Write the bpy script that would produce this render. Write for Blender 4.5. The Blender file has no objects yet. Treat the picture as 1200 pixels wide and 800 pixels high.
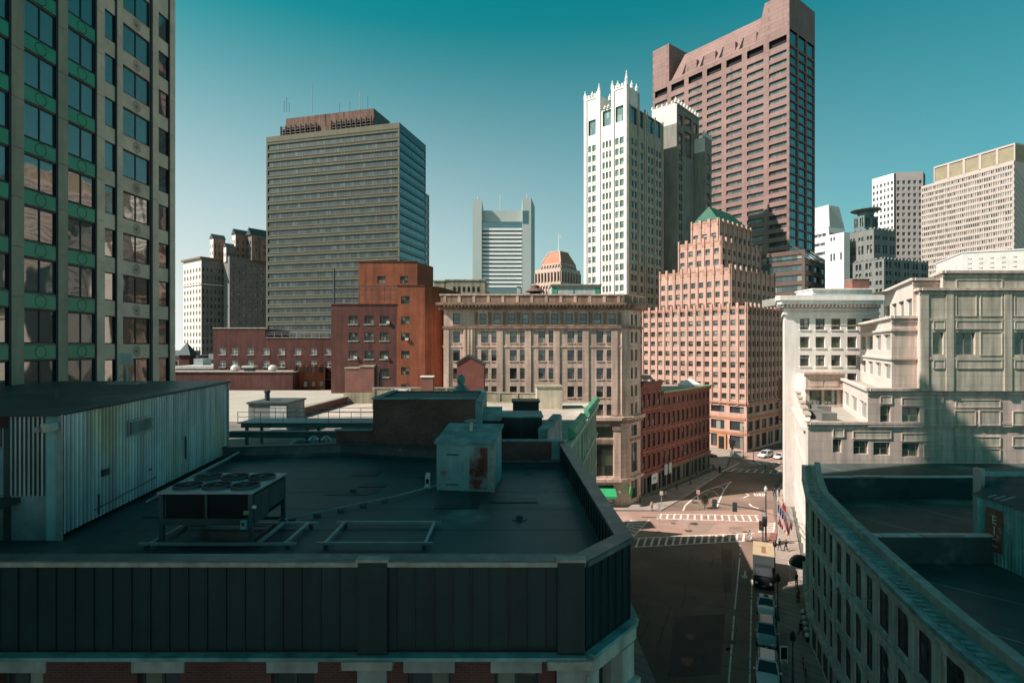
import bpy, bmesh, math, random
from mathutils import Vector, Matrix
random.seed(7)
R = math.radians
sc = bpy.context.scene
COL = sc.collection

# ---------------------------------------------------------------- camera, sky, sun, exposure
CAM_H = 29.0
F = 650.0                      # focal length in photo pixels (photo 1200 x 800, horizon at y = 405)
cam = bpy.data.cameras.new("camera"); camo = bpy.data.objects.new("camera", cam); COL.objects.link(camo)
cam.sensor_width = 36.0; cam.lens = 36.0 * F / 1200.0
cam.shift_y = 5.0 / 1200.0
cam.clip_start = 0.3; cam.clip_end = 6000
camo.location = (0, 0, CAM_H); camo.rotation_euler = (R(90), 0, 0)
sc.camera = camo

SUN_DIR = Vector((-1.0, -0.35, 0)).normalized()      # horizontal direction towards the sun
SUN_EL = R(43)
to_sun = Vector((SUN_DIR.x*math.cos(SUN_EL), SUN_DIR.y*math.cos(SUN_EL), math.sin(SUN_EL)))
w = bpy.data.worlds.new("World"); sc.world = w; w.use_nodes = True
nt = w.node_tree; nt.nodes.clear()
out = nt.nodes.new("ShaderNodeOutputWorld"); bg = nt.nodes.new("ShaderNodeBackground")
sky = nt.nodes.new("ShaderNodeTexSky"); sky.sky_type = 'NISHITA'; sky.sun_disc = False
sky.sun_elevation = SUN_EL
sky.sun_rotation = math.atan2(to_sun.x, to_sun.y)
sky.air_density = 1.0; sky.dust_density = 1.6; sky.ozone_density = 1.0
tint = nt.nodes.new("ShaderNodeMix"); tint.data_type = 'RGBA'; tint.blend_type = 'MULTIPLY'
tint.inputs[0].default_value = 1.0
# the clear sky turns from pale at the horizon to deep teal overhead; bright milky haze low on the sun's side
tc = nt.nodes.new("ShaderNodeTexCoord"); sep = nt.nodes.new("ShaderNodeSeparateXYZ"); nt.links.new(tc.outputs["Generated"], sep.inputs[0])
rmp = nt.nodes.new("ShaderNodeValToRGB"); nt.links.new(sep.outputs[2], rmp.inputs[0])
er = rmp.color_ramp; er.elements[0].position = 0.0; er.elements[0].color = (0.54, 1.02, 0.86, 1); er.elements[1].position = 1.0; er.elements[1].color = (0.03, 0.28, 0.24, 1)
for p_, c_ in ((0.28, (0.36, 1.16, 0.91, 1)), (0.53, (0.04, 1.25, 0.86, 1)), (0.75, (0.04, 0.45, 0.36, 1))):
    e_ = er.elements.new(p_); e_.color = c_
nt.links.new(sky.outputs[0], tint.inputs[6]); nt.links.new(rmp.outputs[0], tint.inputs[7])
def wmath(op, a, b=None, clamp=False):
    n = nt.nodes.new("ShaderNodeMath"); n.operation = op; n.use_clamp = clamp
    for i, v in enumerate((a, b)):
        if v is None: continue
        if isinstance(v, (int, float)): n.inputs[i].default_value = v
        else: nt.links.new(v, n.inputs[i])
    return n.outputs[0]
gx = wmath('ADD', wmath('MULTIPLY', sep.outputs[0], -0.80), 0.60, True)
gz = wmath('POWER', wmath('SUBTRACT', 1.0, wmath('MULTIPLY', wmath('ABSOLUTE', sep.outputs[2]), 2.0), True), 1.25)
hz = nt.nodes.new("ShaderNodeMix"); hz.data_type = 'RGBA'
nt.links.new(wmath('MULTIPLY', gx, gz), hz.inputs[0]); nt.links.new(tint.outputs[2], hz.inputs[6]); hz.inputs[7].default_value = (8.4, 8.5, 8.5, 1)
nt.links.new(hz.outputs[2], bg.inputs[0])
bg.inputs[1].default_value = 0.07
nt.links.new(bg.outputs[0], out.inputs[0])
sl = bpy.data.lights.new("sun", 'SUN'); sl.energy = 5.0; sl.angle = R(0.53); sl.color = (1.0, 0.86, 0.78)
so = bpy.data.objects.new("sun", sl); COL.objects.link(so)
so.rotation_euler = (-to_sun).to_track_quat('-Z', 'Y').to_euler()
sc.view_settings.view_transform = 'Standard'; sc.view_settings.look = 'None'
sc.view_settings.gamma = 1.0; sc.view_settings.use_curve_mapping = False
sc.view_settings.exposure = 0.62
sc.cycles.max_bounces = 5; sc.cycles.diffuse_bounces = 3; sc.cycles.glossy_bounces = 3
sc.cycles.caustics_reflective = False; sc.cycles.caustics_refractive = False
sc.cycles.sample_clamp_indirect = 4.0

def PX(x, Y): return (x - 600.0) * Y / F
def PZ(y, Y): return CAM_H + (405.0 - y) * Y / F
def GY(y, z=0.0): return (CAM_H - z) * F / (y - 405.0)
def GP(x, y, z=0.0):
    Y = GY(y, z); return (PX(x, Y), Y)

# ---------------------------------------------------------------- materials
MATS = {}
def _n(nt, t, **kw):
    n = nt.nodes.new(t)
    for k, v in kw.items(): setattr(n, k, v)
    return n
def mat(name, rgb, rough=0.85, var=0.18, scale=0.25, streak=0.0, bump=0.0, metal=0.0, spec=0.3, brick=None, mottle=None, joint=None):
    """plain weathered surface: base colour broken by two scales of noise, vertical rain streaks, optional brick courses / stone joints"""
    if name in MATS: return MATS[name]
    m = bpy.data.materials.new(name); m.use_nodes = True; nt = m.node_tree; L = nt.links.new
    b = nt.nodes["Principled BSDF"]
    b.inputs["Roughness"].default_value = rough; b.inputs["Metallic"].default_value = metal
    b.inputs["Specular IOR Level"].default_value = spec
    g = _n(nt, "ShaderNodeNewGeometry")
    n1 = _n(nt, "ShaderNodeTexNoise"); n1.inputs["Scale"].default_value = scale; n1.inputs["Detail"].default_value = 6; n1.inputs["Roughness"].default_value = 0.65
    L(g.outputs["Position"], n1.inputs["Vector"])
    mp = _n(nt, "ShaderNodeMapping"); mp.inputs["Scale"].default_value = (1.6, 1.6, 0.12)
    L(g.outputs["Position"], mp.inputs["Vector"])
    n2 = _n(nt, "ShaderNodeTexNoise"); n2.inputs["Scale"].default_value = 1.0; n2.inputs["Detail"].default_value = 4
    L(mp.outputs[0], n2.inputs["Vector"])
    r1 = _n(nt, "ShaderNodeMapRange"); r1.inputs[1].default_value = .3; r1.inputs[2].default_value = .7; r1.inputs[3].default_value = 1 - var; r1.inputs[4].default_value = 1 + var
    L(n1.outputs[0], r1.inputs[0])
    r2 = _n(nt, "ShaderNodeMapRange"); r2.inputs[1].default_value = .35; r2.inputs[2].default_value = .65; r2.inputs[3].default_value = 1 - streak; r2.inputs[4].default_value = 1 + streak * .4
    L(n2.outputs[0], r2.inputs[0])
    mu = _n(nt, "ShaderNodeMath", operation='MULTIPLY'); L(r1.outputs[0], mu.inputs[0]); L(r2.outputs[0], mu.inputs[1])
    colsock = None
    if brick:
        sx = _n(nt, "ShaderNodeSeparateXYZ"); L(g.outputs["Position"], sx.inputs[0])
        ad = _n(nt, "ShaderNodeMath", operation='ADD'); L(sx.outputs[0], ad.inputs[0]); L(sx.outputs[1], ad.inputs[1])
        cb = _n(nt, "ShaderNodeCombineXYZ"); L(ad.outputs[0], cb.inputs[0]); L(sx.outputs[2], cb.inputs[1])
        bt = _n(nt, "ShaderNodeTexBrick"); L(cb.outputs[0], bt.inputs["Vector"])
        c2, mortar, bw, bh = brick
        bt.inputs["Color1"].default_value = (*rgb, 1); bt.inputs["Color2"].default_value = (*c2, 1); bt.inputs["Mortar"].default_value = (*mortar, 1)
        bt.inputs["Scale"].default_value = 1; bt.inputs["Brick Width"].default_value = bw; bt.inputs["Row Height"].default_value = bh
        bt.inputs["Mortar Size"].default_value = 0.006 + bh * .05; bt.inputs["Bias"].default_value = -.1
        colsock = bt.outputs[0]
    if mottle:
        n3 = _n(nt, "ShaderNodeTexNoise"); n3.inputs["Scale"].default_value = mottle[1]; n3.inputs["Detail"].default_value = 5
        L(g.outputs["Position"], n3.inputs["Vector"])
        rr = _n(nt, "ShaderNodeMapRange"); rr.inputs[1].default_value = mottle[2]; rr.inputs[2].default_value = mottle[2] + .12
        L(n3.outputs[0], rr.inputs[0])
        mx0 = _n(nt, "ShaderNodeMix", data_type='RGBA'); L(rr.outputs[0], mx0.inputs[0])
        if colsock: L(colsock, mx0.inputs[6])
        else: mx0.inputs[6].default_value = (*rgb, 1)
        mx0.inputs[7].default_value = (*mottle[0], 1); colsock = mx0.outputs[2]
    mx = _n(nt, "ShaderNodeMix", data_type='RGBA', blend_type='MULTIPLY'); mx.inputs[0].default_value = 1
    if colsock: L(colsock, mx.inputs[6])
    else: mx.inputs[6].default_value = (*rgb, 1)
    cc = _n(nt, "ShaderNodeCombineColor"); [L(mu.outputs[0], cc.inputs[i]) for i in range(3)]
    L(cc.outputs[0], mx.inputs[7]); L(mx.outputs[2], b.inputs["Base Color"])
    if bump:
        n4 = _n(nt, "ShaderNodeTexNoise"); n4.inputs["Scale"].default_value = 9; n4.inputs["Detail"].default_value = 6
        L(g.outputs["Position"], n4.inputs["Vector"])
        bp = _n(nt, "ShaderNodeBump"); bp.inputs["Strength"].default_value = bump; bp.inputs["Distance"].default_value = .05
        L(n4.outputs[0], bp.inputs["Height"]); L(bp.outputs[0], b.inputs["Normal"])
    MATS[name] = m; return m
def glass(name, rgb=(0.010, 0.014, 0.016), mirror=0.15, wave=0.02, blind=(0.35, 0.33, 0.28), pb=0.12, rough=0.03, mcol=(0.8, 0.95, 1.0)):
    """window pane: dark room behind, blinds here and there, a slightly wavy reflection on top"""
    if name in MATS: return MATS[name]
    m = bpy.data.materials.new(name); m.use_nodes = True; nt = m.node_tree; L = nt.links.new
    b = nt.nodes["Principled BSDF"]; o = nt.nodes["Material Output"]
    g = _n(nt, "ShaderNodeNewGeometry"); oi = _n(nt, "ShaderNodeObjectInfo")
    ad = _n(nt, "ShaderNodeMath", operation='ADD'); L(g.outputs["Random Per Island"], ad.inputs[0]); L(oi.outputs["Random"], ad.inputs[1])
    fr = _n(nt, "ShaderNodeMath", operation='FRACT'); L(ad.outputs[0], fr.inputs[0])
    gt = _n(nt, "ShaderNodeMath", operation='LESS_THAN'); gt.inputs[1].default_value = pb; L(fr.outputs[0], gt.inputs[0])
    mx = _n(nt, "ShaderNodeMix", data_type='RGBA'); mx.inputs[6].default_value = (*rgb, 1); mx.inputs[7].default_value = (*blind, 1)
    r7 = _n(nt, "ShaderNodeMath", operation='MULTIPLY'); r7.inputs[1].default_value = 7.31; L(fr.outputs[0], r7.inputs[0])
    f7 = _n(nt, "ShaderNodeMath", operation='FRACT'); L(r7.outputs[0], f7.inputs[0])
    p7 = _n(nt, "ShaderNodeMath", operation='POWER'); p7.inputs[1].default_value = 4; L(f7.outputs[0], p7.inputs[0])
    md = _n(nt, "ShaderNodeMix", data_type='RGBA'); L(p7.outputs[0], md.inputs[0]); md.inputs[6].default_value = (*rgb, 1); md.inputs[7].default_value = (*[min(c * 7, .12) for c in rgb], 1)
    L(md.outputs[2], mx.inputs[6])
    mb = _n(nt, "ShaderNodeMix", data_type='RGBA'); L(f7.outputs[0], mb.inputs[0]); mb.inputs[6].default_value = (*[c * .45 for c in blind], 1); mb.inputs[7].default_value = (*blind, 1); L(mb.outputs[2], mx.inputs[7])
    L(gt.outputs[0], mx.inputs[0]); L(mx.outputs[2], b.inputs["Base Color"]); b.inputs["Roughness"].default_value = .5
    gl = _n(nt, "ShaderNodeBsdfGlossy"); gl.inputs["Roughness"].default_value = rough; gl.inputs["Color"].default_value = (*mcol, 1)
    n4 = _n(nt, "ShaderNodeTexNoise"); n4.inputs["Scale"].default_value = .45; n4.inputs["Detail"].default_value = 1
    L(g.outputs["Position"], n4.inputs["Vector"])
    bp = _n(nt, "ShaderNodeBump"); bp.inputs["Strength"].default_value = wave; bp.inputs["Distance"].default_value = .6
    L(n4.outputs[0], bp.inputs["Height"]); L(bp.outputs[0], gl.inputs["Normal"])
    fz = _n(nt, "ShaderNodeFresnel"); fz.inputs[0].default_value = 1.38
    ma = _n(nt, "ShaderNodeMath", operation='MULTIPLY_ADD'); ma.inputs[1].default_value = 1 - mirror; ma.inputs[2].default_value = mirror
    L(fz.outputs[0], ma.inputs[0])
    ms = _n(nt, "ShaderNodeMixShader"); L(ma.outputs[0], ms.inputs[0]); L(b.outputs[0], ms.inputs[1]); L(gl.outputs[0], ms.inputs[2])
    L(ms.outputs[0], o.inputs[0]); MATS[name] = m; return m

# ---------------------------------------------------------------- mesh builder and object helpers
class MB:
    def __init__(s): s.v = []; s.f = []; s.m = []; s.mats = []
    def mi(s, m):
        if m not in s.mats: s.mats.append(m)
        return s.mats.index(m)
    def poly(s, pts, m):
        i = len(s.v); s.v += [tuple(p) for p in pts]; s.f.append(tuple(range(i, i + len(pts)))); s.m.append(s.mi(m))
    def hexa(s, p, m, skip=()):
        """8 points: bottom 0-3 counter-clockwise, top 4-7"""
        i = len(s.v); s.v += [tuple(q) for q in p]; k = s.mi(m)
        for n, f in enumerate(((3, 2, 1, 0), (4, 5, 6, 7), (0, 1, 5, 4), (1, 2, 6, 5), (2, 3, 7, 6), (3, 0, 4, 7))):
            if n in skip: continue
            s.f.append(tuple(i + j for j in f)); s.m.append(k)
    def box(s, x0, x1, y0, y1, z0, z1, m, skip=()):
        s.hexa([(x0, y0, z0), (x1, y0, z0), (x1, y1, z0), (x0, y1, z0), (x0, y0, z1), (x1, y0, z1), (x1, y1, z1), (x0, y1, z1)], m, skip)
    def prism(s, poly, z0, z1, m, mtop=None):
        n = len(poly)
        s.poly([(x, y, z1) for x, y in poly], mtop or m); s.poly([(x, y, z0) for x, y in reversed(poly)], m)
        for i in range(n):
            a, b = poly[i], poly[(i + 1) % n]
            s.poly([(a[0], a[1], z0), (b[0], b[1], z0), (b[0], b[1], z1), (a[0], a[1], z1)], m)
    def fbox(s, Fc, s0, s1, t0, t1, z0, z1, m):
        """box on a facade: s along it, t outwards"""
        q = [Fc.p(s0, t1), Fc.p(s1, t1), Fc.p(s1, t0), Fc.p(s0, t0)]
        s.hexa([(x, y, z0) for x, y in q] + [(x, y, z1) for x, y in q], m)
    def tube(s, a, b, r, m, n=8, r2=None, cap=True):
        a = Vector(a); b = Vector(b); d = (b - a).normalized(); r2 = r if r2 is None else r2
        u = d.orthogonal().normalized(); w = d.cross(u); i = len(s.v); k = s.mi(m)
        for c, rr in ((a, r), (b, r2)):
            for j in range(n):
                t = 2 * math.pi * j / n; s.v.append(tuple(c + u * (math.cos(t) * rr) + w * (math.sin(t) * rr)))
        for j in range(n):
            s.f.append((i + j, i + (j + 1) % n, i + n + (j + 1) % n, i + n + j)); s.m.append(k)
        if cap:
            s.f.append(tuple(i + j for j in reversed(range(n)))); s.m.append(k)
            s.f.append(tuple(i + n + j for j in range(n))); s.m.append(k)
    def lathe(s, prof, m, n=12, c=(0, 0)):
        i = len(s.v); k = s.mi(m)
        for r, z in prof:
            for j in range(n):
                t = 2 * math.pi * j / n; s.v.append((c[0] + r * math.cos(t), c[1] + r * math.sin(t), z))
        for a in range(len(prof) - 1):
            for j in range(n):
                s.f.append((i + a * n + j, i + a * n + (j + 1) % n, i + (a + 1) * n + (j + 1) % n, i + (a + 1) * n + j)); s.m.append(k)
        s.f.append(tuple(i + (len(prof) - 1) * n + j for j in range(n))); s.m.append(k)
    def mesh(s, name, smooth=False):
        me = bpy.data.meshes.new(name); me.from_pydata(s.v, [], s.f)
        for m in s.mats: me.materials.append(m)
        me.polygons.foreach_set("material_index", s.m)
        if smooth: me.polygons.foreach_set("use_smooth", [True] * len(s.f))
        me.update(); return me
    def build(s, name, parent=None, smooth=False, bevel=0.0):
        me = s.mesh(name, smooth); o = bpy.data.objects.new(name, me); COL.objects.link(o)
        if parent is not None: attach(o, parent)
        if bevel:
            bm = bmesh.new(); bm.from_mesh(me); bmesh.ops.remove_doubles(bm, verts=bm.verts, dist=1e-5)
            es = [e for e in bm.edges if len(e.link_faces) == 2 and e.calc_face_angle(0) > .5]
            bmesh.ops.bevel(bm, geom=es, offset=bevel, segments=2, affect='EDGES', clamp_overlap=True); bm.to_mesh(me); bm.free()
        return o
WORLD = {}
def attach(o, parent):
    """child keeps its world placement although the parent Empty stands at the thing's base"""
    o.parent = parent
    M = WORLD.get(parent.name, Matrix.Identity(4))
    o.matrix_parent_inverse = M.inverted()
def tag(o, label=None, cat=None, group=None, kind=None):
    if label: o["label"] = label
    if cat: o["category"] = cat
    if group: o["group"] = group
    if kind: o["kind"] = kind
    return o
def thing(name, label, cat, loc=(0, 0, 0), group=None):
    o = bpy.data.objects.new(name, None); COL.objects.link(o); o.empty_display_size = .5
    o.location = loc; WORLD[o.name] = Matrix.Translation(loc)
    return tag(o, label, cat, group)
def dup(root, loc, rotz, label=None, group=None):
    r = root.copy(); COL.objects.link(r); r.location = loc; r.rotation_euler = (0, 0, rotz)
    if label: r["label"] = label
    if group: r["group"] = group
    for ch in list(root.children):
        c = ch.copy(); COL.objects.link(c); c.parent = r
        for g in list(ch.children):
            d = g.copy(); COL.objects.link(d); d.parent = c
    return r

class Fac:
    """vertical facade plane from p0 to p1, left to right as seen from outside"""
    def __init__(s, p0, p1):
        s.a = Vector(p0[:2]); s.b = Vector(p1[:2]); s.L = (s.b - s.a).length; s.u = (s.b - s.a) / s.L
        s.n = Vector((s.u.y, -s.u.x)); s.rot = math.atan2(s.u.y, s.u.x)
    def p(s, d, t=0.0):
        q = s.a + s.u * d + s.n * t; return (q.x, q.y)
    def P(s, d, t, z): q = s.p(d, t); return (q[0], q[1], z)
    def sx(s, x):
        """distance along the facade at which photo column x meets it"""
        r = (x - 600.0) / F
        den = s.u.x - r * s.u.y
        return (r * s.a.y - s.a.x) / den
def wall(mb, Fc, z0, z1, ops, m, rev=0.3, mr=None, s0=0.0, s1=None):
    """wall sheet with real openings (s0, s1, z0, z1) and their reveals"""
    s1 = Fc.L if s1 is None else s1; mr = mr or m
    ops = [o for o in ops if o[0] > s0 - 1e-4 and o[1] < s1 + 1e-4 and o[3] <= z1 + 1e-4 and o[2] >= z0 - 1e-4]
    S = sorted({round(v, 4) for o in ops for v in o[:2]} | {round(s0, 4), round(s1, 4)})
    Z = sorted({round(v, 4) for o in ops for v in o[2:4]} | {round(z0, 4), round(z1, 4)})
    iS = {v: i for i, v in enumerate(S)}; iZ = {v: i for i, v in enumerate(Z)}
    hole = set()
    for o in ops:
        for i in range(iS[round(o[0], 4)], iS[round(o[1], 4)]):
            for j in range(iZ[round(o[2], 4)], iZ[round(o[3], 4)]): hole.add((i, j))
    for j in range(len(Z) - 1):
        i = 0
        while i < len(S) - 1:
            if (i, j) in hole: i += 1; continue
            k = i
            while k < len(S) - 1 and (k, j) not in hole: k += 1
            mb.poly([Fc.P(S[i], 0, Z[j]), Fc.P(S[k], 0, Z[j]), Fc.P(S[k], 0, Z[j + 1]), Fc.P(S[i], 0, Z[j + 1])], m)
            i = k
    for a, b, c, d in (o[:4] for o in ops):
        mb.poly([Fc.P(a, 0, c), Fc.P(a, -rev, c), Fc.P(a, -rev, d), Fc.P(a, 0, d)], mr)
        mb.poly([Fc.P(b, -rev, c), Fc.P(b, 0, c), Fc.P(b, 0, d), Fc.P(b, -rev, d)], mr)
        mb.poly([Fc.P(a, 0, c), Fc.P(b, 0, c), Fc.P(b, -rev, c), Fc.P(a, -rev, c)], mr)
        mb.poly([Fc.P(a, -rev, d), Fc.P(b, -rev, d), Fc.P(b, 0, d), Fc.P(a, 0, d)], mr)
WMESH = {}
def win_geo(w, h, style, fm, gm, arch=False):
    """window unit, local: x along wall, y into the wall, z up, origin bottom centre. returns (frame MB, pane MB)"""
    f = MB(); g = MB(); fw = min(.09, w * .07); hw = w / 2
    nx, nz = style
    d0, d1 = 0.0, .08
    f.box(-hw, -hw + fw, d0, d1, 0, h, fm); f.box(hw - fw, hw, d0, d1, 0, h, fm)
    f.box(-hw + fw, hw - fw, d0, d1, 0, fw, fm); f.box(-hw + fw, hw - fw, d0, d1, h - fw, h, fm)
    for i in range(1, nx):
        x = -hw + w * i / nx; f.box(x - fw * .45, x + fw * .45, d0 + .01, d1, fw, h - fw, fm)
    for j in range(1, nz):
        z = h * j / nz
        for i in range(nx):
            xa = -hw + w * i / nx + fw * .5; xb = -hw + w * (i + 1) / nx - fw * .5
            f.box(xa, xb, d0 + .012, d1 - .002, z - fw * .45, z + fw * .45, fm)
    for i in range(nx):
        for j in range(nz):
            xa = -hw + w * i / nx; xb = xa + w / nx; za = h * j / nz; zb = za + h / nz
            g.poly([(xa + .002, .05, za + .002), (xb - .002, .05, za + .002), (xb - .002, .05, zb - .002), (xa + .002, .05, zb - .002)], gm)
    return f, g
def join(a, b):
    o = len(a.v); a.v += b.v; a.f += [tuple(i + o for i in f) for f in b.f]; a.m += [a.mi(b.mats[k]) for k in b.m]; return a
class Wins:
    """collects one building's windows; the largest in view become parts, the rest one part"""
    def __init__(s): s.w = []
    def add(s, Fc, sc_, z, w, h, style=(1, 2), fm=None, gm=None, inset=0.2, name='window', sub=False):
        s.w.append((Fc, sc_, z, round(w, 3), round(h, 3), style, fm, gm, inset, name, sub))
    def grid(s, mb_ops, Fc, cols, rows, **kw):
        """cols: (s0, s1) pairs, rows: (z0, z1) pairs; adds openings to mb_ops and a window in each"""
        for a, b in cols:
            for c, d in rows:
                mb_ops.append((a, b, c, d)); s.add(Fc, (a + b) / 2, c, b - a, d - c, **kw)
    def finish(s, parent, limit=96):
        def score(q):
            Fc, d, z, w, h = q[:5]; x, y = Fc.p(d); zz = z + h / 2
            if y < 1: return 0
            px = 600 + x / y * F; py = 405 - (zz - CAM_H) / y * F
            if not (-15 < px < 1215 and -15 < py < 815): return 0
            cosv = -(Fc.n.x * x + Fc.n.y * y) / math.hypot(x, y)
            return max(cosv, 0) * w * h / (y * y)
        q = sorted(s.w, key=score, reverse=True)
        rest = MB(); nrest = 0
        for i, e in enumerate(q):
            Fc, d, z, w, h, style, fm, gm, inset, name, sub = e
            x, y = Fc.p(d, -inset)
            M = Matrix.Translation((x, y, z)) @ Matrix.Rotation(Fc.rot, 4, 'Z')
            if i < limit and score(e) > 0:
                key = (w, h, style, fm.name, gm.name, sub)
                if key not in WMESH:
                    f, g = win_geo(w, h, style, fm, gm)
                    if sub: WMESH[key] = (f.mesh(name), g.mesh('pane'))
                    else: WMESH[key] = (join(f, g).mesh(name), None)
                me, pm = WMESH[key]
                o = bpy.data.objects.new(name, me); COL.objects.link(o); attach(o, parent); o.matrix_basis = M
                if pm:
                    p = bpy.data.objects.new('pane', pm); COL.objects.link(p); p.parent = o
            else:
                f, g = win_geo(w, h, style, fm, gm); join(f, g)
                f.v = [tuple(M @ Vector(v)) for v in f.v]; join(rest, f); nrest += 1
        if nrest:
            o = rest.build('window', parent)
            if nrest > 3: o["kind"] = "stuff"
def corner(xc, Yc, vpl, xl, xr):
    """two facades meeting at photo column xc, depth Yc; left one runs to the vanishing point vpl"""
    C = Vector((PX(xc, Yc), Yc)); dl = Vector((vpl - 600, F)).normalized()
    dr = Vector((F, 600 - vpl)).normalized()
    def hit(d, x):
        r = (x - 600) / F; t = (r * C.y - C.x) / (d.x - r * d.y); return C + d * t
    Lp = hit(dl, xl); Rp = hit(dr, xr)
    return Fac(Lp, C), Fac(C, Rp)
def back_of(FL, FR):
    return (FL.a.x + FR.b.x - FR.a.x, FL.a.y + FR.b.y - FR.a.y)
def shell(mb, FL, FR, z0, z1, m, mroof, par=0.0):
    """two blind rear walls and the roof of a two-face block"""
    B = back_of(FL, FR); A = FL.a; D = FR.b; C = FR.a
    for a, b in ((D, B), (B, A)):
        mb.poly([(a[0], a[1], z0), (b[0], b[1], z0), (b[0], b[1], z1), (a[0], a[1], z1)], m)
    mb.poly([(C[0], C[1], z1 - par), (D[0], D[1], z1 - par), (B[0], B[1], z1 - par), (A[0], A[1], z1 - par)], mroof)
def spans(L, n, w, off0=None, off1=None):
    """n openings of width w spread over a length"""
    off0 = off0 if off0 is not None else L / n / 2 - w / 2; off1 = off1 if off1 is not None else off0
    if n == 1: return [(L / 2 - w / 2, L / 2 + w / 2)]
    st = (L - off0 - off1 - w) / (n - 1)
    return [(off0 + i * st, off0 + i * st + w) for i in range(n)]
# ---------------------------------------------------------------- shared materials
mMembrane = mat("roof membrane", (0.032, 0.062, 0.066), .5, .35, .35, mottle=((0.13, .18, .18), .26, .58), spec=.4)
mMembrane2 = mat("roof membrane worn", (0.06, 0.08, 0.078), .6, .35, .5, mottle=((0.16, .18, .165), .16, .56))
mSeam = mat("dark seamed metal", (0.016, 0.042, 0.047), .38, .15, .8, streak=.2, metal=.35, spec=.4)
mSeamD = mat("dark seam shadow gap", (0.02, 0.023, 0.025), .5)
mCop = mat("weathered coping metal", (0.13, 0.15, 0.15), .45, .3, 1.2, metal=.3, mottle=((.25, .22, .18), 1.2, .62))
mCopL = mat("pale coping edge", (0.34, 0.31, 0.27), .5, .35, 2)
mBrickD = mat("dark red brick", (0.14, 0.042, 0.036), .9, .25, .6, brick=((0.095, 0.034, .03), (0.11, .075, .068), .22, .075))
mBrickV = mat("sooty brick", (0.15, 0.062, 0.055), .9, .3, .7, brick=((0.22, 0.095, .08), (0.12, .09, .085), .22, .075))
mLintel = mat("grey stone lintel", (0.34, 0.34, 0.32), .85, .2, 1.5, streak=.25)
mStoneG = mat("pale weathered stone", (0.42, 0.42, 0.37), .85, .2, 1, streak=.3)
mCorr = mat("corrugated galvanised sheet", (0.62, 0.65, 0.65), .5, .25, .35, streak=.35, metal=.2, spec=.4, mottle=((.74, .66, .46), .2, .54))  # yellowish mottle paints sunlit patches into the sheet colour
mCorrD = mat("dark corrugated trough", (0.10, 0.12, 0.13), .6, .3, .5, streak=.4)  # darker colour for troughs, one slope and the back wall
mTealP = mat("faded teal paint", (0.22, 0.40, 0.41), .6, .25, .6, streak=.3, mottle=((.25, .13, .08), .9, .66))
mRust = mat("rusted sheet", (0.36, 0.10, 0.07), .8, .35, 1, streak=.6, mottle=((.46, .46, .46), 1.6, .47))
mDark = mat("black void", (0.012, 0.012, 0.013), .8, .1)
mSteelD = mat("dark painted steel", (0.06, 0.075, 0.08), .5, .2, 1, metal=.3)
mGalv = mat("galvanised steel", (0.36, 0.40, 0.41), .45, .2, 1.5, metal=.5)
mGalvD = mat("dull unit casing", (0.085, 0.105, 0.11), .5, .2, 1, metal=.3, streak=.2)
mWhite = mat("white paint", (0.72, 0.72, 0.69), .6, .1, 1)
mWhiteM = mat("off white metal", (0.55, 0.56, 0.54), .5, .15, 1, streak=.2)
mGreenL = mat("green sticker", (0.16, 0.32, 0.12), .6)
mAsph = mat("asphalt", (0.19, 0.135, 0.108), .9, .22, .12, mottle=((.25, .175, .14), .07, .5), bump=.15)
mAsphL = mat("paler asphalt", (0.33, 0.215, 0.175), .9, .16, .25, mottle=((.38, .27, .235), .12, .52), bump=.1)  # paler tone, used on the two junction surfaces
mPatch = mat("asphalt repair patch", (0.14, 0.10, 0.085), .9, .2, .4)
mConc = mat("concrete pavement", (0.36, 0.30, 0.26), .9, .2, .3, brick=((0.32, .27, .235), (.2, .17, .15), 1.5, 1.5))
mBrickP = mat("brick paving", (0.22, 0.105, 0.085), .9, .2, .5)
mKerb = mat("granite kerb", (0.38, 0.36, 0.34), .8, .2, 1)
mLine = mat("road marking paint", (0.74, 0.71, 0.66), .7, .2, .9, mottle=((.36, .29, .25), 2.2, .53))
mGround = mat("city ground", (0.13, 0.12, 0.11), .95, .3, .05)
mCopper = mat("green copper", (0.10, 0.36, 0.22), .6, .3, .5, streak=.3)
mCopperD = mat("teal copper", (0.10, 0.235, 0.235), .55, .3, .8, streak=.2, mottle=((.19, .33, .33), .9, .4))
mAwn = mat("green awning canvas", (0.03, 0.33, 0.13), .7)
gDark = glass("dark glass", mirror=.07, pb=.22)
gSash = glass("sash glass", (0.016, 0.018, 0.018), mirror=.08, blind=(.34, .32, .26), pb=.32)
gGreen = glass("greenish glass", (0.02, 0.028, 0.015), mirror=.16, blind=(.12, .15, .07), pb=.35)
mFrD = mat("dark window frame", (0.05, 0.06, 0.062), .6)
mFrG = mat("grey window frame", (0.2, 0.21, 0.2), .6)
mFrW = mat("pale window frame", (0.5, 0.49, 0.45), .6)

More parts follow.
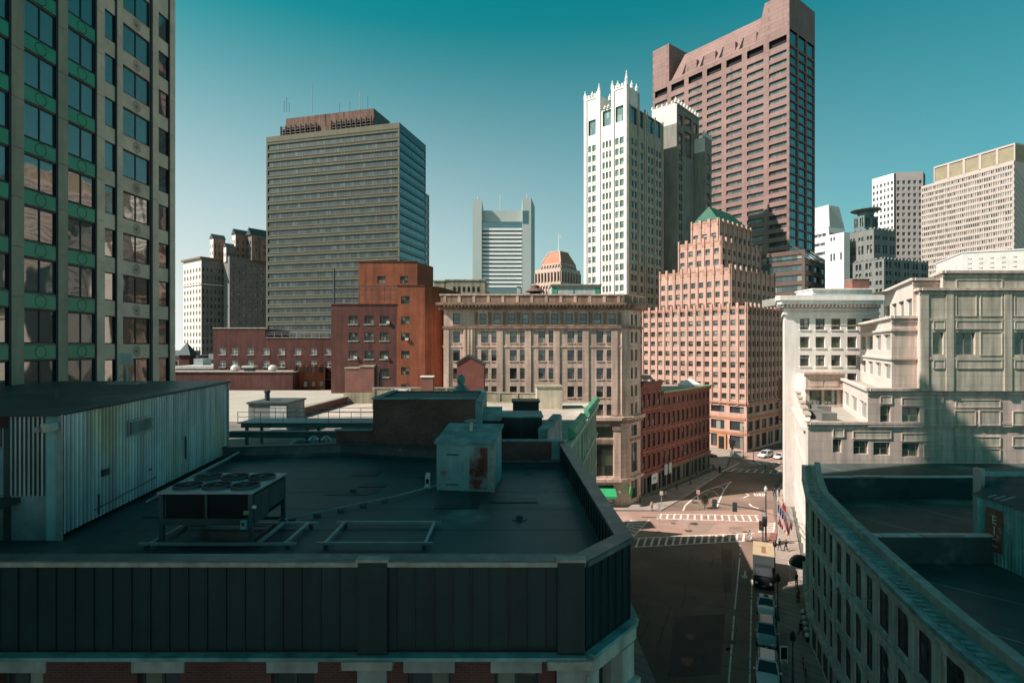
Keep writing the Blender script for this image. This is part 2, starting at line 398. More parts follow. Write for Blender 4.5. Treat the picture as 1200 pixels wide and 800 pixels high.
# ---------------------------------------------------------------- ground, roads, pavements
def struct(name, mb):
    return tag(mb.build(name), kind='structure')
g = MB(); g.poly([(-2500, -300, 0), (2500, -300, 0), (2500, 3500, 0), (-2500, 3500, 0)], mGround); struct("ground", g)
ROAD_A = [(-2, -20), (15, -20), (23.2, 47.7), (34.7, 73.9), (40.5, 84), (46, 97), (52.5, 112), (66, 133), (100, 150), (100, 160), (60, 151), (47.6, 124.8), (25.9, 96.7), (17.0, 97), (-60, 93), (-60, 84), (15.0, 81), (11, 70), (4, 40)]
r = MB(); r.poly([(x, y, .004) for x, y in ROAD_A], mAsph); struct("road", r)
J0 = [(13.0, 82.5), (40.4, 84.3), (46.3, 98.5), (26.0, 97.2), (14.0, 97.2)]
r = MB(); r.poly([(x, y, .008) for x, y in J0], mAsphL)
r.poly([(x, y, .008) for x, y in ((46.5, 125.5), (58, 131), (74, 139), (100, 151), (100, 159), (60, 150.5), (48.6, 126.2))], mAsphL)
struct("junction_surface", r)
FACX = [(13.5, -20), (18.5, 8), (20.6, 20), (22.1, 28.8), (24.0, 36.6), (26.2, 45), (28.8, 53.4), (32.0, 60.2), (35.5, 66.9)]  # street front of the granite building
STREET_R = FACX + [(49.3, 97.6), (50.5, 100)]
s = MB()
def pave(poly, z=.14, m=None):
    s.prism(poly, 0.0, z, m or mConc)
kerbR = [(10, -20), (18.5, 37), (23.2, 47.7), (34.7, 73.9), (41.0, 85.5), (46.6, 97.5), (53.5, 112), (68, 133), (100, 148)]
wallR = [(14, -20), (22.1, 28.8), (28.8, 53.4), (35.5, 66.9), (49.3, 97.6), (50.2, 100.5), (58, 113), (72, 130), (100, 143)]
for i in range(len(kerbR) - 1):
    pass
pave(kerbR + wallR[::-1])
pave([(12.3, 30), (12.4, 77), (14.6, 79.5), (15.0, 81), (13.2, 82.2), (-60, 82), (-60, 77), (3, 77), (3.3, 30)])
pave([(-60, 97.8), (18.6, 97.8), (25.9, 97.4), (30.2, 102.8), (47.2, 125.6), (47.0, 128.5), (30, 110), (21, 102), (-60, 102)])
pave([(48.5, 130), (50.5, 130.8), (60, 152), (61, 172), (46.5, 172)])
struct("pavement", s)
k = MB()
for a, b in zip(kerbR[:-1], kerbR[1:]):
    Fk = Fac(a, b); k.fbox(Fk, 0, Fk.L, 0.02, .17, 0.0, .15, mKerb)
for pl in ([(25.9, 97.4), (30.2, 102.8), (47.2, 125.6)],):
    for a, b in zip(pl[:-1], pl[1:]):
        Fk = Fac(a, b); k.fbox(Fk, 0, Fk.L, 0.02, .17, 0.0, .15, mKerb)
struct("kerb", k)
bp = MB()
for a, b in zip(kerbR[1:4], kerbR[2:5]):
    Fk = Fac(a, b); q = [Fk.P(0, -.12, .146), Fk.P(Fk.L, -.12, .146), Fk.P(Fk.L, -1.0, .146), Fk.P(0, -1.0, .146)]; bp.poly(q, mBrickP)
struct("paving_strip", bp)
# painted markings
ml = MB(); zl = .012
def stripe(a, b, wd, z=zl, m=mLine):
    a = Vector(a); b = Vector(b); d = (b - a).normalized(); n = Vector((-d.y, d.x)) * wd / 2
    ml.poly([(*(a - n), z), (*(b - n), z), (*(b + n), z), (*(a + n), z)], m)
def poly_stripe(pts, wd):
    for a, b in zip(pts[:-1], pts[1:]): stripe(a, b, wd)
def ladder(a0, a1, b0, b1, n, wd=.30, rail=.24):
    """zebra crossing: two long rails a0-a1 and b0-b1 with n bars between"""
    a0, a1, b0, b1 = map(Vector, (a0, a1, b0, b1))
    stripe(a0, a1, rail, zl); stripe(b0, b1, rail, zl)
    for i in range(n):
        t = (i + .5) / n; stripe(a0.lerp(a1, t), b0.lerp(b1, t), wd, zl + .004)
ladder(GP(741, 641), GP(883, 633), GP(745, 630), GP(884, 624.5), 17)
ladder(GP(769, 607.5), GP(893, 611), GP(771, 602), GP(889, 603.5), 15)
ladder(GP(742, 629), GP(761, 608.5), GP(729, 622), GP(740, 609), 6, .4)
ladder(GP(889, 624), GP(894, 612), GP(906, 624), GP(908, 612), 5, .4)
ladder(GP(851, 552), GP(935, 555.5), GP(858, 549), GP(935, 552), 9, .4)
ladder(GP(880, 543), GP(935, 546), GP(872, 540), GP(935, 542.5), 7, .5, .12)
stripe(GP(866, 542), GP(846, 552.5), .4); stripe(GP(853, 540), GP(822, 551), .3)
stripe(GP(867, 653), GP(861, 714), .16); stripe(GP(860.2, 721), GP(854, 800), .16); stripe(GP(854, 800), GP(850, 860), .16)
for y in (638, 643, 648): stripe(GP(867.4, y), GP(867.2, y + 1.6), .2)
stripe(GP(881.5, 672), GP(880.8, 700), .14); stripe(GP(880.6, 702), GP(878.5, 800), .14)
poly_stripe([GP(800.5, 598), GP(803, 592), GP(812, 584), GP(826, 575), GP(843, 569), GP(857, 564)], .28)
poly_stripe([GP(840, 594), GP(843, 586), GP(848, 575), GP(853, 568), GP(857, 564)], .28)
poly_stripe([GP(826, 576), GP(836, 575), GP(842, 580)], .2); poly_stripe([GP(838, 571), GP(846, 570.5), GP(849, 574)], .2)
poly_stripe([GP(878, 590), GP(881, 593), GP(889, 595.5)], .35)
poly_stripe([GP(874, 578), GP(878, 580), GP(871, 583)], .3)
for x in range(884, 897, 3): stripe(GP(x, 578), GP(x + 1.2, 581), .3)
stripe(GP(752, 605.5), GP(769, 606), .35, zl, mDark)
# cycle lane arrow
stripe(GP(873, 669), GP(872.6, 678), .2); stripe(GP(869.8, 674), GP(872.7, 678.6), .2); stripe(GP(875.8, 674), GP(872.7, 678.6), .2)
struct("road_marking", ml)
pt = MB()
for a in ([(845, 643), (858, 643), (857, 694), (848, 694)], [(792, 722), (850, 719), (844, 790), (783, 794)],
          [(805, 613), (840, 612), (828, 624), (808, 623)], [(855, 617), (871, 617), (868, 622), (854, 622)]):
    pt.poly([(*GP(x, y), .0095) for x, y in a], mPatch if a[0][1] > 640 else mat("asphalt seam patch", (0.27, .2, .165), .9, .2, .3))
rc_ = random.Random(21); mTar = mat("tar crack sealer", (.045, .04, .038), .6)
for i in range(26):
    x = rc_.uniform(752, 876); y = rc_.uniform(640, 800); p_ = GP(x, y); a_ = rc_.choice([(.45, 1), (.45, 1), (1, -.3)]); L_ = rc_.uniform(1.5, 6)
    q_ = Vector(p_); d_ = Vector(a_).normalized()
    for k_ in range(5):
        e_ = q_ + d_ * L_ / 5 + Vector((rc_.uniform(-.12, .12), rc_.uniform(-.12, .12))); n_ = Vector((-d_.y, d_.x)) * .035
        pt.poly([(*(q_ - n_), .0103), (*(q_ + n_), .0103), (*(e_ + n_), .0103), (*(e_ - n_), .0103)], mTar); q_ = e_
for i in range(14):
    x = rc_.uniform(780, 905); y = rc_.uniform(600, 630); p_ = Vector(GP(x, y)); d_ = Vector((1, rc_.uniform(-.2, .2))).normalized(); L_ = rc_.uniform(1, 5); n_ = Vector((-d_.y, d_.x)) * .03; e_ = p_ + d_ * L_
    pt.poly([(*(p_ - n_), .0105), (*(e_ - n_), .0105), (*(e_ + n_), .0105), (*(p_ + n_), .0105)], mTar)
for i in range(12):
    cx, cy = GP(rc_.uniform(760, 880), rc_.uniform(560, 790)); r_ = rc_.uniform(.25, .8); k_ = 10
    pt.poly([(cx + r_ * rc_.uniform(.7, 1.2) * math.cos(6.283 * j / k_), cy + r_ * rc_.uniform(.7, 1.6) * math.sin(6.283 * j / k_), .0108) for j in range(k_)], mat("oil stain", (.075, .06, .052), .5))
struct("road_patch", pt)
mh = MB()
for (x, y) in ((789, 613), (772, 623), (829, 606), (873, 623), (812, 700), (858, 752)):
    cx, cy = GP(x, y); mh.lathe([(.42, .0), (.42, .0135)], mat("iron cover", (0.10, .09, .085), .7), 14, (cx, cy))
struct("manhole_cover", mh)

# ---------------------------------------------------------------- near building: metal clad parapet, flat roof
DECK = 22.0; TOP = 23.15
A0, A1, A2, A3 = (-42.0, 15.2), (2.0, 15.2), (3.6, 17.05), (3.25, 33.6)
nb = thing("brick_building", "dark brick building in the foreground with seamed metal parapet round a flat teal roof", "building", (-15, 15.2, 0))
FA = Fac((-42, 15.32), (1.2, 15.32)); FCh = Fac((1.95, 15.36), (3.5, 17.15)); FRt = Fac((3.5, 17.15), (3.15, 33.6))
wn = Wins(); ops = []
ls = []
for x0, x1 in ((-62, -2), (-5, 55), (155, 217), (313, 373), (473, 533), (575, 635)):
    a = FA.sx(x0); b = FA.sx(x1); ls.append((a, b))
ls[0] = (ls[1][0] - 3.5, ls[1][1] - 3.5)
for fl in range(4):
    zt = 20.0 - fl * 3.9
    for a, b in ls:
        c = (a + b) / 2; wd = 1.2
        ops.append((c - wd / 2, c + wd / 2, zt - 2.0, zt)); wn.add(FA, c, zt - 2.0, wd, 2.0, (2, 2), mFrD, gSash, .2, sub=True)
b = MB(); wall(b, FA, 0, 20.56, ops, mBrickD, .3)
b.poly([(-42, 15.32, 0), (-42, 36.2, 0), (-42, 36.2, 20.5), (-42, 15.32, 20.5)], mBrickD)
b.poly([FRt.P(0, 0, 0), FRt.P(FRt.L, 0, 0), FRt.P(FRt.L, 0, 20.5), FRt.P(0, 0, 20.5)], mBrickD)
b.poly([(3.15, 34.1, 0), (3.15, 34.1, 21.9), (-42, 36.2, 21.9), (-42, 36.2, 0)], mBrickD)
b.build("brick_wall", nb)
for fl in range(1):
    for a, c in ls:
        l = MB(); l.fbox(FA, a, c, -.05, .06, 20.0, 20.43, mLintel); l.build("lintel", nb, bevel=.012)
# chamfer with stone pilasters and tall window
b = MB(); Lc = FCh.L
wall(b, FCh, 0, 20.5, [(.62, 1.55, 15.5, 19.7)], mStoneG, .35)
b.fbox(FCh, -.05, .5, .0, .22, 0, 19.95, mStoneG); b.fbox(FCh, 1.75, Lc + .1, .0, .25, 0, 19.9, mStoneG)
b.fbox(FCh, 1.62, Lc + .2, .0, .42, 18.6, 18.85, mStoneG); b.fbox(FCh, -.1, .6, .0, .4, 18.2, 18.5, mStoneG)
b.build("stone_corner", nb)
wn.add(FCh, 1.085, 15.5, .93, 4.2, (1, 3), mFrD, glass("green shop glass", (.01, .05, .035), .2), .3, sub=True)
b = MB(); b.fbox(FCh, -.1, Lc + .15, .0, .3, 20.0, 20.5, mStoneG); b.build("stone_cornice", nb)
# pilaster with cap under the centre panel
for (x0, x1, xa, xb) in ((420, 454, 406, 464), (652, 686, 640, 697)):
    p_ = MB(); p_.fbox(FA, FA.sx(x0), min(FA.sx(x1), FA.L + .8), 0, .12, 0, 20.3, mLintel); p_.build("pilaster", nb)
    p_ = MB(); p_.fbox(FA, FA.sx(xa), min(FA.sx(xb), FA.L + 1.0), 0, .5, 20.32, 20.56, mCopL); p_.build("pilaster_cap", nb, bevel=.015)
# seamed metal band
def seamed(Fc, s0, s1, z0, z1, pitch, skip=()):
    m_ = MB(); m_.poly([Fc.P(s0, 0, z0), Fc.P(s1, 0, z0), Fc.P(s1, 0, z1), Fc.P(s0, 0, z1)], mSeam)
    n = max(1, int(round((s1 - s0) / pitch)))
    for i in range(n + 1):
        d = s0 + (s1 - s0) * i / n
        if any(a < d < b_ for a, b_ in skip): continue
        m_.fbox(Fc, d - .018, d + .018, .001, .045, z0 + .05, z1 - .08, mSeam)
        m_.fbox(Fc, d - .055, d - .02, .001, .012, z0 + .05, z1 - .08, mSeamD)
    m_.fbox(Fc, s0, s1, .002, .02, z0, z0 + .05, mSeamD)
    return m_
FB = Fac((-42, 15.2), A1); FB2 = Fac(A1, A2); FB3 = Fac(A2, A3)
xa, xb = FB.sx(421), FB.sx(455); xc = FB.sx(653)
m_ = seamed(FB, 0, FB.L, 20.62, TOP - .12, .515, ((xa - .1, xb + .1), (xc, 99)))
join(m_, seamed(FB2, .0, FB2.L, 20.62, TOP - .12, .42)); join(m_, seamed(FB3, 0, FB3.L, 20.62, TOP - .12, .5))
m_.build("metal_cladding", nb)
for (a, c) in ((xa, xb), (xc, FB.L - .02)):
    p_ = MB(); p_.fbox(FB, a, c, .003, .16, 20.6, TOP - .02, mSeam); p_.build("cladding_panel", nb)
    p_ = MB(); p_.fbox(FB, a - .05, c + .04, -.1, .2, TOP - .02, TOP + .07, mCopL); p_.build("panel_cap", nb, bevel=.01)
c_ = MB()
for Fc, e0, e1 in ((FB, 0, 0), (FB2, 0, 0), (FB3, 0, 0)):
    dz = .006 if Fc is FB2 else 0.0; c_.fbox(Fc, -e0, Fc.L + e1, -.42 - dz, .1 + dz, TOP - .12 - dz, TOP + dz, mCop)
    c_.fbox(Fc, 0, Fc.L, .06, .14, TOP - .16, TOP - .03, mCopL if Fc is FB else mCop)
    c_.fbox(Fc, 0, Fc.L, -.04, .30 + dz, 20.52 - dz, 20.62 + dz, mCopperD)
c_.build("coping", nb)
ip = MB()
for Fc in (FB, FB2, FB3):
    ip.poly([Fc.P(0, -.36, DECK), Fc.P(0, -.36, TOP - .1), Fc.P(Fc.L, -.36, TOP - .1), Fc.P(Fc.L, -.36, DECK)], mMembrane)
    for i in range(int(Fc.L / .6)):
        if Fc is FB3: ip.fbox(Fc, i * .6, i * .6 + .03, -.40, -.362, DECK, TOP - .12, mSeam)
ip.build("parapet_lining", nb)
d_ = MB(); d_.poly([(-42, 15.3, DECK), (1.9, 15.3, DECK), (3.4, 17.1, DECK), (3.1, 33.7, DECK), (3.1, 34.2, DECK), (-4.4, 34.2, DECK), (-11, 35.9, DECK), (-18.3, 35.3, DECK), (-42, 35.3, DECK)], mMembrane)
for i in range(6):      # lap seams of the membrane
    y = 18.3 + i * 2.75; d_.fbox(Fac((-18, y), (3, y + .1 * (i % 2))), 0, 20.7, -.04, .04, DECK, DECK + .006, mMembrane)
rg = random.Random(11)
d_.build("roof_deck", nb)
mPat = mat("newer membrane patch", (0.02, .042, .046), .45, .25, .8); mPat2 = mat("faded membrane patch", (0.055, .09, .092), .6, .3, .8)
for i in range(16):
    x = rg.uniform(-15.5, 1.6); y = rg.uniform(18.6, 32.5); a_ = rg.uniform(.25, 1.1); c_ = rg.uniform(.2, .7); d_ = MB(); d_.box(x - a_, x + a_, y - c_, y + c_, DECK + .013, DECK + .019 + .001 * i, mPat if i % 3 else mPat2); d_.build("membrane_patch", nb)
for x, y in ((-7.6, 26.5), (.3, 22.4), (-14.2, 29.5)):
    d_ = MB(); d_.lathe([(.32, DECK + .005), (.30, DECK + .03), (.14, DECK + .035), (.13, DECK + .14), (.05, DECK + .17)], mSteelD, 14, (x, y)); d_.build("roof_drain", nb)
d_ = MB(); d_.tube((-9.0, 21.9, DECK + .16), (-5.2, 25.4, DECK + .16), .035, mGalv, 6); d_.tube((-5.2, 25.4, DECK + .16), (-3.7, 27.2, DECK + .16), .035, mGalv, 6); d_.build("roof_conduit", nb)
for i in range(5):
    t_ = (i + .3) / 5; x = -9.0 + 3.8 * t_; y = 21.9 + 3.5 * t_; d_ = MB(); d_.box(x - .14, x + .14, y - .07, y + .07, DECK + .012, DECK + .12, mCop); d_.build("conduit_block", nb)
# rear parapet, slightly bowed
pl = [(-19.2, 34.2), (-17.5, 34.5), (-11, 35.7), (-4.4, 33.8), (-1.0, 33.6)]
rp = MB(); rc = MB()
for a, c in zip(pl[:-1], pl[1:]):
    Fq = Fac(a, c); z1 = 22.72
    rp.fbox(Fq, 0, Fq.L, -.3, 0, DECK, z1 - .06, mCop); rc.fbox(Fq, 0, Fq.L, -.4, .1, z1 - .06, z1, mGalvD)
    rp.fbox(Fq, 0, Fq.L, 0.002, .16, DECK, DECK + .14, mMembrane)
rp.build("rear_parapet", nb); rc.build("rear_coping", nb)
fq = Fac((-1.2, 33.6), (3.2, 33.6))
rp = MB(); rp.fbox(fq, 0.1, 3.6, -.3, 0, DECK, 23.2, mBrickV); rp.fbox(fq, 3.6, 4.3, -.3, 0, DECK, 23.2, mCopperD); rp.fbox(fq, 0, .12, -.3, .05, DECK, 23.3, mCopperD)
rp.build("brick_parapet", nb)
rp = MB(); rp.fbox(fq, 0, 4.4, -.4, .08, 23.2, 23.29, mCopperD); rp.fbox(fq, 0, 4.4, 0, .25, DECK, DECK + .12, mCop); rp.build("parapet_cap", nb)
wn.finish(nb)

# ---------------------------------------------------------------- corrugated shed on the roof
sh = thing("roof_shed", "corrugated galvanised roof shed with louvred vent and black flat top", "shed", (-18, 27, DECK))
SA = (-16.3, 20.0); SB = (-18.1, 35.2); ztA, ztB = 26.6, 26.75
def corrugated(Fc, s0, s1, z0f, z1f, pitch, name, parent, ops=()):
    m_ = MB(); d = s0
    while d < s1 - 1e-3:
        e = min(d + pitch, s1); k1 = d + (e - d) * .42; k2 = d + (e - d) * .52; k3 = d + (e - d) * .9
        pts = [(d, .055), (k1, .055), (k2, 0), (k3, 0), (e, .055)]
        for i, ((a, ta), (c, tc)) in enumerate(zip(pts[:-1], pts[1:])):
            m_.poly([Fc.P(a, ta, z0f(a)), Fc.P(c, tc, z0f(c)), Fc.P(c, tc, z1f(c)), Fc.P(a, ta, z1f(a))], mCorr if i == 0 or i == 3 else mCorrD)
        d = e
    return m_.build(name, parent)
FS = Fac(SA, SB)                                     # long side facing right
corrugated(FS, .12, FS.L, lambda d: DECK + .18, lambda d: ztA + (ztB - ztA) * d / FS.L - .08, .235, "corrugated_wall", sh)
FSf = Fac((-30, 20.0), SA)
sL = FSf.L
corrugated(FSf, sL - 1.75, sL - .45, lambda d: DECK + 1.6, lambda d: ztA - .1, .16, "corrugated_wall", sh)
corrugated(FSf, 0, sL - 1.95, lambda d: ztA - 1.25, lambda d: ztA - .55, .16, "corrugated_wall", sh)
m_ = MB(); m_.fbox(FSf, sL - .45, sL + .0, -.1, .06, DECK, ztA - .1, mTealP); m_.fbox(FSf, sL - .02, sL + .1, -.02, .09, DECK, ztA - .08, mGalv)
m_.fbox(FSf, sL - 1.95, sL - 1.75, -.1, .1, DECK, ztA - .1, mSteelD); m_.build("corner_trim", sh)
m_ = MB(); m_.fbox(FSf, 0, sL - 1.95, -.3, -.12, DECK + 1.4, ztA - 1.25, mTealP); m_.build("sliding_door", sh)
m_ = MB(); m_.fbox(FSf, 0, sL - 1.8, -.3, .12, ztA - .55, ztA - .1, mat("dark fascia", (.05, .025, .025), .7)); m_.build("fascia", sh)
m_ = MB(); m_.fbox(FSf, 0, sL - .45, -.14, .02, DECK, DECK + 1.6, mat("stained base wall", (.22, .27, .27), .8, .3, .7, mottle=((.30, .13, .05), .5, .60))); m_.build("base_wall", sh)
m_ = MB()
m_.fbox(FSf, 0, sL - 1.4, .02, .9, DECK + 1.35, DECK + 1.55, mSteelD)
m_.tube(FSf.P(sL - 1.5, .85, DECK + 1.35), FSf.P(sL - 2.4, .1, DECK + .2), .06, mSteelD); m_.tube(FSf.P(sL - 4.5, .85, DECK + 1.35), FSf.P(sL - 5.4, .1, DECK + .2), .06, mSteelD)
m_.build("loading_ledge", sh)
m_ = MB()
bk = FS.p(FS.L, 0); z2 = ztB
m_.hexa([(-31, 19.75, ztA - .12), (SA[0] + .12, 19.75, ztA - .12), (SB[0] + .14, 35.4, z2 - .12), (-31, 35.4, z2 - .12), (-31, 19.75, ztA), (SA[0] + .12, 19.75, ztA), (SB[0] + .14, 35.4, z2), (-31, 35.4, z2)], mMembrane)
m_.tube((SA[0] + .1, 19.75, ztA - .04), (SB[0] + .12, 35.4, z2 - .04), .05, mSteelD); m_.build("roof", sh)
m_ = MB(); m_.fbox(FS, FS.L - .05, FS.L + .12, -.2, .1, DECK, z2 - .1, mGalv); m_.build("corner_trim", sh)
m_ = MB(); m_.poly([(-31, 35.2, DECK), (SB[0], SB[1], DECK), (SB[0], SB[1], z2 - .1), (-31, 35.2, z2 - .1)][::-1], mCorrD); m_.build("back_wall", sh)
v0, v1 = FS.sx(147), FS.sx(175.5)
m_ = MB(); m_.fbox(FS, v0, v1, .05, .14, 25.05, 25.75, mGalv); m_.fbox(FS, v0 + .12, v1 - .12, .141, .15, 25.13, 25.67, mDark)
for i in range(6):
    z = 25.15 + i * .09; q = [FS.P(v0 + .1, .22, z), FS.P(v1 - .1, .22, z), FS.P(v1 - .1, .145, z + .07), FS.P(v0 + .1, .145, z + .07)]; m_.poly(q, mWhiteM); m_.poly(q[::-1], mWhiteM)
m_.build("louvre_vent", sh)
m_ = MB(); m_.tube(FS.P(9.5, .1, DECK + 1.0), FS.P(9.5, .1, DECK + 2.2), .035, mSteelD, 6); m_.build("conduit", sh); m_ = MB(); m_.tube(FS.P(2.1, .1, DECK + .3), FS.P(2.1, .1, DECK + 1.1), .03, mSteelD, 6)
m_.fbox(FS, 2.3, 2.7, .06, .16, DECK + 1.75, DECK + 2.0, mSteelD); m_.tube(FS.P(1.8, .1, DECK + .55), FS.P(6.5, .1, DECK + .75), .02, mSteelD, 6)
m_.fbox(FS, 5.9, 6.1, .06, .12, DECK + 1.2, DECK + 1.26, mSteelD); m_.build("wall_fixture", sh)
# floodlight on the shed corner, antenna mast on its top, short stack
fl = thing("floodlight", "white boxy floodlight bracketed to the shed corner", "lamp", (-16.4, 19.7, 26.2))
m_ = MB(); c0 = Vector((-16.25, 19.62, 26.15))
m_.hexa([tuple(c0 + Vector(v)) for v in ((-.28, -.10, -.22), (.14, -.14, -.16), (.16, .1, -.12), (-.26, .12, -.18), (-.3, -.2, .10), (.12, -.24, .13), (.15, .06, .15), (-.26, .08, .13))], mWhiteM); m_.build("lamp_housing", fl, bevel=.02)
m_ = MB(); m_.tube((-16.75, 19.7, 26.0), (-16.3, 19.62, 26.1), .03, mGalv); m_.tube((-16.9, 19.95, 26.02), (-16.75, 19.7, 26.0), .03, mGalv); m_.fbox(FSf, sL - .75, sL - .55, .06, .24, 25.92, 26.1, mGalv); m_.build("bracket", fl)
an = thing("antenna_panel", "pale flat panel antenna on a ballasted tripod mast atop the shed", "antenna", (-22.9, 33.2, 26.7))
m_ = MB(); ax, ay, az = -22.9, 33.0, 26.72
m_.tube((ax, ay, az), (ax, ay, az + 1.5), .06, mGalv); 
for q in ((-.5, -.3), (.5, -.3), (0, .55)): m_.tube((ax + q[0], ay + q[1], az + .15), (ax, ay, az + .75), .025, mGalv, 6)
m_.build("mast", an)
m_ = MB(); m_.box(ax - .42, ax + .42, ay - .2, ay - .12, az + 1.15, az + 1.85, mWhiteM); m_.build("panel", an, bevel=.015)
m_ = MB(); m_.box(ax - .85, ax + .85, ay - .45, ay - .3, az, az + .12, mGalv); m_.box(ax - .85, ax + .85, ay + .4, ay + .55, az, az + .12, mGalv)
for i in range(4): m_.box(ax - .8 + i * .42, ax - .45 + i * .42, ay - .3, ay + .4, az + .02, az + .14, mConc)
m_.build("ballast_frame", an)
st = MB(); st.lathe([(.09, 0), (.09, .35), (.14, .36), (.14, .46), (.06, .5)], mGalvD, 10); o = st.build("vent_pipe"); o.location = (-20.2, 24.5, 26.64)
tag(o, "short grey vent pipe on the black shed top", "vent pipe")
# ladder lying along the shed
ld = MB(); p0 = Vector((-16.15, 24.5, DECK + .12)); p1 = Vector((-17.25, 34.0, DECK + .12)); dn = Vector((.5, .06, .35))
for off in (Vector((0, 0, 0)), dn): ld.tube(p0 + off, p1 + off, .04, mWhiteM, 6)
for i in range(22): ld.tube(p0.lerp(p1, (i + .5) / 22), p0.lerp(p1, (i + .5) / 22) + dn, .025, mWhiteM, 6)
tag(ld.build("ladder"), "pale aluminium ladder leaning low against the corrugated shed wall", "ladder")

# ---------------------------------------------------------------- condenser with six fans, steel frames
ac = thing("condenser_unit", "dark rooftop condenser unit with six fans on an open leg frame", "air conditioner", (-10.7, 20.8, DECK))
X0, X1, Y0, Y1, Z0, Z1 = -12.35, -9.1, 19.4, 22.3, DECK, 23.88
zb = 22.95
m_ = MB()
for x in (X0, X1 - .14):
    for y in (Y0, Y1 - .14): m_.box(x, x + .14, y, y + .14, DECK, Z1 - .06, mGalvD)
m_.box(X0 + .14, X1 - .14, Y0 + .02, Y0 + .10, DECK + .05, DECK + .17, mGalvD); m_.box(X0 + .14, X1 - .14, Y1 - .1, Y1 - .02, DECK + .05, DECK + .17, mGalvD)
m_.box(X1 - .1, X1 - .02, Y0 + .14, Y1 - .14, DECK + .05, DECK + .17, mGalvD); m_.box(X0 + .14, X1 - .14, Y0, Y0 + .12, zb - .22, zb, mGalvD)
m_.build("frame", ac)
m_ = MB(); m_.box(X0 + .16, X1 - .02, Y0 + .15, Y1 - .14, zb - .2, Z1 - .07, mDark); m_.box(X0 + (X1 - X0) / 2 - .04, X0 + (X1 - X0) / 2 + .04, Y0 + .03, Y0 + .1, zb, Z1 - .06, mGalvD)
m_.build("coil_bank", ac)
for (y0, y1, zz) in ((Y0 + .18, Y0 + 1.35, zb - .25), (Y0 + 1.38, Y1 - .18, zb - .05)):
    m_ = MB(); m_.box(X1 - .018, X1 + .01, y0, y1, zz, Z1 - .16, mGalvD); m_.build("access_panel", ac, bevel=.006)
m_ = MB(); m_.box(X0 - .05, X1 + .05, Y0 - .05, Y1 + .05, Z1 - .06, Z1, mGalv); m_.build("top_plate", ac)
for i in range(3):
    for j in range(2):
        cx = X0 + .58 + i * 1.04; cy = Y0 + .78 + j * 1.34
        m_ = MB(); m_.lathe([(.5, Z1), (.5, Z1 + .09), (.46, Z1 + .09), (.46, Z1 + .012)], mGalvD, 24, (cx, cy))
        fo = m_.build("fan", ac)
        m_ = MB(); m_.lathe([(.455, Z1 + .02), (.45, Z1 + .021)], mDark, 24, (cx, cy)); 
        for k in range(9): 
            t = 2 * math.pi * k / 9; m_.tube((cx, cy, Z1 + .07), (cx + .46 * math.cos(t), cy + .46 * math.sin(t), Z1 + .08), .008, mSteelD, 4)
        for rr in (.15, .3): 
            for k in range(16):
                t = 2 * math.pi * k / 16; t2 = 2 * math.pi * (k + 1) / 16
                m_.tube((cx + rr * math.cos(t), cy + rr * math.sin(t), Z1 + .078), (cx + rr * math.cos(t2), cy + rr * math.sin(t2), Z1 + .078), .006, mSteelD, 4)
        m_.lathe([(.11, Z1 + .02), (.11, Z1 + .09), (.07, Z1 + .1)], mSteelD, 10, (cx, cy)); m_.build("fan_grille", ac)
m_ = MB(); m_.box(X1 - .28, X1 - .1, Y0 - .03, Y0 - .002, 23.1, 23.24, mGreenL); m_.build("sticker", ac)
m_ = MB(); m_.box(X1 - .34, X1 - .16, Y0 - .12, Y0 - .002, 22.62, 22.92, mTealP); m_.box(X1 - .3, X1 - .2, Y0 - .13, Y0 - .121, 22.74, 22.86, mSteelD); m_.build("control_box", ac)
m_ = MB(); m_.tube((X1 + .012, Y0 + .07, 23.35), (X1 + .1, Y0 + .05, 23.35), .06, mWhite, 10); m_.build("gauge", ac)
for (name, x0, x1, y0, y1, lab) in (("pipe_frame", -6.75, -2.75, 19.2, 21.5, "teal steel frame of square rails lying flat on the open roof"), ("pipe_frame", -12.9, -7.45, 19.15, 21.4, "low steel rail frame under and beside the condenser unit")):
    m_ = MB(); z = DECK + .12
    for y in (y0, y1): m_.box(x0, x1, y - .04, y + .04, z, z + .09, mGalv)
    for x in ((x0 + .28, x1 - .25) if lab.startswith("teal") else (x1 - .4, x1 - 1.35, x0 + .4)): m_.box(x - .05, x + .05, y0 + .041, y1 - .041, z + .002, z + .088, mGalv)
    for x in (x0 + .3, x1 - .3):
        for y in (y0, y1): m_.box(x - .06, x + .06, y - .06, y + .06, DECK, z - .001, mSteelD)
    tag(m_.build(name), lab, "steel frame")

# ---------------------------------------------------------------- roof hatch house with rusted door, small vent
bh = thing("stair_bulkhead", "teal sheet metal roof access hut with a rusty door", "roof hut", (-2.3, 28, DECK))
q0, q1 = Vector((-3.66, 26.95)), Vector((-.92, 26.6))
FH = Fac(q0, q1); n_ = -FH.n * 3.0
B0 = [FH.p(0, 0), FH.p(FH.L, 0), FH.p(FH.L, -2.9), FH.p(0, -2.9)]
m_ = MB(); z1, z2 = 24.25, 24.72
m_.hexa([(*p, DECK) for p in B0] + [(*B0[0], z1), (*B0[1], z1), (*B0[2], z2), (*B0[3], z2)], mTealP); m_.build("hut_wall", bh)
m_ = MB(); e = .1
E0 = [FH.p(-e, e), FH.p(FH.L + e, e), FH.p(FH.L + e, -3.0), FH.p(-e, -3.0)]
m_.hexa([(*E0[0], z1), (*E0[1], z1), (*E0[2], z2), (*E0[3], z2), (*E0[0], z1 + .12), (*E0[1], z1 + .12), (*E0[2], z2 + .12), (*E0[3], z2 + .12)], mCopperD); m_.build("roof", bh)
m_ = MB(); m_.fbox(FH, 1.62, FH.L - .25, .002, .04, DECK + .1, z1 - .15, mRust); m_.build("door", bh)
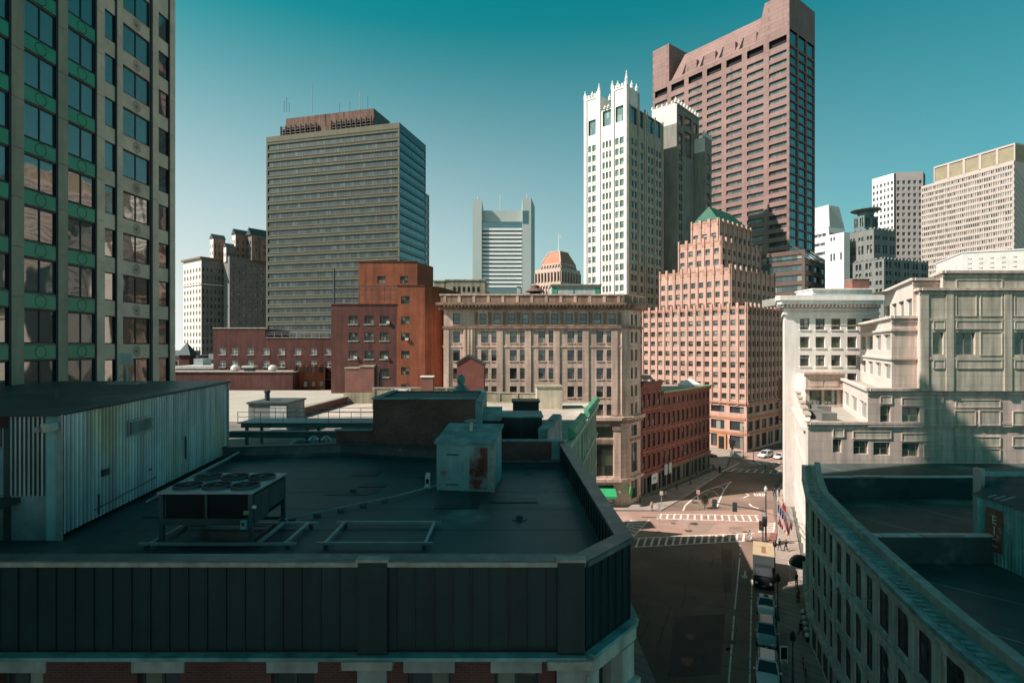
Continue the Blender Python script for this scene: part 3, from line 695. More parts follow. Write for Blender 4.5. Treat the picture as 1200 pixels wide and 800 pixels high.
m_ = MB(); m_.fbox(FH, .25, 1.5, .002, .03, DECK + .1, z1 - .15, mTealP); m_.tube(FH.P(.5, .06, DECK + 1.75), FH.P(1.1, .06, DECK + 1.75), .03, mSteelD, 6); m_.tube(FH.P(.5, .06, DECK + .3), FH.P(1.1, .06, DECK + .3), .03, mSteelD, 6)
m_.tube(FH.P(1.3, .05, DECK + 1.0), FH.P(1.3, .05, DECK + 1.4), .02, mGalv, 6); m_.build("panel_door", bh)
m_ = MB(); m_.fbox(FH, FH.L - .1, FH.L + .08, -.1, .07, DECK, z1, mCopL); m_.build("corner_trim", bh)
m_ = MB(); px_, py_ = FH.p(1.35, -1.7); m_.tube((px_, py_, 24.5), (px_, py_, 25.1), .09, mWhiteM, 10); m_.lathe([(.1, 25.1), (.35, 25.12), (.3, 25.18), (.08, 25.25)], mCopperD, 14, (px_, py_)); m_.build("vent_pipe", bh)
o = MB(); o.box(-.17, .17, -.14, .14, 0, .1, mWhiteM); o.hexa([(-.12, -.08, .1), (.12, -.08, .1), (.12, .1, .1), (-.12, .1, .1), (-.1, -.2, .62), (.14, -.2, .62), (.12, .1, .75), (-.1, .1, .75)], mWhiteM); o.box(-.07, .09, -.17, -.1, .25, .5, mDark)
o = o.build("roof_vent", bevel=.01); o.location = (-4.15, 27.3, DECK); tag(o, "small white gooseneck vent left of the rusty access hut", "vent")
for (x, y) in ((608, 605), (606, 636), (580, 560)):
    pass
# ================================================================ generic building pieces
def base_pt(Fc): return (Fc.b.x, Fc.b.y, 0)
def two_face(name, label, cat, FL, FR, z0, z1, m, mroof, opsL, opsR, rev=.3, mr=None, par=.0, mR=None, parent=None, wname="wall"):
    t = parent or thing(name, label, cat, base_pt(FL))
    b = MB(); wall(b, FL, z0, z1, opsL, m, rev, mr); wall(b, FR, z0, z1, opsR, mR or m, rev, mr); shell(b, FL, FR, z0, z1, m, mroof, par)
    b.build(wname, t); return t
def rows(z0, pitch, h, n): return [(z0 + i * pitch, z0 + i * pitch + h) for i in range(n)]
def cap_band(mb, Fcs, z0, z1, out, m, inn=.3):
    for Fc in Fcs: mb.fbox(Fc, -out * .99, Fc.L + out * .99, -inn, out, z0, z1, m)
def box_thing(name, label, cat, x0, x1, Y, z0, z1, depth, m, mtop=None, group=None):
    t = thing(name, label, cat, ((PX(x0, Y) + PX(x1, Y)) / 2, Y, z0), group)
    b = MB(); b.box(PX(x0, Y), PX(x1, Y), Y, Y + depth, z0, z1, m); b.build("wall", t)
    b = MB(); b.box(PX(x0, Y) - .12, PX(x1, Y) + .12, Y - .12, Y + depth + .12, z1, z1 + .15, mtop or m); b.build("roof", t)
    return t
mRoofP = mat("sunlit gravel roof", (0.42, 0.36, 0.31), .95, .2, .3, mottle=((.5, .44, .38), .15, .5))
mRoofW = mat("pale membrane roof", (0.40, 0.37, 0.32), .9, .15, .2)
mRoofG = mat("grey tar roof", (0.16, 0.16, 0.15), .9, .25, .3)
mOlive = mat("olive rendered parapet", (0.33, 0.30, 0.22), .9, .25, .8, streak=.3)
mBrickR = mat("red brick", (0.21, 0.062, 0.048), .9, .22, .5, brick=((0.165, 0.05, .04), (0.17, .10, .085), .22, .075))
mBrickO = mat("orange red brick", (0.28, 0.078, 0.036), .9, .22, .35, streak=.25, brick=((0.235, 0.064, .033), (0.20, .10, .065), .22, .075))
mBrickM = mat("maroon brick", (0.12, 0.042, 0.036), .9, .25, .4, streak=.2, brick=((0.095, 0.034, .031), (0.09, .06, .053), .22, .075))

# ================================================================ roofs between (left centre)
lb = thing("low_building", "low brick block with pale membrane roof behind the corrugated shed", "building", (-30, 52, 0))
b = MB(); b.box(-60, -9.5, 52, 118, 0, 19.6, mBrickD, skip=(1,))
b.poly([(-60, 52, 19.6), (-9.5, 52, 19.6), (-9.5, 118, 19.6), (-60, 118, 19.6)], mRoofG); b.build("wall", lb)
b = MB(); b.poly([(-60, 66, 20.0), (-28.0, 66, 20.0), (-26.6, 92, 20.0), (-26.0, 112, 20.0), (-60, 112, 20.0)], mRoofW)
b.poly([(-60, 66, 19.6), (-28.0, 66, 19.6), (-28.0, 66, 20.0), (-60, 66, 20.0)], mRoofW); b.build("pale_roof", lb)
b = MB(); b.poly([(-27.2, 64, 19.85), (-9.5, 64, 19.85), (-9.5, 100, 19.85), (-26, 100, 19.85)], mRoofP); b.build("gravel_roof", lb)
b = MB(); Fp = Fac((-28.0, 64.5), (-26.0, 94)); Fp2 = Fac((-26.6, 94), (-28.6, 64.5))
b.hexa([(-28.3, 64.5, 19.6), (-27.6, 64.5, 19.6), (-25.7, 94, 19.6), (-26.4, 94, 19.6), (-28.3, 64.5, 20.9), (-27.6, 64.5, 20.9), (-25.7, 94, 20.9), (-26.4, 94, 20.9)], mBrickR); b.build("brick_parapet", lb)
b = MB(); b.hexa([(-28.4, 64.4, 20.9), (-27.5, 64.4, 20.9), (-25.6, 94, 20.9), (-26.5, 94, 20.9), (-28.4, 64.4, 21.0), (-27.5, 64.4, 21.0), (-25.6, 94, 21.0), (-26.5, 94, 21.0)], mCopL); b.build("coping", lb)
t = thing("roof_penthouse", "grey boxy stair penthouse with flat lid on the pale roof", "roof hut", (-29, 62, 19.6))
b = MB(); x0, x1 = PX(291, 61), PX(337, 61); xm = PX(317, 61)
b.box(x0, x1, 61, 66, 19.6, 22.6, mat("grey panel", (.24, .25, .24), .7, .15, 1, streak=.2)); b.build("wall", t)
b = MB(); b.box(x0 - .15, x1 + .15, 60.85, 66.2, 22.6, 22.8, mGalvD); b.build("roof", t)
b = MB(); b.box(xm, x1 - .1, 60.93, 60.995, 19.8, 22.4, mWhiteM); b.build("door", t)
b = MB(); b.tube((x0 + 1.2, 63, 22.8), (x0 + 1.2, 63, 23.7), .28, mSteelD, 10); b.lathe([(.36, 23.7), (.36, 23.9), (.1, 24)], mSteelD, 10, (x0 + 1.2, 63)); b.build("flue", t)
# steel catwalk with rails
cw = thing("roof_catwalk", "rusty teal steel catwalk with pipe railing spanning the light well", "catwalk", (-17, 51, 20))
mBeam = mat("teal painted beam", (.11, .19, .19), .6, .3, .6, mottle=((.30, .19, .13), .8, .6))
b = MB(); xa, xb = PX(286, 51), PX(520, 51)
b.box(xa, xb, 50.4, 50.6, 21.55, 21.95, mBeam); b.box(xa, xb, 53.4, 53.6, 21.55, 21.95, mBeam)
b.box(PX(271, 49), PX(437, 49), 48.6, 49.0, 21.0, 21.45, mBeam); b.box(PX(271, 49), PX(437, 49), 48.5, 49.1, 21.45, 21.5, mCopL); b.box(PX(271, 49), PX(437, 49), 48.5, 49.1, 20.95, 21.0, mBeam)
for i in range(9):
    x = xa + .4 + i * (xb - xa - .8) / 8; b.box(x - .1, x + .1, 50.601, 53.399, 21.6, 21.9, mBeam)
for x in (xa + .5, xa + 6, xa + 12, xb - 1): b.box(x - .12, x + .12, 50.4, 50.6, 19.6, 21.549, mBeam); b.box(x - .12, x + .12, 53.4, 53.6, 19.6, 21.549, mBeam)
b.build("beam", cw)
b = MB(); b.box(xa - .3, xb, 50.3, 53.7, 21.951, 22.02, mGalv); b.build("walkway_grating", cw)
b = MB()
for z in (22.55, 23.0): b.tube((xa - .3, 50.4, z), (xb, 50.4, z), .025, mGalv, 6); b.tube((xa - .3, 53.6, z), (xb, 53.6, z), .025, mGalv, 6)
for i in range(10):
    x = xa - .28 + i * (xb - xa + .2) / 9; b.tube((x, 50.4, 22.02), (x, 50.4, 23.0), .03, mGalv, 6); b.tube((x, 53.6, 22.02), (x, 53.6, 23.0), .03, mGalv, 6)
b.build("railing", cw)
for (x, Y, z, r_, lab, kind) in ((353, 43, 20.6, 1.3, "big dark domed ventilator in the light well", 'dome'),):
    t = thing("dome_ventilator", lab, "ventilator", (PX(x, Y), Y, 18))
    b = MB(); b.lathe([(r_, 18), (r_, z), (r_ * .9, z + .5), (r_ * .6, z + .95), (r_ * .2, z + 1.15)], mGalvD, 18, (PX(x, Y), Y)); b.build("dome", t, True)
t = thing("turbine_vents", "pair of bright metal vent cowls beside the dark dome", "vents", (PX(375, 43), 43, 18))
b = MB()
for dx in (-.5, .5): b.tube((PX(375, 43) + dx, 43, 18), (PX(375, 43) + dx, 43, 21.3), .28, mGalv, 10); b.lathe([(.3, 21.2), (.42, 21.4), (.4, 21.75), (.15, 22)], mGalv, 12, (PX(375, 43) + dx, 43))
b.build("cowl", t)
# low red brick building behind the pale roof
lr = thing("brick_building", "low dark red brick annex with pale flat roof and two roof vents", "building", (-50, 113, 0))
FLr = Fac((PX(255, 113), 113), (PX(343, 113), 113)); FRr = Fac((PX(343, 113), 113), (PX(343, 113) + 4.5, 123))
zt = 23.6; b = MB()
b.box(-75, FLr.b.x, 113, 122, 0, zt, mBrickM, skip=(1,)); b.poly([(-75, 113, zt), (FLr.b.x, 113, zt), (FLr.b.x, 122, zt), (-75, 122, zt)], mRoofP); b.build("wall", lr)
b = MB(); b.box(-75.2, FLr.b.x + .2, 112.8, 113.1, zt, zt + .25, mCopL); b.build("coping", lr)
for i, x in enumerate((276, 320)):
    b = MB(); b.lathe([(.55, zt), (.55, zt + .4), (.95, zt + .45), (.9, zt + 1.0), (.4, zt + 1.4)], mWhiteM, 12, (PX(x, 116), 116)); b.build("roof_vent", lr)
b = MB(); b.box(PX(283, 116), PX(297, 116), 116, 118, zt + .8, zt + 1.2, mWhiteM); b.box(PX(285, 116), PX(295, 116), 116.3, 117.7, zt, zt + .8, mSteelD); b.build("air_handler", lr)
l2 = thing("brick_building", "small orange red brick wing with notched parapet beside the annex", "building", (-42, 116, 0))
F2 = Fac((PX(344, 116), 116), (PX(381, 118), 118)); ops = []; wn = Wins(); b = MB()
wn.grid(ops, F2, spans(F2.L, 4, .8), rows(20.3, 3, 1.2, 2), style=(1, 1), fm=mFrD, gm=gDark)
wall(b, F2, 0, 24.6, ops, mBrickO, .25); b.prism([F2.p(0, -.3), F2.p(F2.L, -.3), F2.p(F2.L, -8), F2.p(0, -8)], 0, 24.4, mBrickR); 
for i in range(5): b.fbox(F2, i * F2.L / 5 + .3, i * F2.L / 5 + 1.0, -.29, 0, 24.601, 25.0, mBrickO)
b.build("wall", l2); wn.finish(l2)
# long red brick block
q = thing("brick_building", "long flat red brick block with small paired windows below the striped office slab", "building", (-45, 125, 0))
Yq = 125; FQ = Fac((PX(250, Yq), Yq), (PX(400, Yq), Yq)); z1 = PZ(385, Yq); zlow = PZ(396, Yq); sm = FQ.sx(311)
ops = []; wn = Wins(); 
xs = [260.5, 275, 293.5, 312, 330, 349, 367.5, 385]
cols = [(FQ.sx(x) - .75, FQ.sx(x) + .75) for x in xs]
wn.grid(ops, FQ, cols, [(PZ(415.5, Yq), PZ(408, Yq)), (PZ(430, Yq), PZ(422.5, Yq)), (PZ(444, Yq), PZ(437, Yq))], style=(2, 2), fm=mFrW, gm=gSash, inset=.12)
b = MB(); wall(b, FQ, 0, zlow, ops, mBrickM, .25); wall(b, FQ, zlow, z1, [], mBrickM, s1=sm)
b.prism([FQ.p(0, -.3), FQ.p(FQ.L, -.3), FQ.p(FQ.L, -18), FQ.p(0, -18)], 0, zlow - .3, mBrickM, mRoofG)
b.box(FQ.a.x, FQ.a.x + sm, Yq + .3, Yq + 14, zlow, z1 - .1, mBrickM); b.build("wall", q)
b = MB(); b.fbox(FQ, -.1, sm + .1, -.4, .12, z1, z1 + .25, mCopL); b.fbox(FQ, sm + .1, FQ.L, -.4, .12, zlow, zlow + .15, mCopL); b.build("coping", q)
for o in ops: b = MB(); b.fbox(FQ, o[0] - .1, o[1] + .1, -.02, .1, o[2] - .18, o[2] - .002, mLintel); b.build("window_sill", q)
b = MB(); s_ = FQ.sx(286)
for z in (zlow + .8, zlow + 1.3): b.tube(FQ.P(s_, -.2, z), FQ.P(FQ.L, -.2, z), .04, mGalv, 6)
for i in range(14): b.tube(FQ.P(s_ + i * (FQ.L - s_) / 13, -.2, zlow + .1), FQ.P(s_ + i * (FQ.L - s_) / 13, -.2, zlow + 1.3), .04, mGalv, 6)
b.build("roof_railing", q); wn.finish(q)
# tall orange brick building
ob = thing("brick_building", "tall orange red brick block with caged roof deck and rounded right corner", "building", (-25, 105, 0))
Yo = 105; FO = Fac((PX(388, Yo), Yo), (PX(465, Yo), Yo)); zo = PZ(357, Yo); FO2 = Fac((PX(465, Yo), Yo), (PX(498, Yo), Yo))
zo2 = PZ(335, Yo); ops = []; ops2 = []; wn = Wins()
cols = [(FO.sx(x) - .85, FO.sx(x) + .85) for x in (414, 432.5, 450.5)]
rw = [(PZ(379.5 + d, Yo), PZ(370 + d, Yo)) for d in (0, 19.5, 41, 62, 83)]
wn.grid(ops, FO, cols, rw, style=(3, 2), fm=mFrD, gm=gSash, inset=.15)
cols2 = [(FO2.sx(475) - .8, FO2.sx(475) + .8)]
rw2 = [(PZ(y + 9, Yo), PZ(y, Yo)) for y in (347, 371, 390, 411, 430, 450)]
wn.grid(ops2, FO2, cols2, rw2, style=(2, 2), fm=mFrD, gm=gSash, inset=.15)
b = MB(); wall(b, FO, 0, zo, ops, mBrickM, .25); b.prism([FO.p(0, -.3), FO.p(FO.L, -.3), FO.p(FO.L, -10), FO.p(0, -10)], 0, zo - .4, mBrickM, mRoofP); b.build("lower_wall", ob)  # darker maroon brick carries the shade on this lower part
b = MB(); wall(b, FO2, 0, zo2, ops2, mBrickO, .25)
P0 = Vector(FO2.p(FO2.L)); pts = [P0, P0 + Vector((1.2, .5)), P0 + Vector((2.2, 1.4)), P0 + Vector((2.9, 2.7)), P0 + Vector((5.6, 13.5))]
for a, c in zip(pts[:-1], pts[1:]): b.poly([(*a, 0), (*c, 0), (*c, zo2), (*a, zo2)], mBrickO)
b.poly([(FO2.a.x, Yo, zo2 - .2)] + [(*p, zo2 - .2) for p in pts] + [(FO2.a.x, Yo + 13.5, zo2 - .2)], mRoofG)
b.poly([(FO2.a.x, Yo, zo - 1), (FO2.a.x, Yo, zo2), (FO2.a.x, Yo + 13, zo2), (FO2.a.x, Yo + 13, zo - 1)][::-1], mBrickO)
b.poly([(*pts[-1], 0), (FO2.a.x, Yo + 13.5, 0), (FO2.a.x, Yo + 13.5, zo2), (*pts[-1], zo2)], mBrickO); b.build("wall", ob)
Yu = 111; FU = Fac((PX(420, Yu), Yu), (PX(489, Yu), Yu)); FU2 = Fac(FU.b, FU.b + Vector((2.2, 7)))
opu = []; wn.grid(opu, FU, [(FU.sx(x) - .8, FU.sx(x) + .8) for x in (447, 473.5)], [(PZ(332, Yu), PZ(323.5, Yu))], style=(2, 2), fm=mFrD, gm=gSash, inset=.15)
two_face("", "", "", FU, FU2, zo - .5, PZ(307, Yu), mBrickO, mRoofG, opu, [], .25, parent=ob, wname="upper_storey")
b = MB(); b.fbox(FU, -.1, FU.L + .1, -.3, .12, PZ(307, Yu), PZ(307, Yu) + .2, mBrickM); b.fbox(FO2, 0, FO2.L, -.3, .1, zo2, zo2 + .2, mBrickM); b.fbox(FO, -.1, FO.L, -.3, .12, zo, zo + .22, mBrickM); b.build("coping", ob)
for o in ops: b = MB(); b.fbox(FO, o[0] - .12, o[1] + .12, -.02, .1, o[2] - .2, o[2] - .002, mLintel); b.build("window_sill", ob)
b = MB(); zc0, zc1 = zo + .2, PZ(334.5, Yo)
for i in range(11): b.tube(FO.P(.6 + i * (FO.L - .7) / 10, -.3, zc0), FO.P(.6 + i * (FO.L - .7) / 10, -.3, zc1), .06, mSteelD, 6)
for z in (zc0 + .9, zc0 + 1.6, zc1 - .8, zc1): b.tube(FO.P(.6, -.3, z), FO.P(FO.L - .1, -.3, z), .055, mSteelD, 6)
for i in range(10):
    a = .6 + i * (FO.L - .7) / 10; c = .6 + (i + 1) * (FO.L - .7) / 10
    b.tube(FO.P(a, -.3, zc1 - .8), FO.P((a + c) / 2, -.3, zc1), .04, mSteelD, 5); b.tube(FO.P((a + c) / 2, -.3, zc1), FO.P(c, -.3, zc1 - .8), .04, mSteelD, 5)
b.tube(FO.P(.5, -.3, zc0), FO.P(.5, -.3, PZ(314.5, Yo)), .16, mSteelD, 8); b.tube(FO.P(FO.L + .1, -.3, zc0), FO.P(FO.L + .1, -.3, zc1), .16, mCopL, 8); b.build("roof_cage", ob)
for sx_, z in ((FO.sx(455), rw[0][0]), (FO.sx(453), rw[2][0]), (FO.sx(417), rw[2][0]), (FO.sx(477), rw2[2][0])): b = MB(); b.box(FO.a.x + sx_ - .3, FO.a.x + sx_ + .3, Yo - .35, Yo + .1, z + .05, z + .5, mWhiteM); b.build("window_air_conditioner", ob)
wn.finish(ob)
# chimneys, parapets and roof things between
ch = thing("brick_chimney", "broad pale red brick chimney stack pair before the orange block", "chimney", (-24, 88, 19))
b = MB(); Yc = 88; b.box(PX(403.5, Yc), PX(421, Yc), Yc + .3, Yc + 2.5, 19.6, PZ(432, Yc), mBrickP); b.box(PX(421.2, Yc), PX(438, Yc), Yc, Yc + 3, 19.6, PZ(430, Yc), mBrickP); b.build("stack", ch)
b = MB(); b.box(PX(403, Yc), PX(421, Yc), Yc + .2, Yc + 2.6, PZ(432, Yc), PZ(432, Yc) + .2, mOlive); b.box(PX(421, Yc), PX(438.4, Yc), Yc - .1, Yc + 3.1, PZ(430, Yc), PZ(430, Yc) + .2, mOlive)
b.box(PX(403, Yc), PX(439, Yc), Yc - .2, Yc - .002, 19.6, PZ(460, Yc), mOlive); b.build("cap", ch)
b = MB(); b.tube((PX(441, 89), 89, 19.6), (PX(441, 89), 89, PZ(426, 89)), .22, mSteelD, 8); b.tube((PX(446, 89), 89, 19.6), (PX(446, 89), 89, PZ(436, 89)), .3, mSteelD, 8); b.build("flue", ch)
gb = thing("gabled_chimney", "steep gabled red brick chimney wall before the stone corner block", "chimney", (-5, 79, 21))
Yg = 79; x0, x1, xm = PX(535.5, Yg), PX(567, Yg), PX(548.5, Yg); b = MB()
for y, s_ in ((Yg, 1), (Yg + 3.2, -1)):
    b.poly([(x0, y, 21), (x1, y, 21), (x1, y, PZ(427, Yg)), (xm, y, PZ(417.5, Yg)), (x0, y, PZ(426, Yg))][::s_], mBrickR)
b.poly([(x1, Yg, 21), (x1, Yg + 3.2, 21), (x1, Yg + 3.2, PZ(427, Yg)), (x1, Yg, PZ(427, Yg))], mBrickR); b.poly([(x0, Yg, 21), (x0, Yg + 3.2, 21), (x0, Yg + 3.2, PZ(426, Yg)), (x0, Yg, PZ(426, Yg))][::-1], mBrickR); b.build("brick_gable", gb)
b = MB(); e = .14
for (a, c) in (((x0 - .2, PZ(426, Yg) - .1), (xm, PZ(417.5, Yg))), ((xm, PZ(417.5, Yg)), (x1 + .2, PZ(427, Yg) - .15))):
    b.hexa([(a[0], Yg - .15, a[1]), (c[0], Yg - .15, c[1]), (c[0], Yg + 3.3, c[1]), (a[0], Yg + 3.3, a[1]), (a[0], Yg - .15, a[1] + .25), (c[0], Yg - .15, c[1] + .25), (c[0], Yg + 3.3, c[1] + .25), (a[0], Yg + 3.3, a[1] + .25)], mSteelD)
b.build("coping", gb)
# corner building on the street, green copper cornice
mIvo = mat("pale green grey stone", (0.62, 0.57, 0.43), .85, .18, .6, streak=.3)
cb = thing("corner_building", "pale stone street building with bright green copper cornice beyond the teal roof", "building", (8, 60, 0))
FI = Fac((2.7, 38.5), (11.5, 77)); LI = FI.L; wn = Wins(); ops = []
tops = 21.2
for k, (sa, sb, n) in enumerate(((2, 17.2, 5), (18.2, 29.0, 4), (30.2, LI - .5, 4))):
    cw_ = (sb - sa) / n
    for i in range(n):
        c = sa + cw_ * (i + .5); wd = cw_ * .6
        for z0_, h_ in ((17.6, 2.5), (13.6, 2.7), (9.6, 2.7), (5.4, 2.8), (.6, 3.4)):
            ops.append((c - wd / 2, c + wd / 2, z0_, z0_ + h_)); wn.add(FI, c, z0_, wd, h_, (1, 2), mFrG, gSash, .25)
b = MB(); wall(b, FI, 0, tops, ops, mIvo, .3)
b.poly([(11.5, 77, 0), (-9.3, 77, 0), (-9.3, 77, tops), (11.5, 77, tops)], mIvo); b.poly([(-9.3, 77, 0), (-9.3, 36.5, 0), (-9.3, 36.5, tops), (-9.3, 77, tops)], mBrickD)
b.poly([(-9.3, 36.5, 0), (2.4, 36.5, 0), (2.7, 38.5, 0), (2.7, 38.5, tops), (2.4, 36.5, tops), (-9.3, 36.5, tops)], mBrickD)
for k, (sa, sb, n) in enumerate(((2, 17.2, 5), (18.2, 29.0, 4), (30.2, LI - .5, 4))):
    cw_ = (sb - sa) / n
    for i in range(n + 1): b.fbox(FI, sa + cw_ * i - .28, sa + cw_ * i + .28, 0.003, .22, 4.6, 20.4, mIvo)
b.build("wall", cb)
b = MB()
for z, o_, h_ in ((16.7, .4, .35), (12.7, .28, .3), (8.6, .28, .3), (4.4, .45, .4), (20.4, .5, .5)): b.fbox(FI, 0, LI + .3, 0.004, o_, z, z + h_, mIvo)
b.build("belt_course", cb)
for sa, sb in ((9.5, 20.5), (23.5, LI + .6)):
    b = MB(); prof = [(.0, 21.0), (.55, 21.1), (.7, 21.4), (.45, 21.85), (.0, 21.95)]
    for (t0, z0_), (t1, z1_) in zip(prof[:-1], prof[1:]): b.poly([FI.P(sa, t0, z0_), FI.P(sb, t0, z0_), FI.P(sb, t1, z1_), FI.P(sa, t1, z1_)], mCopper)
    b.poly([FI.P(sb, t, z) for t, z in prof], mCopper); b.poly([FI.P(sa, t, z) for t, z in reversed(prof)], mCopper); b.poly([FI.P(sa, 0, 21.0), FI.P(sa, 0, 21.95), FI.P(sb, 0, 21.95), FI.P(sb, 0, 21.0)], mCopper); b.build("copper_cornice", cb)
b = MB(); b.poly([(-9.3, 36.5, 21.0), (2.4, 36.5, 21.0), (2.7, 38.5, 21.0), (11.4, 76.9, 21.0), (-9.3, 76.9, 21.0)], mRoofP); b.build("roof", cb)
b = MB()
for a, c, z in (((-20, 79.4), (-4.5, 79.4), 22.9), ((-4.5, 79.4), (3.5, 77.3), 22.3)):
    Fq = Fac(a, c); b.fbox(Fq, 0, Fq.L, -.4, 0, 18, z, mOlive); b.fbox(Fq, 0, Fq.L, -.5, .1, z, z + .12, mCopL)
    for i in range(int(Fq.L / 2.6)): b.fbox(Fq, i * 2.6 + .1, i * 2.6 + .35, 0.003, .12, 18, z, mOlive)
tag(b.build("parapet_wall"), "long low olive rendered parapet on the roofs before the stone corner block", "parapet")
b = MB()
Fq = Fac((2.3, 36), (4.0, 44.5)); b.fbox(Fq, 0, Fq.L, -.6, 0, 21, 23.4, mCopperD)
for i in range(11): b.fbox(Fq, i * .75, i * .75 + .35, -.62, .02, 23.401, 23.62, mCopperD)
b.build("crested_parapet", cb)
b = MB(); b.box(-2.2, 2.2, 40.5, 44, 20.9, 23.75, mSeam); b.box(-2.3, 2.3, 40.4, 44.1, 23.75, 23.85, mCopperD); b.build("roof_plinth", cb)
b = MB(); b.box(-3.0, -.9, 37.2, 40, 20.9, 24.0, mSeamD); b.hexa([(-3.2, 37.0, 24.0), (-.7, 37.0, 24.0), (-.7, 40.2, 24.3), (-3.2, 40.2, 24.3), (-3.2, 37.0, 24.3), (-.7, 37.0, 24.3), (-.7, 40.2, 24.6), (-3.2, 40.2, 24.6)], mCopperD); b.build("hatch_hood", cb)
wn.finish(cb)
sb_ = thing("brick_bulkhead", "broad sooty brick lift bulkhead with teal metal corner behind the roof edge", "roof structure", (-5, 36.3, 21))
b = MB(); xa, xb = PX(437, 36.3), PX(557, 36.3); b.box(xa, xb, 36.3, 43, 19.6, 25.5, mBrickV, skip=(1,)); b.box(-11.6, xa, 36.6, 38.5, 19.6, 23.4, mBrickV); b.poly([(xa, 36.3, 25.4), (xb, 36.3, 25.4), (xb, 43, 25.4), (xa, 43, 25.4)], mRoofG); b.build("wall", sb_)
b = MB(); b.box(xa - .08, xb + .1, 36.2, 36.6, 25.5, 25.6, mCopperD); b.box(xa - .08, xa + .3, 36.6, 43, 25.5, 25.6, mCopperD); b.box(-11.7, xa - .082, 36.5, 36.8, 23.4, 23.5, mCopperD); b.build("coping", sb_)
b = MB(); b.box(xb + .002, xb + .45, 36.25, 43, 21, 25.4, mCopperD); b.build("corner_trim", sb_)
# roof things in the sun
cu = thing("roof_cupola", "small teal copper cupola with ball finial above the sooty bulkhead", "cupola", (PX(540, 46), 46, 22))
b = MB(); cx, cy = PX(540.5, 46), 46; b.lathe([(1.55, 21), (1.55, 24.5), (1.7, 24.55), (.95, 25.0), (.45, 25.6), (.3, 25.7)], mCopperD, 8, (cx, cy)); b.build("roof", cu)
b = MB(); b.lathe([(.3, 25.7), (.16, 25.8), (.30, 25.95), (.36, 26.2), (.28, 26.45), (.1, 26.6)], mCopperD, 12, (cx, cy)); b.build("finial", cu, True)
v = MB(); v.lathe([(.35, 21), (.35, 24.85), (.5, 24.9), (.5, 25.3), (.3, 25.45)], mWhite, 14, (PX(562, 45), 45)); tag(v.build("mushroom_vent"), "round white mushroom vent next to the copper cupola", "vent")
t = box_thing("roof_penthouse", "tan boxy lift penthouse on the sunlit roof near the green cornice", "roof hut", 629, 659, 70, 21, PZ(454, 70), 3.5, mat("tan render", (.52, .46, .36), .85, .15, .8, streak=.2), mOlive)
t = box_thing("air_handler", "plain dark box air handler before the tan penthouse", "air handler", 601, 631.5, 56, 21, PZ(471.5, 56), 2.6, mSeamD, mSeam)
for x in (612, 621):
    v = MB(); v.lathe([(.3, 0), (.3, .5), (.55, .55), (.5, .8), (.2, .95)], mWhite, 12); o = v.build("mushroom_vent"); o.location = (PX(x, 66), 66, 21); tag(o, "white mushroom vent, %s of two behind the dark air handler" % ("left" if x < 615 else "right"), "vent", "white vents behind the air handler")
b = MB(); b.box(PX(493, 77), PX(507.5, 77), 77, 78.2, 19, PZ(442, 77), mBrickP); b.box(PX(492.3, 77), PX(508.2, 77), 76.9, 78.3, PZ(442, 77), PZ(440.5, 77), mWhite); tag(b.build("brick_chimney"), "small square brick chimney with white cap at the foot of the orange block", "chimney")
t = thing("air_handler", "pale rooftop air handler with teal base near the small square chimney", "air handler", (PX(466, 70), 70, 19.6))
b = MB(); b.box(PX(459, 70), PX(476, 70), 70, 72, 22, 23.4, mWhiteM); b.build("casing", t); b = MB(); b.box(PX(461, 70), PX(474, 70), 70.2, 71.8, 19.6, 21.999, mTealP); b.build("base", t)
rr = random.Random(3)
for i in range(9):
    x = 500 + i * 5 + rr.uniform(-2, 2); Y = 58 + rr.uniform(0, 8); h_ = rr.uniform(.5, 1.5); b = MB()
    k_ = i % 3
    if k_ == 0: b.lathe([(.12, 0), (.12, h_), (.22, h_ + .02), (.2, h_ + .2), (.05, h_ + .3)], mWhiteM, 10)
    elif k_ == 1: b.box(-.7, .7, -.4, .4, .15, .5 + h_ * .4, mGalv); b.box(-.6, -.4, -.3, .3, 0, .149, mSteelD); b.box(.4, .6, -.3, .3, 0, .149, mSteelD)
    else: b.tube((0, 0, 0), (0, 0, h_ + .4), .1, mGalv, 8); b.tube((0, 0, h_ + .4), (.3, 0, h_ + .55), .1, mGalv, 8)
    o = b.build(("vent_pipe", "roof_unit", "vent_pipe")[k_], bevel=0); o.location = (PX(x, Y), Y, 21.0)
    tag(o, ("slim white capped roof pipe behind the sooty bulkhead", "low grey rooftop box on feet behind the sooty bulkhead", "bent grey roof pipe behind the sooty bulkhead")[k_], ("pipe", "roof unit", "pipe")[k_], ("capped pipes behind the bulkhead", "low units behind the bulkhead", "bent pipes behind the bulkhead")[k_])
# ================================================================ left glass and stone tower
mTP = mat("olive grey granite pier", (0.36, 0.30, 0.215), .55, .18, .5, streak=.15, spec=.5)
mTB = mat("beige granite panel", (0.72, 0.50, 0.38), .5, .22, .5, spec=.5)
mTG = mat("green spandrel panel", (0.03, 0.30, 0.17), .35, .15, .4, spec=.5)
mTD = mat("dark bronze mullion", (0.035, 0.03, 0.04), .5)
mRing = mat("dark ring line", (0.02, 0.05, 0.035), .6); mRingB = mat("etched ring", (0.22, .16, .13), .7)
gTow = glass("teal mirror glass", (.004, .008, .010), mirror=.2, wave=.03, pb=0.0, mcol=(.92, .84, .78))
K = .8
lt = thing("office_tower", "tall green spandrelled glass and granite tower filling the left edge", "tower", (-33, 50, 0))
def LX(Y): return (-36.2 * K) + (Y - 41.4 * K) * .0492
FT = Fac((LX(26), 26), (LX(58.1 * K), 58.1 * K))
fl = 3.86 * K; zs0 = 29.1 - 8 * fl      # spandrel tops
gcols = [(27, 66), (79, 111)]; wn = Wins(); ops = []; nfl = 20
def S(x): return FT.sx(x)
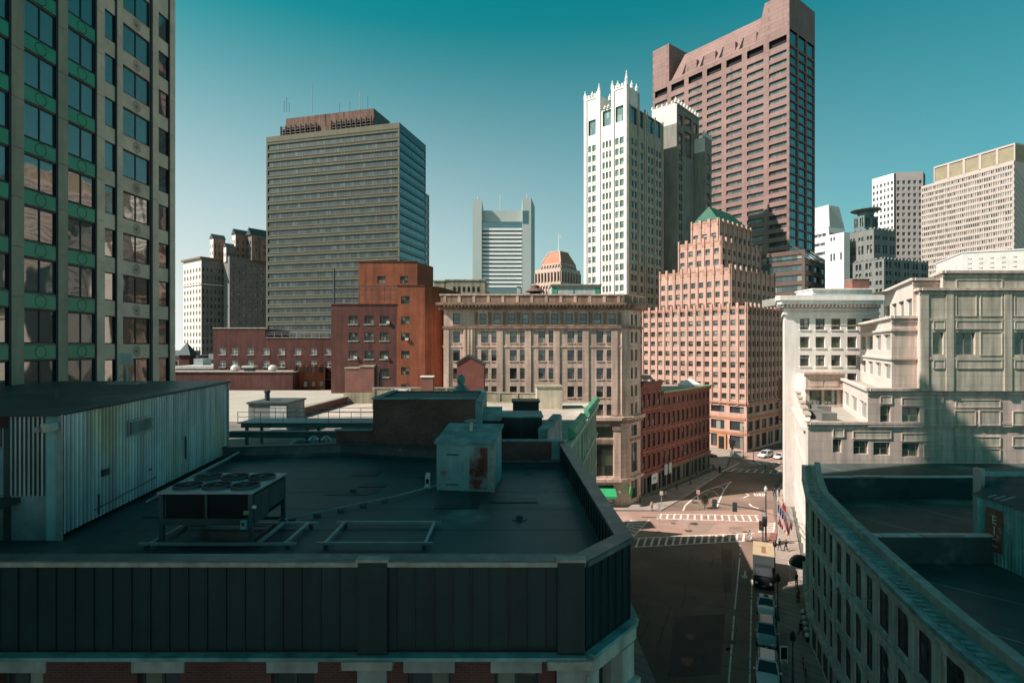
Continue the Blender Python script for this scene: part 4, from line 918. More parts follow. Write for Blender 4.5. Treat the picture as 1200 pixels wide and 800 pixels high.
cols = [(S(27), S(66), 'g'), (S(79), S(111), 'g'), (S(122), S(136), 'b'), (S(143), S(175), 'b'), (S(185), S(198), 'b')]
pitch = S(79) - S(27); wcol = S(66) - S(27)
for i in (1, 2, 3):
    a = S(27) - pitch * i
    if a > .3: cols.append((a, a + wcol, 'g'))
HT = 58.7
spl = []
for a, b_, k_ in cols:
    for i in range(nfl):
        zt = zs0 + i * fl; sh_ = 1.2 * K if k_ == 'g' else 1.3 * K
        z0_, z1_ = zt + .02, zt + fl - sh_ - .02
        if z1_ > HT or z0_ < 3: continue
        ops.append((a, b_, z0_, z1_)); wn.add(FT, (a + b_) / 2, z0_, b_ - a, z1_ - z0_, (2 if b_ - a > 2 else 1, 1), mTD, gTow, .03, sub=True)
        spl.append((a, b_, zt - sh_, zt, k_))
b = MB(); wall(b, FT, 0, HT, ops, mTB, .1, mTD)
b.poly([FT.P(FT.L, 0, 0), (FT.b.x - 24, FT.b.y + 1.2, 0), (FT.b.x - 24, FT.b.y + 1.2, HT), FT.P(FT.L, 0, HT)], mTB)
b.poly([(FT.b.x - 24, FT.b.y, HT), FT.P(0, 0, HT), FT.P(FT.L, 0, HT)], mRoofG); b.poly([(FT.b.x - 24, 26, 0), FT.P(0, 0, 0), FT.P(0, 0, HT), (FT.b.x - 24, 26, HT)], mTB)
b.poly([(FT.b.x - 24, FT.b.y + 1.2, 0), (FT.b.x - 24, 26, 0), (FT.b.x - 24, 26, HT), (FT.b.x - 24, FT.b.y + 1.2, HT)], mTB)
b.poly([(FT.b.x - 24, 26, HT), FT.P(0, 0, HT), (FT.b.x - 24, FT.b.y, HT)], mRoofG); b.build("wall", lt)
def stone_joint_pier(b, s0, s1, t, m):
    for i in range(int(HT / 2.9)):
        b.fbox(FT, s0, s1, 0.002, t, i * 2.9 + .012, i * 2.9 + 2.885, m)
pr = [(S(12), S(27) - .02), (S(67), S(79) - .05), (S(112.5), S(121.5)), (S(136.3), S(142.7)), (S(178), S(184.7)), (S(198.3), FT.L)]
for i in (1, 2, 3): pr.append((S(12) - pitch * i, S(27) - .02 - pitch * i))
for a, c in pr:
    if a < 0: continue
    b = MB(); stone_joint_pier(b, a, c, .09, mTB if a > S(111) else mTP); b.build("pier", lt)
    b = MB(); b.fbox(FT, a - .12, a - .005, .002, .06, 0, HT, mTD); b.build("pier_shadow_gap", lt)
b = MB(); b.fbox(FT, S(175.3), S(178) - .15, .002, .1, 0, HT, mTD); b.build("drain_channel", lt)
seen = sorted(spl, key=lambda q: abs(q[2] - 40))
for a, c, z0_, z1_, k_ in spl:
    if c - a < 2 and k_ == 'b': continue
    vis = 24 < z0_ < 58 and a > S(-6)
    if not vis and k_ == 'b': continue
    b = MB(); b.fbox(FT, a + .02, c - .02, .003, .03, z0_ + .05, z1_ - .05, mTG if k_ == 'g' else mTB)
    b.fbox(FT, a + .02, c - .02, .003, .06, z0_, z0_ + .05, mTD if k_ == 'g' else mTB); b.fbox(FT, a + .02, c - .02, .003, .06, z1_ - .05, z1_, mTD if k_ == 'g' else mTB)
    o = b.build("spandrel_panel", lt)
    if vis:
        b = MB(); cx = (a + c) / 2; cz = (z0_ + z1_) / 2; rr_ = .40; mm = mRing if k_ == 'g' else mRingB
        for r0 in ((rr_,) if k_ == 'g' else (rr_, rr_ * .72)):
            for j in range(24):
                t0 = 2 * math.pi * j / 24; t1 = 2 * math.pi * (j + 1) / 24
                b.poly([FT.P(cx + r0 * math.cos(t0), .034, cz + r0 * math.sin(t0)), FT.P(cx + r0 * math.cos(t1), .034, cz + r0 * math.sin(t1)), FT.P(cx + (r0 - .05) * math.cos(t1), .034, cz + (r0 - .05) * math.sin(t1)), FT.P(cx + (r0 - .05) * math.cos(t0), .034, cz + (r0 - .05) * math.sin(t0))], mm)
        if k_ == 'b':
            b.fbox(FT, cx - .03, cx + .03, .031, .036, cz - .2, cz + .2, mm); b.fbox(FT, cx - .16, cx - .05, .031, .036, cz - .12, cz + .12, mm); b.fbox(FT, cx + .05, cx + .16, .031, .036, cz - .12, cz + .12, mm)
        r_ = b.build("ring_emblem", o)
        r_.matrix_parent_inverse = Matrix.Translation(lt.location).inverted() if False else r_.matrix_parent_inverse
wn.finish(lt)
# unseen blocks added left of frame, cut along the sun to shade near roofs
tw = thing("office_tower", "unseen tower added beyond the left edge of the view to cast shade", "tower", (-45, 20, 0))
b = MB(); b.prism([(-34, 36.5), (-34, 43.1), (-60, 33.6), (-60, 27)], 58.8, 112, mTB); b.prism([(-34, -30), (-34, 36.4), (-70, 23.2), (-70, -30)], 0, 122, mTB); b.build("wall", tw)

# ================================================================ stone corner block (pale, centre)
mJ = mat("buff pink stone", (0.63, 0.46, 0.38), .85, .2, .25, streak=.3, brick=((.59, .42, .35), (.53, .38, .315), 1.5, .8))
mJd = mat("weathered buff cornice", (0.30, 0.195, 0.145), .85, .25, .5, streak=.3)
jb = thing("stone_building", "buff stone corner block with deep cornice, paired windows and chamfered corner at the crossing", "building", (10, 100, 0))
YJ = 100; FJ = Fac((PX(520, YJ), YJ), (PX(727, YJ), YJ))
Cj = FJ.b; FJ2 = Fac(Cj, Cj + Vector((1.7, .75))); e2 = FJ2.b; FJ3 = Fac(e2, e2 + Vector((3.1, 4.1)))
zc = PZ(350, YJ); wn = Wins(); ops = []
def sj(x): return FJ.sx(x)
zrow = lambda y0, y1: (PZ(y1, YJ), PZ(y0, YJ))
top10 = [566, 582.5, 599.5, 616, 633, 650, 667, 683.5, 700.5, 717.5]
ww = 1.25
wn.grid(ops, FJ, [(sj(x) - ww / 2, sj(x) + ww / 2) for x in [535] + top10], [zrow(367.5, 380)], style=(1, 2), fm=mFrD, gm=gSash, inset=.25)
prs = [v for x in (568, 601.5, 635, 669, 703) for v in (x, x + 12)]
rws = [zrow(388.5 + 21.3 * i, 401.5 + 21.3 * i) for i in range(5)]
wn.grid(ops, FJ, [(sj(x) - ww / 2, sj(x) + ww / 2) for x in [535] + prs], rws, style=(1, 2), fm=mFrD, gm=gSash, inset=.25)
for c in (568 + 6, 607.5, 641, 675, 709):
    for (y0, y1, st) in ((500, 513, (2, 1)), (521, 558, (2, 3)), (568, 590, (2, 2))):
        z0_, z1_ = zrow(y0, y1); z0_ = max(z0_, .5); a = sj(c) - 1.55; ops.append((a, a + 3.1, z0_, z1_)); wn.add(FJ, sj(c), z0_, 3.1, z1_ - z0_, st, mFrD, gGreen, .3)
ops3 = []; L3 = FJ3.L
c3 = [(.9, 1.75), (2.7, 3.55)]
wn.grid(ops3, FJ3, c3, [zrow(367.5, 380)] + rws, style=(1, 2), fm=mFrD, gm=gSash, inset=.25)
for c in (2.25,):
    for (y0, y1, st) in ((500, 513, (2, 1)), (521, 556, (2, 3)), (566, 588, (2, 2))):
        z0_, z1_ = zrow(y0, y1); z0_ = max(z0_, .5); ops3.append((c - 1.25, c + 1.25, z0_, z1_)); wn.add(FJ3, c, z0_, 2.5, z1_ - z0_, st, mFrD, gDark, .3)
b = MB(); wall(b, FJ, 0, zc - 1.2, ops, mJ, .35); wall(b, FJ2, 0, zc - 1.2, [], mJ); wall(b, FJ3, 0, zc - 1.2, ops3, mJ, .35)
bkp = [(FJ3.b.x, FJ3.b.y), (FJ3.b.x, 126), (FJ.a.x, 126), (FJ.a.x, FJ.a.y)]
for a, c in zip(bkp[:-1], bkp[1:]): b.poly([(*a, 0), (*c, 0), (*c, zc - 1.2), (*a, zc - 1.2)], mJ)
b.build("wall", jb)
b = MB(); b.poly([(FJ.a.x, YJ, zc - .4), (Cj.x, YJ, zc - .4), (e2.x, e2.y, zc - .4), (FJ3.b.x, FJ3.b.y, zc - .4), (FJ3.b.x, 126, zc - .4), (FJ.a.x, 126, zc - .4)], mRoofG); b.build("roof", jb)
# pilasters between the window pairs, recessed panels under the cornice
zb_ = PZ(486, YJ)
for x in (551, 585.5, 618.5, 652, 686, 720): b.fbox(FJ, sj(x) - .55, sj(x) + .55, .003, .18, zb_, PZ(386, YJ), mJ)
b.fbox(FJ, 0, sj(526), .003, .25, zb_, PZ(384, YJ), mJ); b.fbox(FJ, sj(543), sj(556), .003, .2, zb_, PZ(384, YJ), mJ)
for i in range(3): b.fbox(FJ, sj(543) + .15 + i * .6, sj(543) + .45 + i * .6, .201, .3, zb_, PZ(384, YJ), mJ)
b.fbox(FJ2, .1, 1.7, .003, .22, zb_, PZ(384, YJ), mJ)
b.build("pavilion_face", jb)
for x in (551, 591, 624.5, 658, 692): b = MB(); b.fbox(FJ, sj(x) - .5, sj(x) + .5, .003, .14, 1, PZ(500, YJ), mJ); b.build('base_pilaster', jb)
for x in [558] + [(a + c) / 2 for a, c in zip(top10[:-1], top10[1:])] + [726]: b = MB(); b.fbox(FJ, sj(x) - .3, sj(x) + .3, .003, .12, PZ(381, YJ), PZ(366, YJ), mJd); b.build('frieze_panel', jb)
# corner column at the chamfer, base
b = MB(); b.fbox(FJ, sj(719), FJ.L, .003, .35, PZ(560, YJ), PZ(502, YJ), mJ); b.fbox(FJ2, .0, FJ2.L, .003, .3, PZ(560, YJ), PZ(502, YJ), mJ); b.fbox(FJ, sj(717), FJ.L, .003, .5, PZ(503.5, YJ), PZ(498, YJ), mJd); b.fbox(FJ, sj(717), FJ.L, .003, .5, PZ(562, YJ), PZ(558.5, YJ), mJ); b.build("corner_pier", jb)
b = MB()
for (y0, y1, o_, mm) in ((382, 385, .35, mJd), (488, 492, .9, mJ), (492.2, 496, .5, mJd), (560.5, 564, .6, mJ), (515, 519, .12, mJd), (405, 407, .1, mJ)):
    for Fc in (FJ, FJ2, FJ3): b.fbox(Fc, -.2 if Fc is FJ else 0, Fc.L + .15, .004, o_, PZ(y1, YJ), PZ(y0, YJ), mm)
b.build("belt_course", jb)
b = MB(); zk = zc - 1.2
for Fc in (FJ, FJ2, FJ3):
    b.fbox(Fc, -.9 if Fc is FJ else 0, Fc.L + .5, -.5, .35, zk - .75, zk - .35, mJd); b.fbox(Fc, -1.3 if Fc is FJ else 0, Fc.L + .8, -.5, 1.35, zk, zk + .45, mJd)
    n = int(Fc.L / .62)
    for i in range(n): b.fbox(Fc, i * Fc.L / n + .1, i * Fc.L / n + .38, .36, 1.15, zk - .35, zk - .002, mJ)
    b.fbox(Fc, -.5 if Fc is FJ else 0, Fc.L + .3, -.5, .5, zk + .452, zc + .55, mJd)
    b.fbox(Fc, -.7 if Fc is FJ else 0, Fc.L + .4, -.6, .65, zc + .552, zc + .8, mJ)
    for i in range(int(Fc.L / 2.6) + 1): b.fbox(Fc, min(i * 2.6, Fc.L - .4), min(i * 2.6 + .5, Fc.L), .502, .58, zk + .46, zc + .54, mJ)
b.build("cornice", jb)
for o in ops:
    if o[3] - o[2] < 3.2 and o[2] > PZ(486, YJ): b = MB(); b.fbox(FJ, o[0] - .12, o[1] + .12, -.02, .1, o[2] - .2, o[2] - .002, mJ); b.build("window_sill", jb)
b = MB(); za = PZ(573, YJ); xa, xb = FJ.sx(702), FJ.sx(721)
b.hexa([FJ.P(xa, .02, za - .9), FJ.P(xa, 1.6, za - 1.0), FJ.P(xb, 1.6, za - 1.0), FJ.P(xb, .02, za - .9), FJ.P(xa, .02, za + .3), FJ.P(xa, 1.62, za - .9), FJ.P(xb, 1.62, za - .9), FJ.P(xb, .02, za + .3)], mAwn); b.fbox(FJ, xa, xb, 1.58, 1.63, za - 1.3, za - .95, mAwn); b.build("awning", jb)
wn.finish(jb)
sg = thing("round_sign", "round green blade sign on the stone corner above the pavement", "sign", (e2.x, e2.y, 3)); b = MB(); cx, cy, cz = PX(737.8, 100.3), 100.1, PZ(575, 100)
b.tube((cx - .02, cy - .55, cz), (cx + .14, cy - .62, cz), .95, mAwn, 20); b.build("disc", sg); b = MB(); b.tube((cx, cy - .5, cz + .85), (cx - .1, cy + .9, cz + .85), .05, mSteelD, 6); b.build("bracket", sg)
for (x0, x1, y0, Y, m_, lab) in ((512, 521, 330, 160, mOlive, "olive flat topped block peeping over the orange block, narrower"), (526, 568, 329, 160, mat("weathered tan block", (.30, .26, .2), .85, .2, .6, streak=.3), "weathered tan block with dark slots above the stone cornice")):
    t = thing("low_building", lab, "building", (PX((x0 + x1) / 2, Y), Y, 0)); b = MB(); b.box(PX(x0 - 4, Y), PX(x1, Y), Y, Y + 15, 0, PZ(y0, Y), m_); b.build("wall", t)
    b = MB()
    if x1 > 530:
        for i in range(6): b.box(PX(531 + i * 5.6, Y), PX(534 + i * 5.6, Y), Y - .03, Y - .004, PZ(342, Y), PZ(336, Y), mDark)
        b.build("window", t)
    b = MB(); b.box(PX(x0 - 4, Y) - .2, PX(x1, Y) + .2, Y - .2, Y + 15.2, PZ(y0, Y), PZ(y0, Y) + .4, mOlive); b.build("coping", t)
# penthouses on the stone block roof
t = thing("roof_penthouse", "long whitewashed penthouse with green louvres on the stone corner block", "roof hut", (PX(670, 112), 112, zc)); Y = 112; zr = zc - .4
b = MB(); b.box(PX(646, Y), PX(704, Y), Y, Y + 6, zr, PZ(335, Y), mWhiteM); b.build("wall", t); b = MB(); b.box(PX(645, Y), PX(705, Y), Y - .3, Y + 6.3, PZ(335, Y), PZ(333, Y), mOlive); b.build("roof", t)
b = MB(); b.box(PX(646.5, Y), PX(653, Y), Y - .06, Y - .004, zr, PZ(336.5, Y), mCopper); b.build("louvre", t)
b = MB(); b.box(PX(697, Y), PX(703.5, Y), Y - .06, Y - .004, zr, PZ(337, Y), mCopper); b.build("louvre", t)
b = MB(); b.poly([(PX(668, Y), Y - .05, zr), (PX(677, Y), Y - .05, zr), (PX(672, Y), Y - .05, PZ(337.5, Y))], mCopperD); b.build("gable_vent", t)
t = thing("water_tank", "dark conical topped roof tank on the stone corner block", "tank", (PX(627, 108), 108, zr)); b = MB(); b.lathe([(1.0, zr), (1.0, PZ(343, 108)), (1.9, PZ(342, 108)), (1.5, PZ(339.5, 108)), (.9, PZ(338, 108)), (.9, PZ(335, 108)), (.2, PZ(333.5, 108))], mat("brown tank", (.13, .08, .07), .8), 14, (PX(627, 108), 108)); b.build("tank", t)
t = box_thing("roof_penthouse", "small white stair box at the left of the roof tank", "roof hut", 606, 610, 110, zr, PZ(336, 110), 2, mWhiteM)

# ================================================================ red brick row beyond the stone corner
mKb = mat("deep red brick", (0.235, 0.075, 0.058), .9, .2, .4, brick=((0.19, 0.058, .046), (0.17, .10, .085), .22, .075))
mKs = mat("red sandstone trim", (0.33, 0.125, 0.09), .85, .2, .6)
K0 = FJ3.b + Vector((.1, .15)); dK = Vector((.88, 1)).normalized()
def rowhouse(name, label, a, n, pitch, ztop, zrows, cm, parent_z=0, attic=None):
    Fk = Fac(a, a + dK * (n * pitch)); t = thing(name, label, "building", (Fk.a.x, Fk.a.y, 0)); wn = Wins(); ops = []
    wd = pitch * .46
    cols = [(pitch * (i + .5) - wd / 2, pitch * (i + .5) + wd / 2) for i in range(n)]
    wn.grid(ops, Fk, cols, zrows, style=(1, 2), fm=mat("maroon sash", (.12, .04, .04), .7), gm=gDark, inset=.2)
    if attic: wn.grid(ops, Fk, cols, [attic], style=(1, 1), fm=mFrD, gm=gDark, inset=.2)
    sf = []
    for i in range(n): sf.append((pitch * i + .25, pitch * (i + 1) - .25, .5, 3.6))
    for o in sf: ops.append(o); wn.add(Fk, (o[0] + o[1]) / 2, o[2], o[1] - o[0], o[3] - o[2], (2, 1), mFrD, gDark, .3, name='shop_window')
    b = MB(); wall(b, Fk, 4.3, ztop, [o for o in ops if o[2] > 4], mKb, .3); wall(b, Fk, 0, 4.3, sf, mat("grey green shopfront", (.14, .13, .10), .7), .4)
    bk = [Fk.p(Fk.L, 0), Fk.p(Fk.L, -13), Fk.p(0, -13), Fk.p(0, 0)]
    for p, q in zip(bk[:-1], bk[1:]): b.poly([(*p, 0), (*q, 0), (*q, ztop), (*p, ztop)], mKb)
    b.poly([(*p, ztop - .15) for p in (bk[3], bk[0], bk[1], bk[2])], mRoofP); b.build("wall", t)
    for c, d in cols:                       # arched hood moulds
        for z0_, z1_ in zrows:
            b = MB(); m_ = (c + d) / 2; r_ = (d - c) / 2 + .1
            for j in range(6):
                t0 = math.pi * j / 6; t1 = math.pi * (j + 1) / 6
                p = [(m_ - r_ * math.cos(t0), z1_ - .12 + r_ * .45 * math.sin(t0)), (m_ - r_ * math.cos(t1), z1_ - .12 + r_ * .45 * math.sin(t1))]
                b.hexa([Fk.P(p[0][0], .003, p[0][1]), Fk.P(p[0][0], .13, p[0][1]), Fk.P(p[1][0], .13, p[1][1]), Fk.P(p[1][0], .003, p[1][1]), Fk.P(p[0][0], .003, p[0][1] + .28), Fk.P(p[0][0], .13, p[0][1] + .28), Fk.P(p[1][0], .13, p[1][1] + .28), Fk.P(p[1][0], .003, p[1][1] + .28)], mKs)
            b.build("window_hood", t); b = MB(); b.fbox(Fk, c - .12, d + .12, .003, .15, z0_ - .2, z0_ - .01, mKs); b.build("window_sill", t)
    b = MB()
    for z0_, z1_ in zrows[1:]: b.fbox(Fk, 0, Fk.L, .004, .22, z0_ - .75, z0_ - .45, mKs)
    b.fbox(Fk, 0, Fk.L, .004, .35, 4.2, 4.6, mKs); b.build("belt_course", t)
    b = MB(); b.fbox(Fk, -.1, Fk.L + .2, -.3, .55, ztop - .05, ztop + .3, cm); b.fbox(Fk, 0, Fk.L, .004, .35, ztop - .6, ztop - .06, mKs)
    for i in range(int(Fk.L / .8)): b.fbox(Fk, i * .8 + .1, i * .8 + .4, .351, .5, ztop - .5, ztop - .06, mKs)
    b.build("cornice", t)
    wn.finish(t, 90); return t, Fk
t1, FK1 = rowhouse("brick_rowhouse", "narrow taller red brick house with dark bracketed cornice next to the stone corner", K0, 4, 2.08, PZ(449, 107), [(5.3, 7.9), (9.3, 11.9), (13.3, 15.9), (17.3, 19.7)], mat("brown cornice", (.14, .08, .06), .8))
t2, FK2 = rowhouse("brick_rowhouse", "long four storey red brick row with arched windows, shopfronts and green roof edge", FK1.b + dK * .05, 11, 2.24, 19.6, [(5.3, 7.8), (9.2, 11.7), (13.0, 15.4)], mat("faded green gutter", (.24, .36, .20), .8, .2, .8), attic=(17.0, 18.4))
for Fk, c, wd, lab, m_ in ((FK1, 4.6, 2.4, "white square shop sign board low on the narrow red house", mWhite), (FK2, 1.2, 1.4, "tall pale banner sign at the start of the long brick row", mWhiteM), (FK2, 3.1, 1.1, "small pale shop sign on the long brick row", mWhiteM)):
    b = MB(); z = 2.2 if wd > 2 else 3.0; b.fbox(Fk, c - wd / 2, c + wd / 2, .36, .46, z, z + (1.9 if wd > 2 else 2.1), m_)
    if wd > 2:
        for i in range(3): b.fbox(Fk, c - .5 + i * .4, c - .32 + i * .4, .461, .468, z + .8, z + 1.25, mGalvD)
    tag(b.build("shop_sign"), lab, "sign")
sk = thing("skylight", "white pyramid skylight on the red brick row roof", "skylight", (PX(808, 128), 128, 19.5)); b = MB(); cx, cy = PX(808, 128), 128
for i, (p, q) in enumerate((((-2.2, -1.5), (2.2, -1.5)), ((2.2, -1.5), (2.2, 1.5)), ((2.2, 1.5), (-2.2, 1.5)), ((-2.2, 1.5), (-2.2, -1.5)))): b.poly([(cx + p[0], cy + p[1], 20.2), (cx + q[0], cy + q[1], 20.2), (cx, cy, 21.5)], mWhite)
b.build("pyramid", sk); b = MB(); b.box(cx - 2.2, cx + 2.2, cy - 1.5, cy + 1.5, 19.4, 20.2, mWhiteM); b.build("kerb_frame", sk)
b = MB(); b.hexa([(PX(758, 112) - 1.3, 112, 22.2), (PX(758, 112) + 1.3, 112, 22.2), (PX(758, 112) + 1.3, 115, 22.2), (PX(758, 112) - 1.3, 115, 22.2), (PX(758, 112) - .9, 112.5, 23.0), (PX(758, 112) + .9, 112.5, 23.0), (PX(758, 112) + .9, 114.5, 23.0), (PX(758, 112) - .9, 114.5, 23.0)], mCopL); tag(b.build("skylight"), "small pale hatch on the narrow red house roof", "skylight")
# ================================================================ stepped pink tower (art deco)
mL = mat("salmon limestone", (0.50, 0.315, 0.258), .85, .14, .2, streak=.15)
mL2 = mat("salmon terracotta trim", (0.44, 0.24, 0.18), .85, .15, .3)
mGr = mat("green tile roof", (0.015, 0.11, 0.068), .6, .25, .6, streak=.2)
dt = thing("stepped_tower", "salmon stepped tower with ribbed piers, setbacks and green hipped roof", "tower", (PX(875, 151), 151, 0)); wn = Wins()
def deco_block(xc, Yc, xl, xr, ytop, z0, nL, nR, pitch, zst, lo=None, cren=1.2, wl=.5):
    FL, FR = corner(xc, Yc, 0, xl, xr); zt = PZ(ytop, Yc); b = MB(); oL = []; oR = []
    n = int((zt - 1.2 - zst) / pitch)
    for Fc, nn, oo in ((FL, nL, oL), (FR, nR, oR)):
        cw_ = Fc.L / nn
        wn.grid(oo, Fc, [(cw_ * (i + .5) - cw_ * wl / 2, cw_ * (i + .5) + cw_ * wl / 2) for i in range(nn)], [(zst + i * pitch, zst + i * pitch + pitch * .52) for i in range(n + 1) if zst + i * pitch + pitch * .52 < zt - .6], style=(1, 2), fm=mFrD, gm=gSash, inset=.3)
    if lo:
        for Fc, oo, (nn, wdt) in ((FL, oL, lo[0]), (FR, oR, lo[1])):
            cw_ = Fc.L / nn
            for i in range(nn):
                for z0_, z1_ in ((.6, 4.2), (5.6, 8.2), (10.4, 12.2)):
                    c = cw_ * (i + .5); ww_ = cw_ * wdt; oo.append((c - ww_ / 2, c + ww_ / 2, z0_, z1_)); wn.add(Fc, c, z0_, ww_, z1_ - z0_, (3, 1), mFrD, gDark, .4)
    wall(b, FL, z0, zt, oL, mL, .35); wall(b, FR, z0, zt, oR, mL, .35); shell(b, FL, FR, z0, zt, mL, mRoofP, .3)
    zp0 = max(z0, zst - 1.6)
    for Fc, nn in ((FL, nL), (FR, nR)):
        cw_ = Fc.L / nn
        for i in range(nn + 1):
            c = cw_ * i; hw = cw_ * (.5 - wl / 2) * .62
            b.fbox(Fc, max(c - hw, 0), min(c + hw, Fc.L), -.25, .28, zp0, zt + cren, mL); b.fbox(Fc, max(c - hw - .1, 0), min(c + hw + .1, Fc.L), .001, .36, zt - 1.4, zt - .2, mL2)
        for i in range(nn): b.fbox(Fc, cw_ * (i + .5) - cw_ * wl / 2, cw_ * (i + .5) + cw_ * wl / 2, -.2, .1, zt - .3, zt + .25, mL2)
    b.build("wall", dt); return FL, FR, zt
B1 = deco_block(875, 151, 753, 921, 359, 0, 13, 10, 2.92, 14.2, ((6, .72), (6, .7)), wl=.54)
deco_block(856, 156, 773, 908, 314, 30, 9, 9, 3.05, PZ(360, 156), wl=.52)
deco_block(845, 160, 795, 891, 281, 44, 5, 8, 3.2, PZ(313, 160) + .8, wl=.52)
B4 = deco_block(842, 163, 810, 880, 258, 54, 3, 7, 3.2, PZ(281, 163) + .6, cren=.8, wl=.52)
FL, FR, zt = B4; Bp = back_of(FL, FR); c4 = [Vector((*FL.a, zt + .1)), Vector((*FL.b, zt + .1)), Vector((*FR.b, zt + .1)), Vector((*Bp, zt + .1))]
ctr = sum(c4, Vector()) / 4; zr = PZ(237, 163); dR = Vector((*FR.u, 0)); inn = .03
e = [p.lerp(ctr, inn) for p in c4]; r0 = (c4[0] + c4[1]) / 2 + dR * FR.L * .12; r1 = (c4[2] + c4[3]) / 2 - dR * FR.L * .25; r0.z = r1.z = zr
b = MB(); b.poly([e[0], e[1], r0], mGr); b.poly([e[1], e[2], r1, r0], mGr); b.poly([e[2], e[3], r1], mGr); b.poly([e[3], e[0], r0, r1], mGr); b.build("hip_roof", dt)
b = MB()
for Fc, nn in ((B1[0], 6), (B1[1], 6)):
    for z in (4.6, 8.7): b.fbox(Fc, .3, Fc.L - .3, .003, .2, z, z + .6, mat("bronze spandrel", (.42, .20, .11), .7))
b.fbox(B1[0], -.1, B1[0].L, .004, .5, 13.0, 13.5, mL2); b.fbox(B1[1], 0, B1[1].L, .004, .5, 13.0, 13.5, mL2); b.build("belt_course", dt)
b = MB(); a = B1[0].sx(846); b.fbox(B1[0], a - 1.2, a + 1.4, .004, .5, .2, 4.4, mat("bronze door surround", (.45, .22, .12), .6)); b.fbox(B1[0], a - .7, a + .9, .501, .52, .2, 3.6, mDark); b.build("door", dt)
wn.finish(dt, 98)
b = MB(); Fq = B1[1]
for d in (Fq.L * .55, Fq.L * .75):
    b.tube(Fq.P(d, .2, 9.5), Fq.P(d, 3.4, 13.2), .09, mWhiteM, 6)
    b.tube(Fq.P(d, .2, 6.0), Fq.P(d, .6, 6.2), .09, mWhiteM, 6)
b.build("flag_staff", dt)
t = thing("vertical_sign", "tall rust coloured banner sign hanging down the salmon tower side", "sign", Fq.P(Fq.L * .8, 1, 8)); b = MB(); b.fbox(Fq, Fq.L * .8, Fq.L * .8 + .4, .5, 2.2, 6.5, 19.5, mat("rust banner", (.5, .22, .13), .7)); b.build("banner", t); b = MB(); b.fbox(Fq, Fq.L * .8 + .1, Fq.L * .8 + .3, -.1, .499, 18.8, 19.1, mSteelD); b.fbox(Fq, Fq.L * .8 + .1, Fq.L * .8 + .3, -.1, .499, 7, 7.3, mSteelD); b.build("bracket", t)

# ================================================================ pink granite skyscraper
mM = mat("pink granite", (0.265, 0.165, 0.148), .7, .14, .08, streak=.12, brick=((0.24, .15, .135), (.19, .12, .11), 3.0, 1.9))
gM = glass("recessed dark glass", (.012, .014, .016), mirror=.03, pb=.12, blind=(.10, .095, .085)); gMr = glass("teal side glass", (.01, .02, .024), mirror=.16, wave=.01, pb=0)
YM = 236; mt = thing("skyscraper", "tallest pink granite skyscraper with deep dark window slots and notched slanting crown", "tower", (PX(925, YM), YM, 0)); wn = Wins()
FL, FR = corner(925, YM, 90, 765, 955); zt = PZ(-10, YM); oL = []; oR = []; LL = FL.L; ztop = zt
ncol = 7; cw_ = LL / ncol; pitch = 10.72 * YM / F
cl = [(cw_ * i + cw_ * .13, cw_ * (i + 1) - cw_ * .11) for i in range(ncol)]
z50 = PZ(50, YM)
wn.grid(oL, FL, cl, [(PZ(61.5, YM) - i * pitch, PZ(61.5, YM) - i * pitch + pitch * .48) for i in range(34) if PZ(61.5, YM) - i * pitch > 30], style=(6, 1), fm=mFrD, gm=gM, inset=.7)
wn.grid(oL, FL, cl, [(PZ(48.5, YM), PZ(39, YM))], style=(1, 1), fm=mFrD, gm=mDark, inset=1.4)
c3 = [(FR.L * i / 3 + FR.L * .018, FR.L * (i + 1) / 3 - FR.L * .018) for i in range(3)]
wn.grid(oR, FR, c3, [(PZ(61.5, YM) - i * pitch, PZ(61.5, YM) - i * pitch + pitch * .86) for i in range(34) if PZ(61.5, YM) - i * pitch > 30], style=(3, 1), fm=mFrD, gm=gMr, inset=.5)
wn.grid(oR, FR, c3, [(PZ(50, YM), PZ(10, YM))], style=(1, 1), fm=mFrD, gm=gMr, inset=.5)
zm = PZ(33, YM)          # top of the window body; crown above
b = MB(); wall(b, FL, 0, zm, oL, mM, .75); wall(b, FR, 0, zt, oR, mM, .6)
dep = FR.L
def slab(s0, s1, z0, z1, t0=0.0):
    q = [FL.p(s0, t0), FL.p(s1, t0), FL.p(s1, -dep), FL.p(s0, -dep)]
    b.hexa([(*p, z0) for p in q] + [(*p, z1) for p in q], mM)
sA, sB, sC = cw_ * 1.0, cw_ * 1.45, LL - cw_ * 1.45
slab(0, sA, zm, PZ(-21, YM)); 
b.poly([FL.P(0, 0, zm), FL.P(LL, 0, zm), FL.P(LL, -dep, zm), FL.P(0, -dep, zm)], mM)
q0 = LL - cw_ * 1.05
# right high block with slanted left flank
b.hexa([FL.P(sC, 0, zm), FL.P(LL - .003, 0, zm), FL.P(LL - .003, -dep, zm), FL.P(sC, -dep, zm), FL.P(q0, 0, zt), FL.P(LL - .003, 0, zt), FL.P(LL - .003, -dep, zt), FL.P(q0, -dep, zt)], mM)
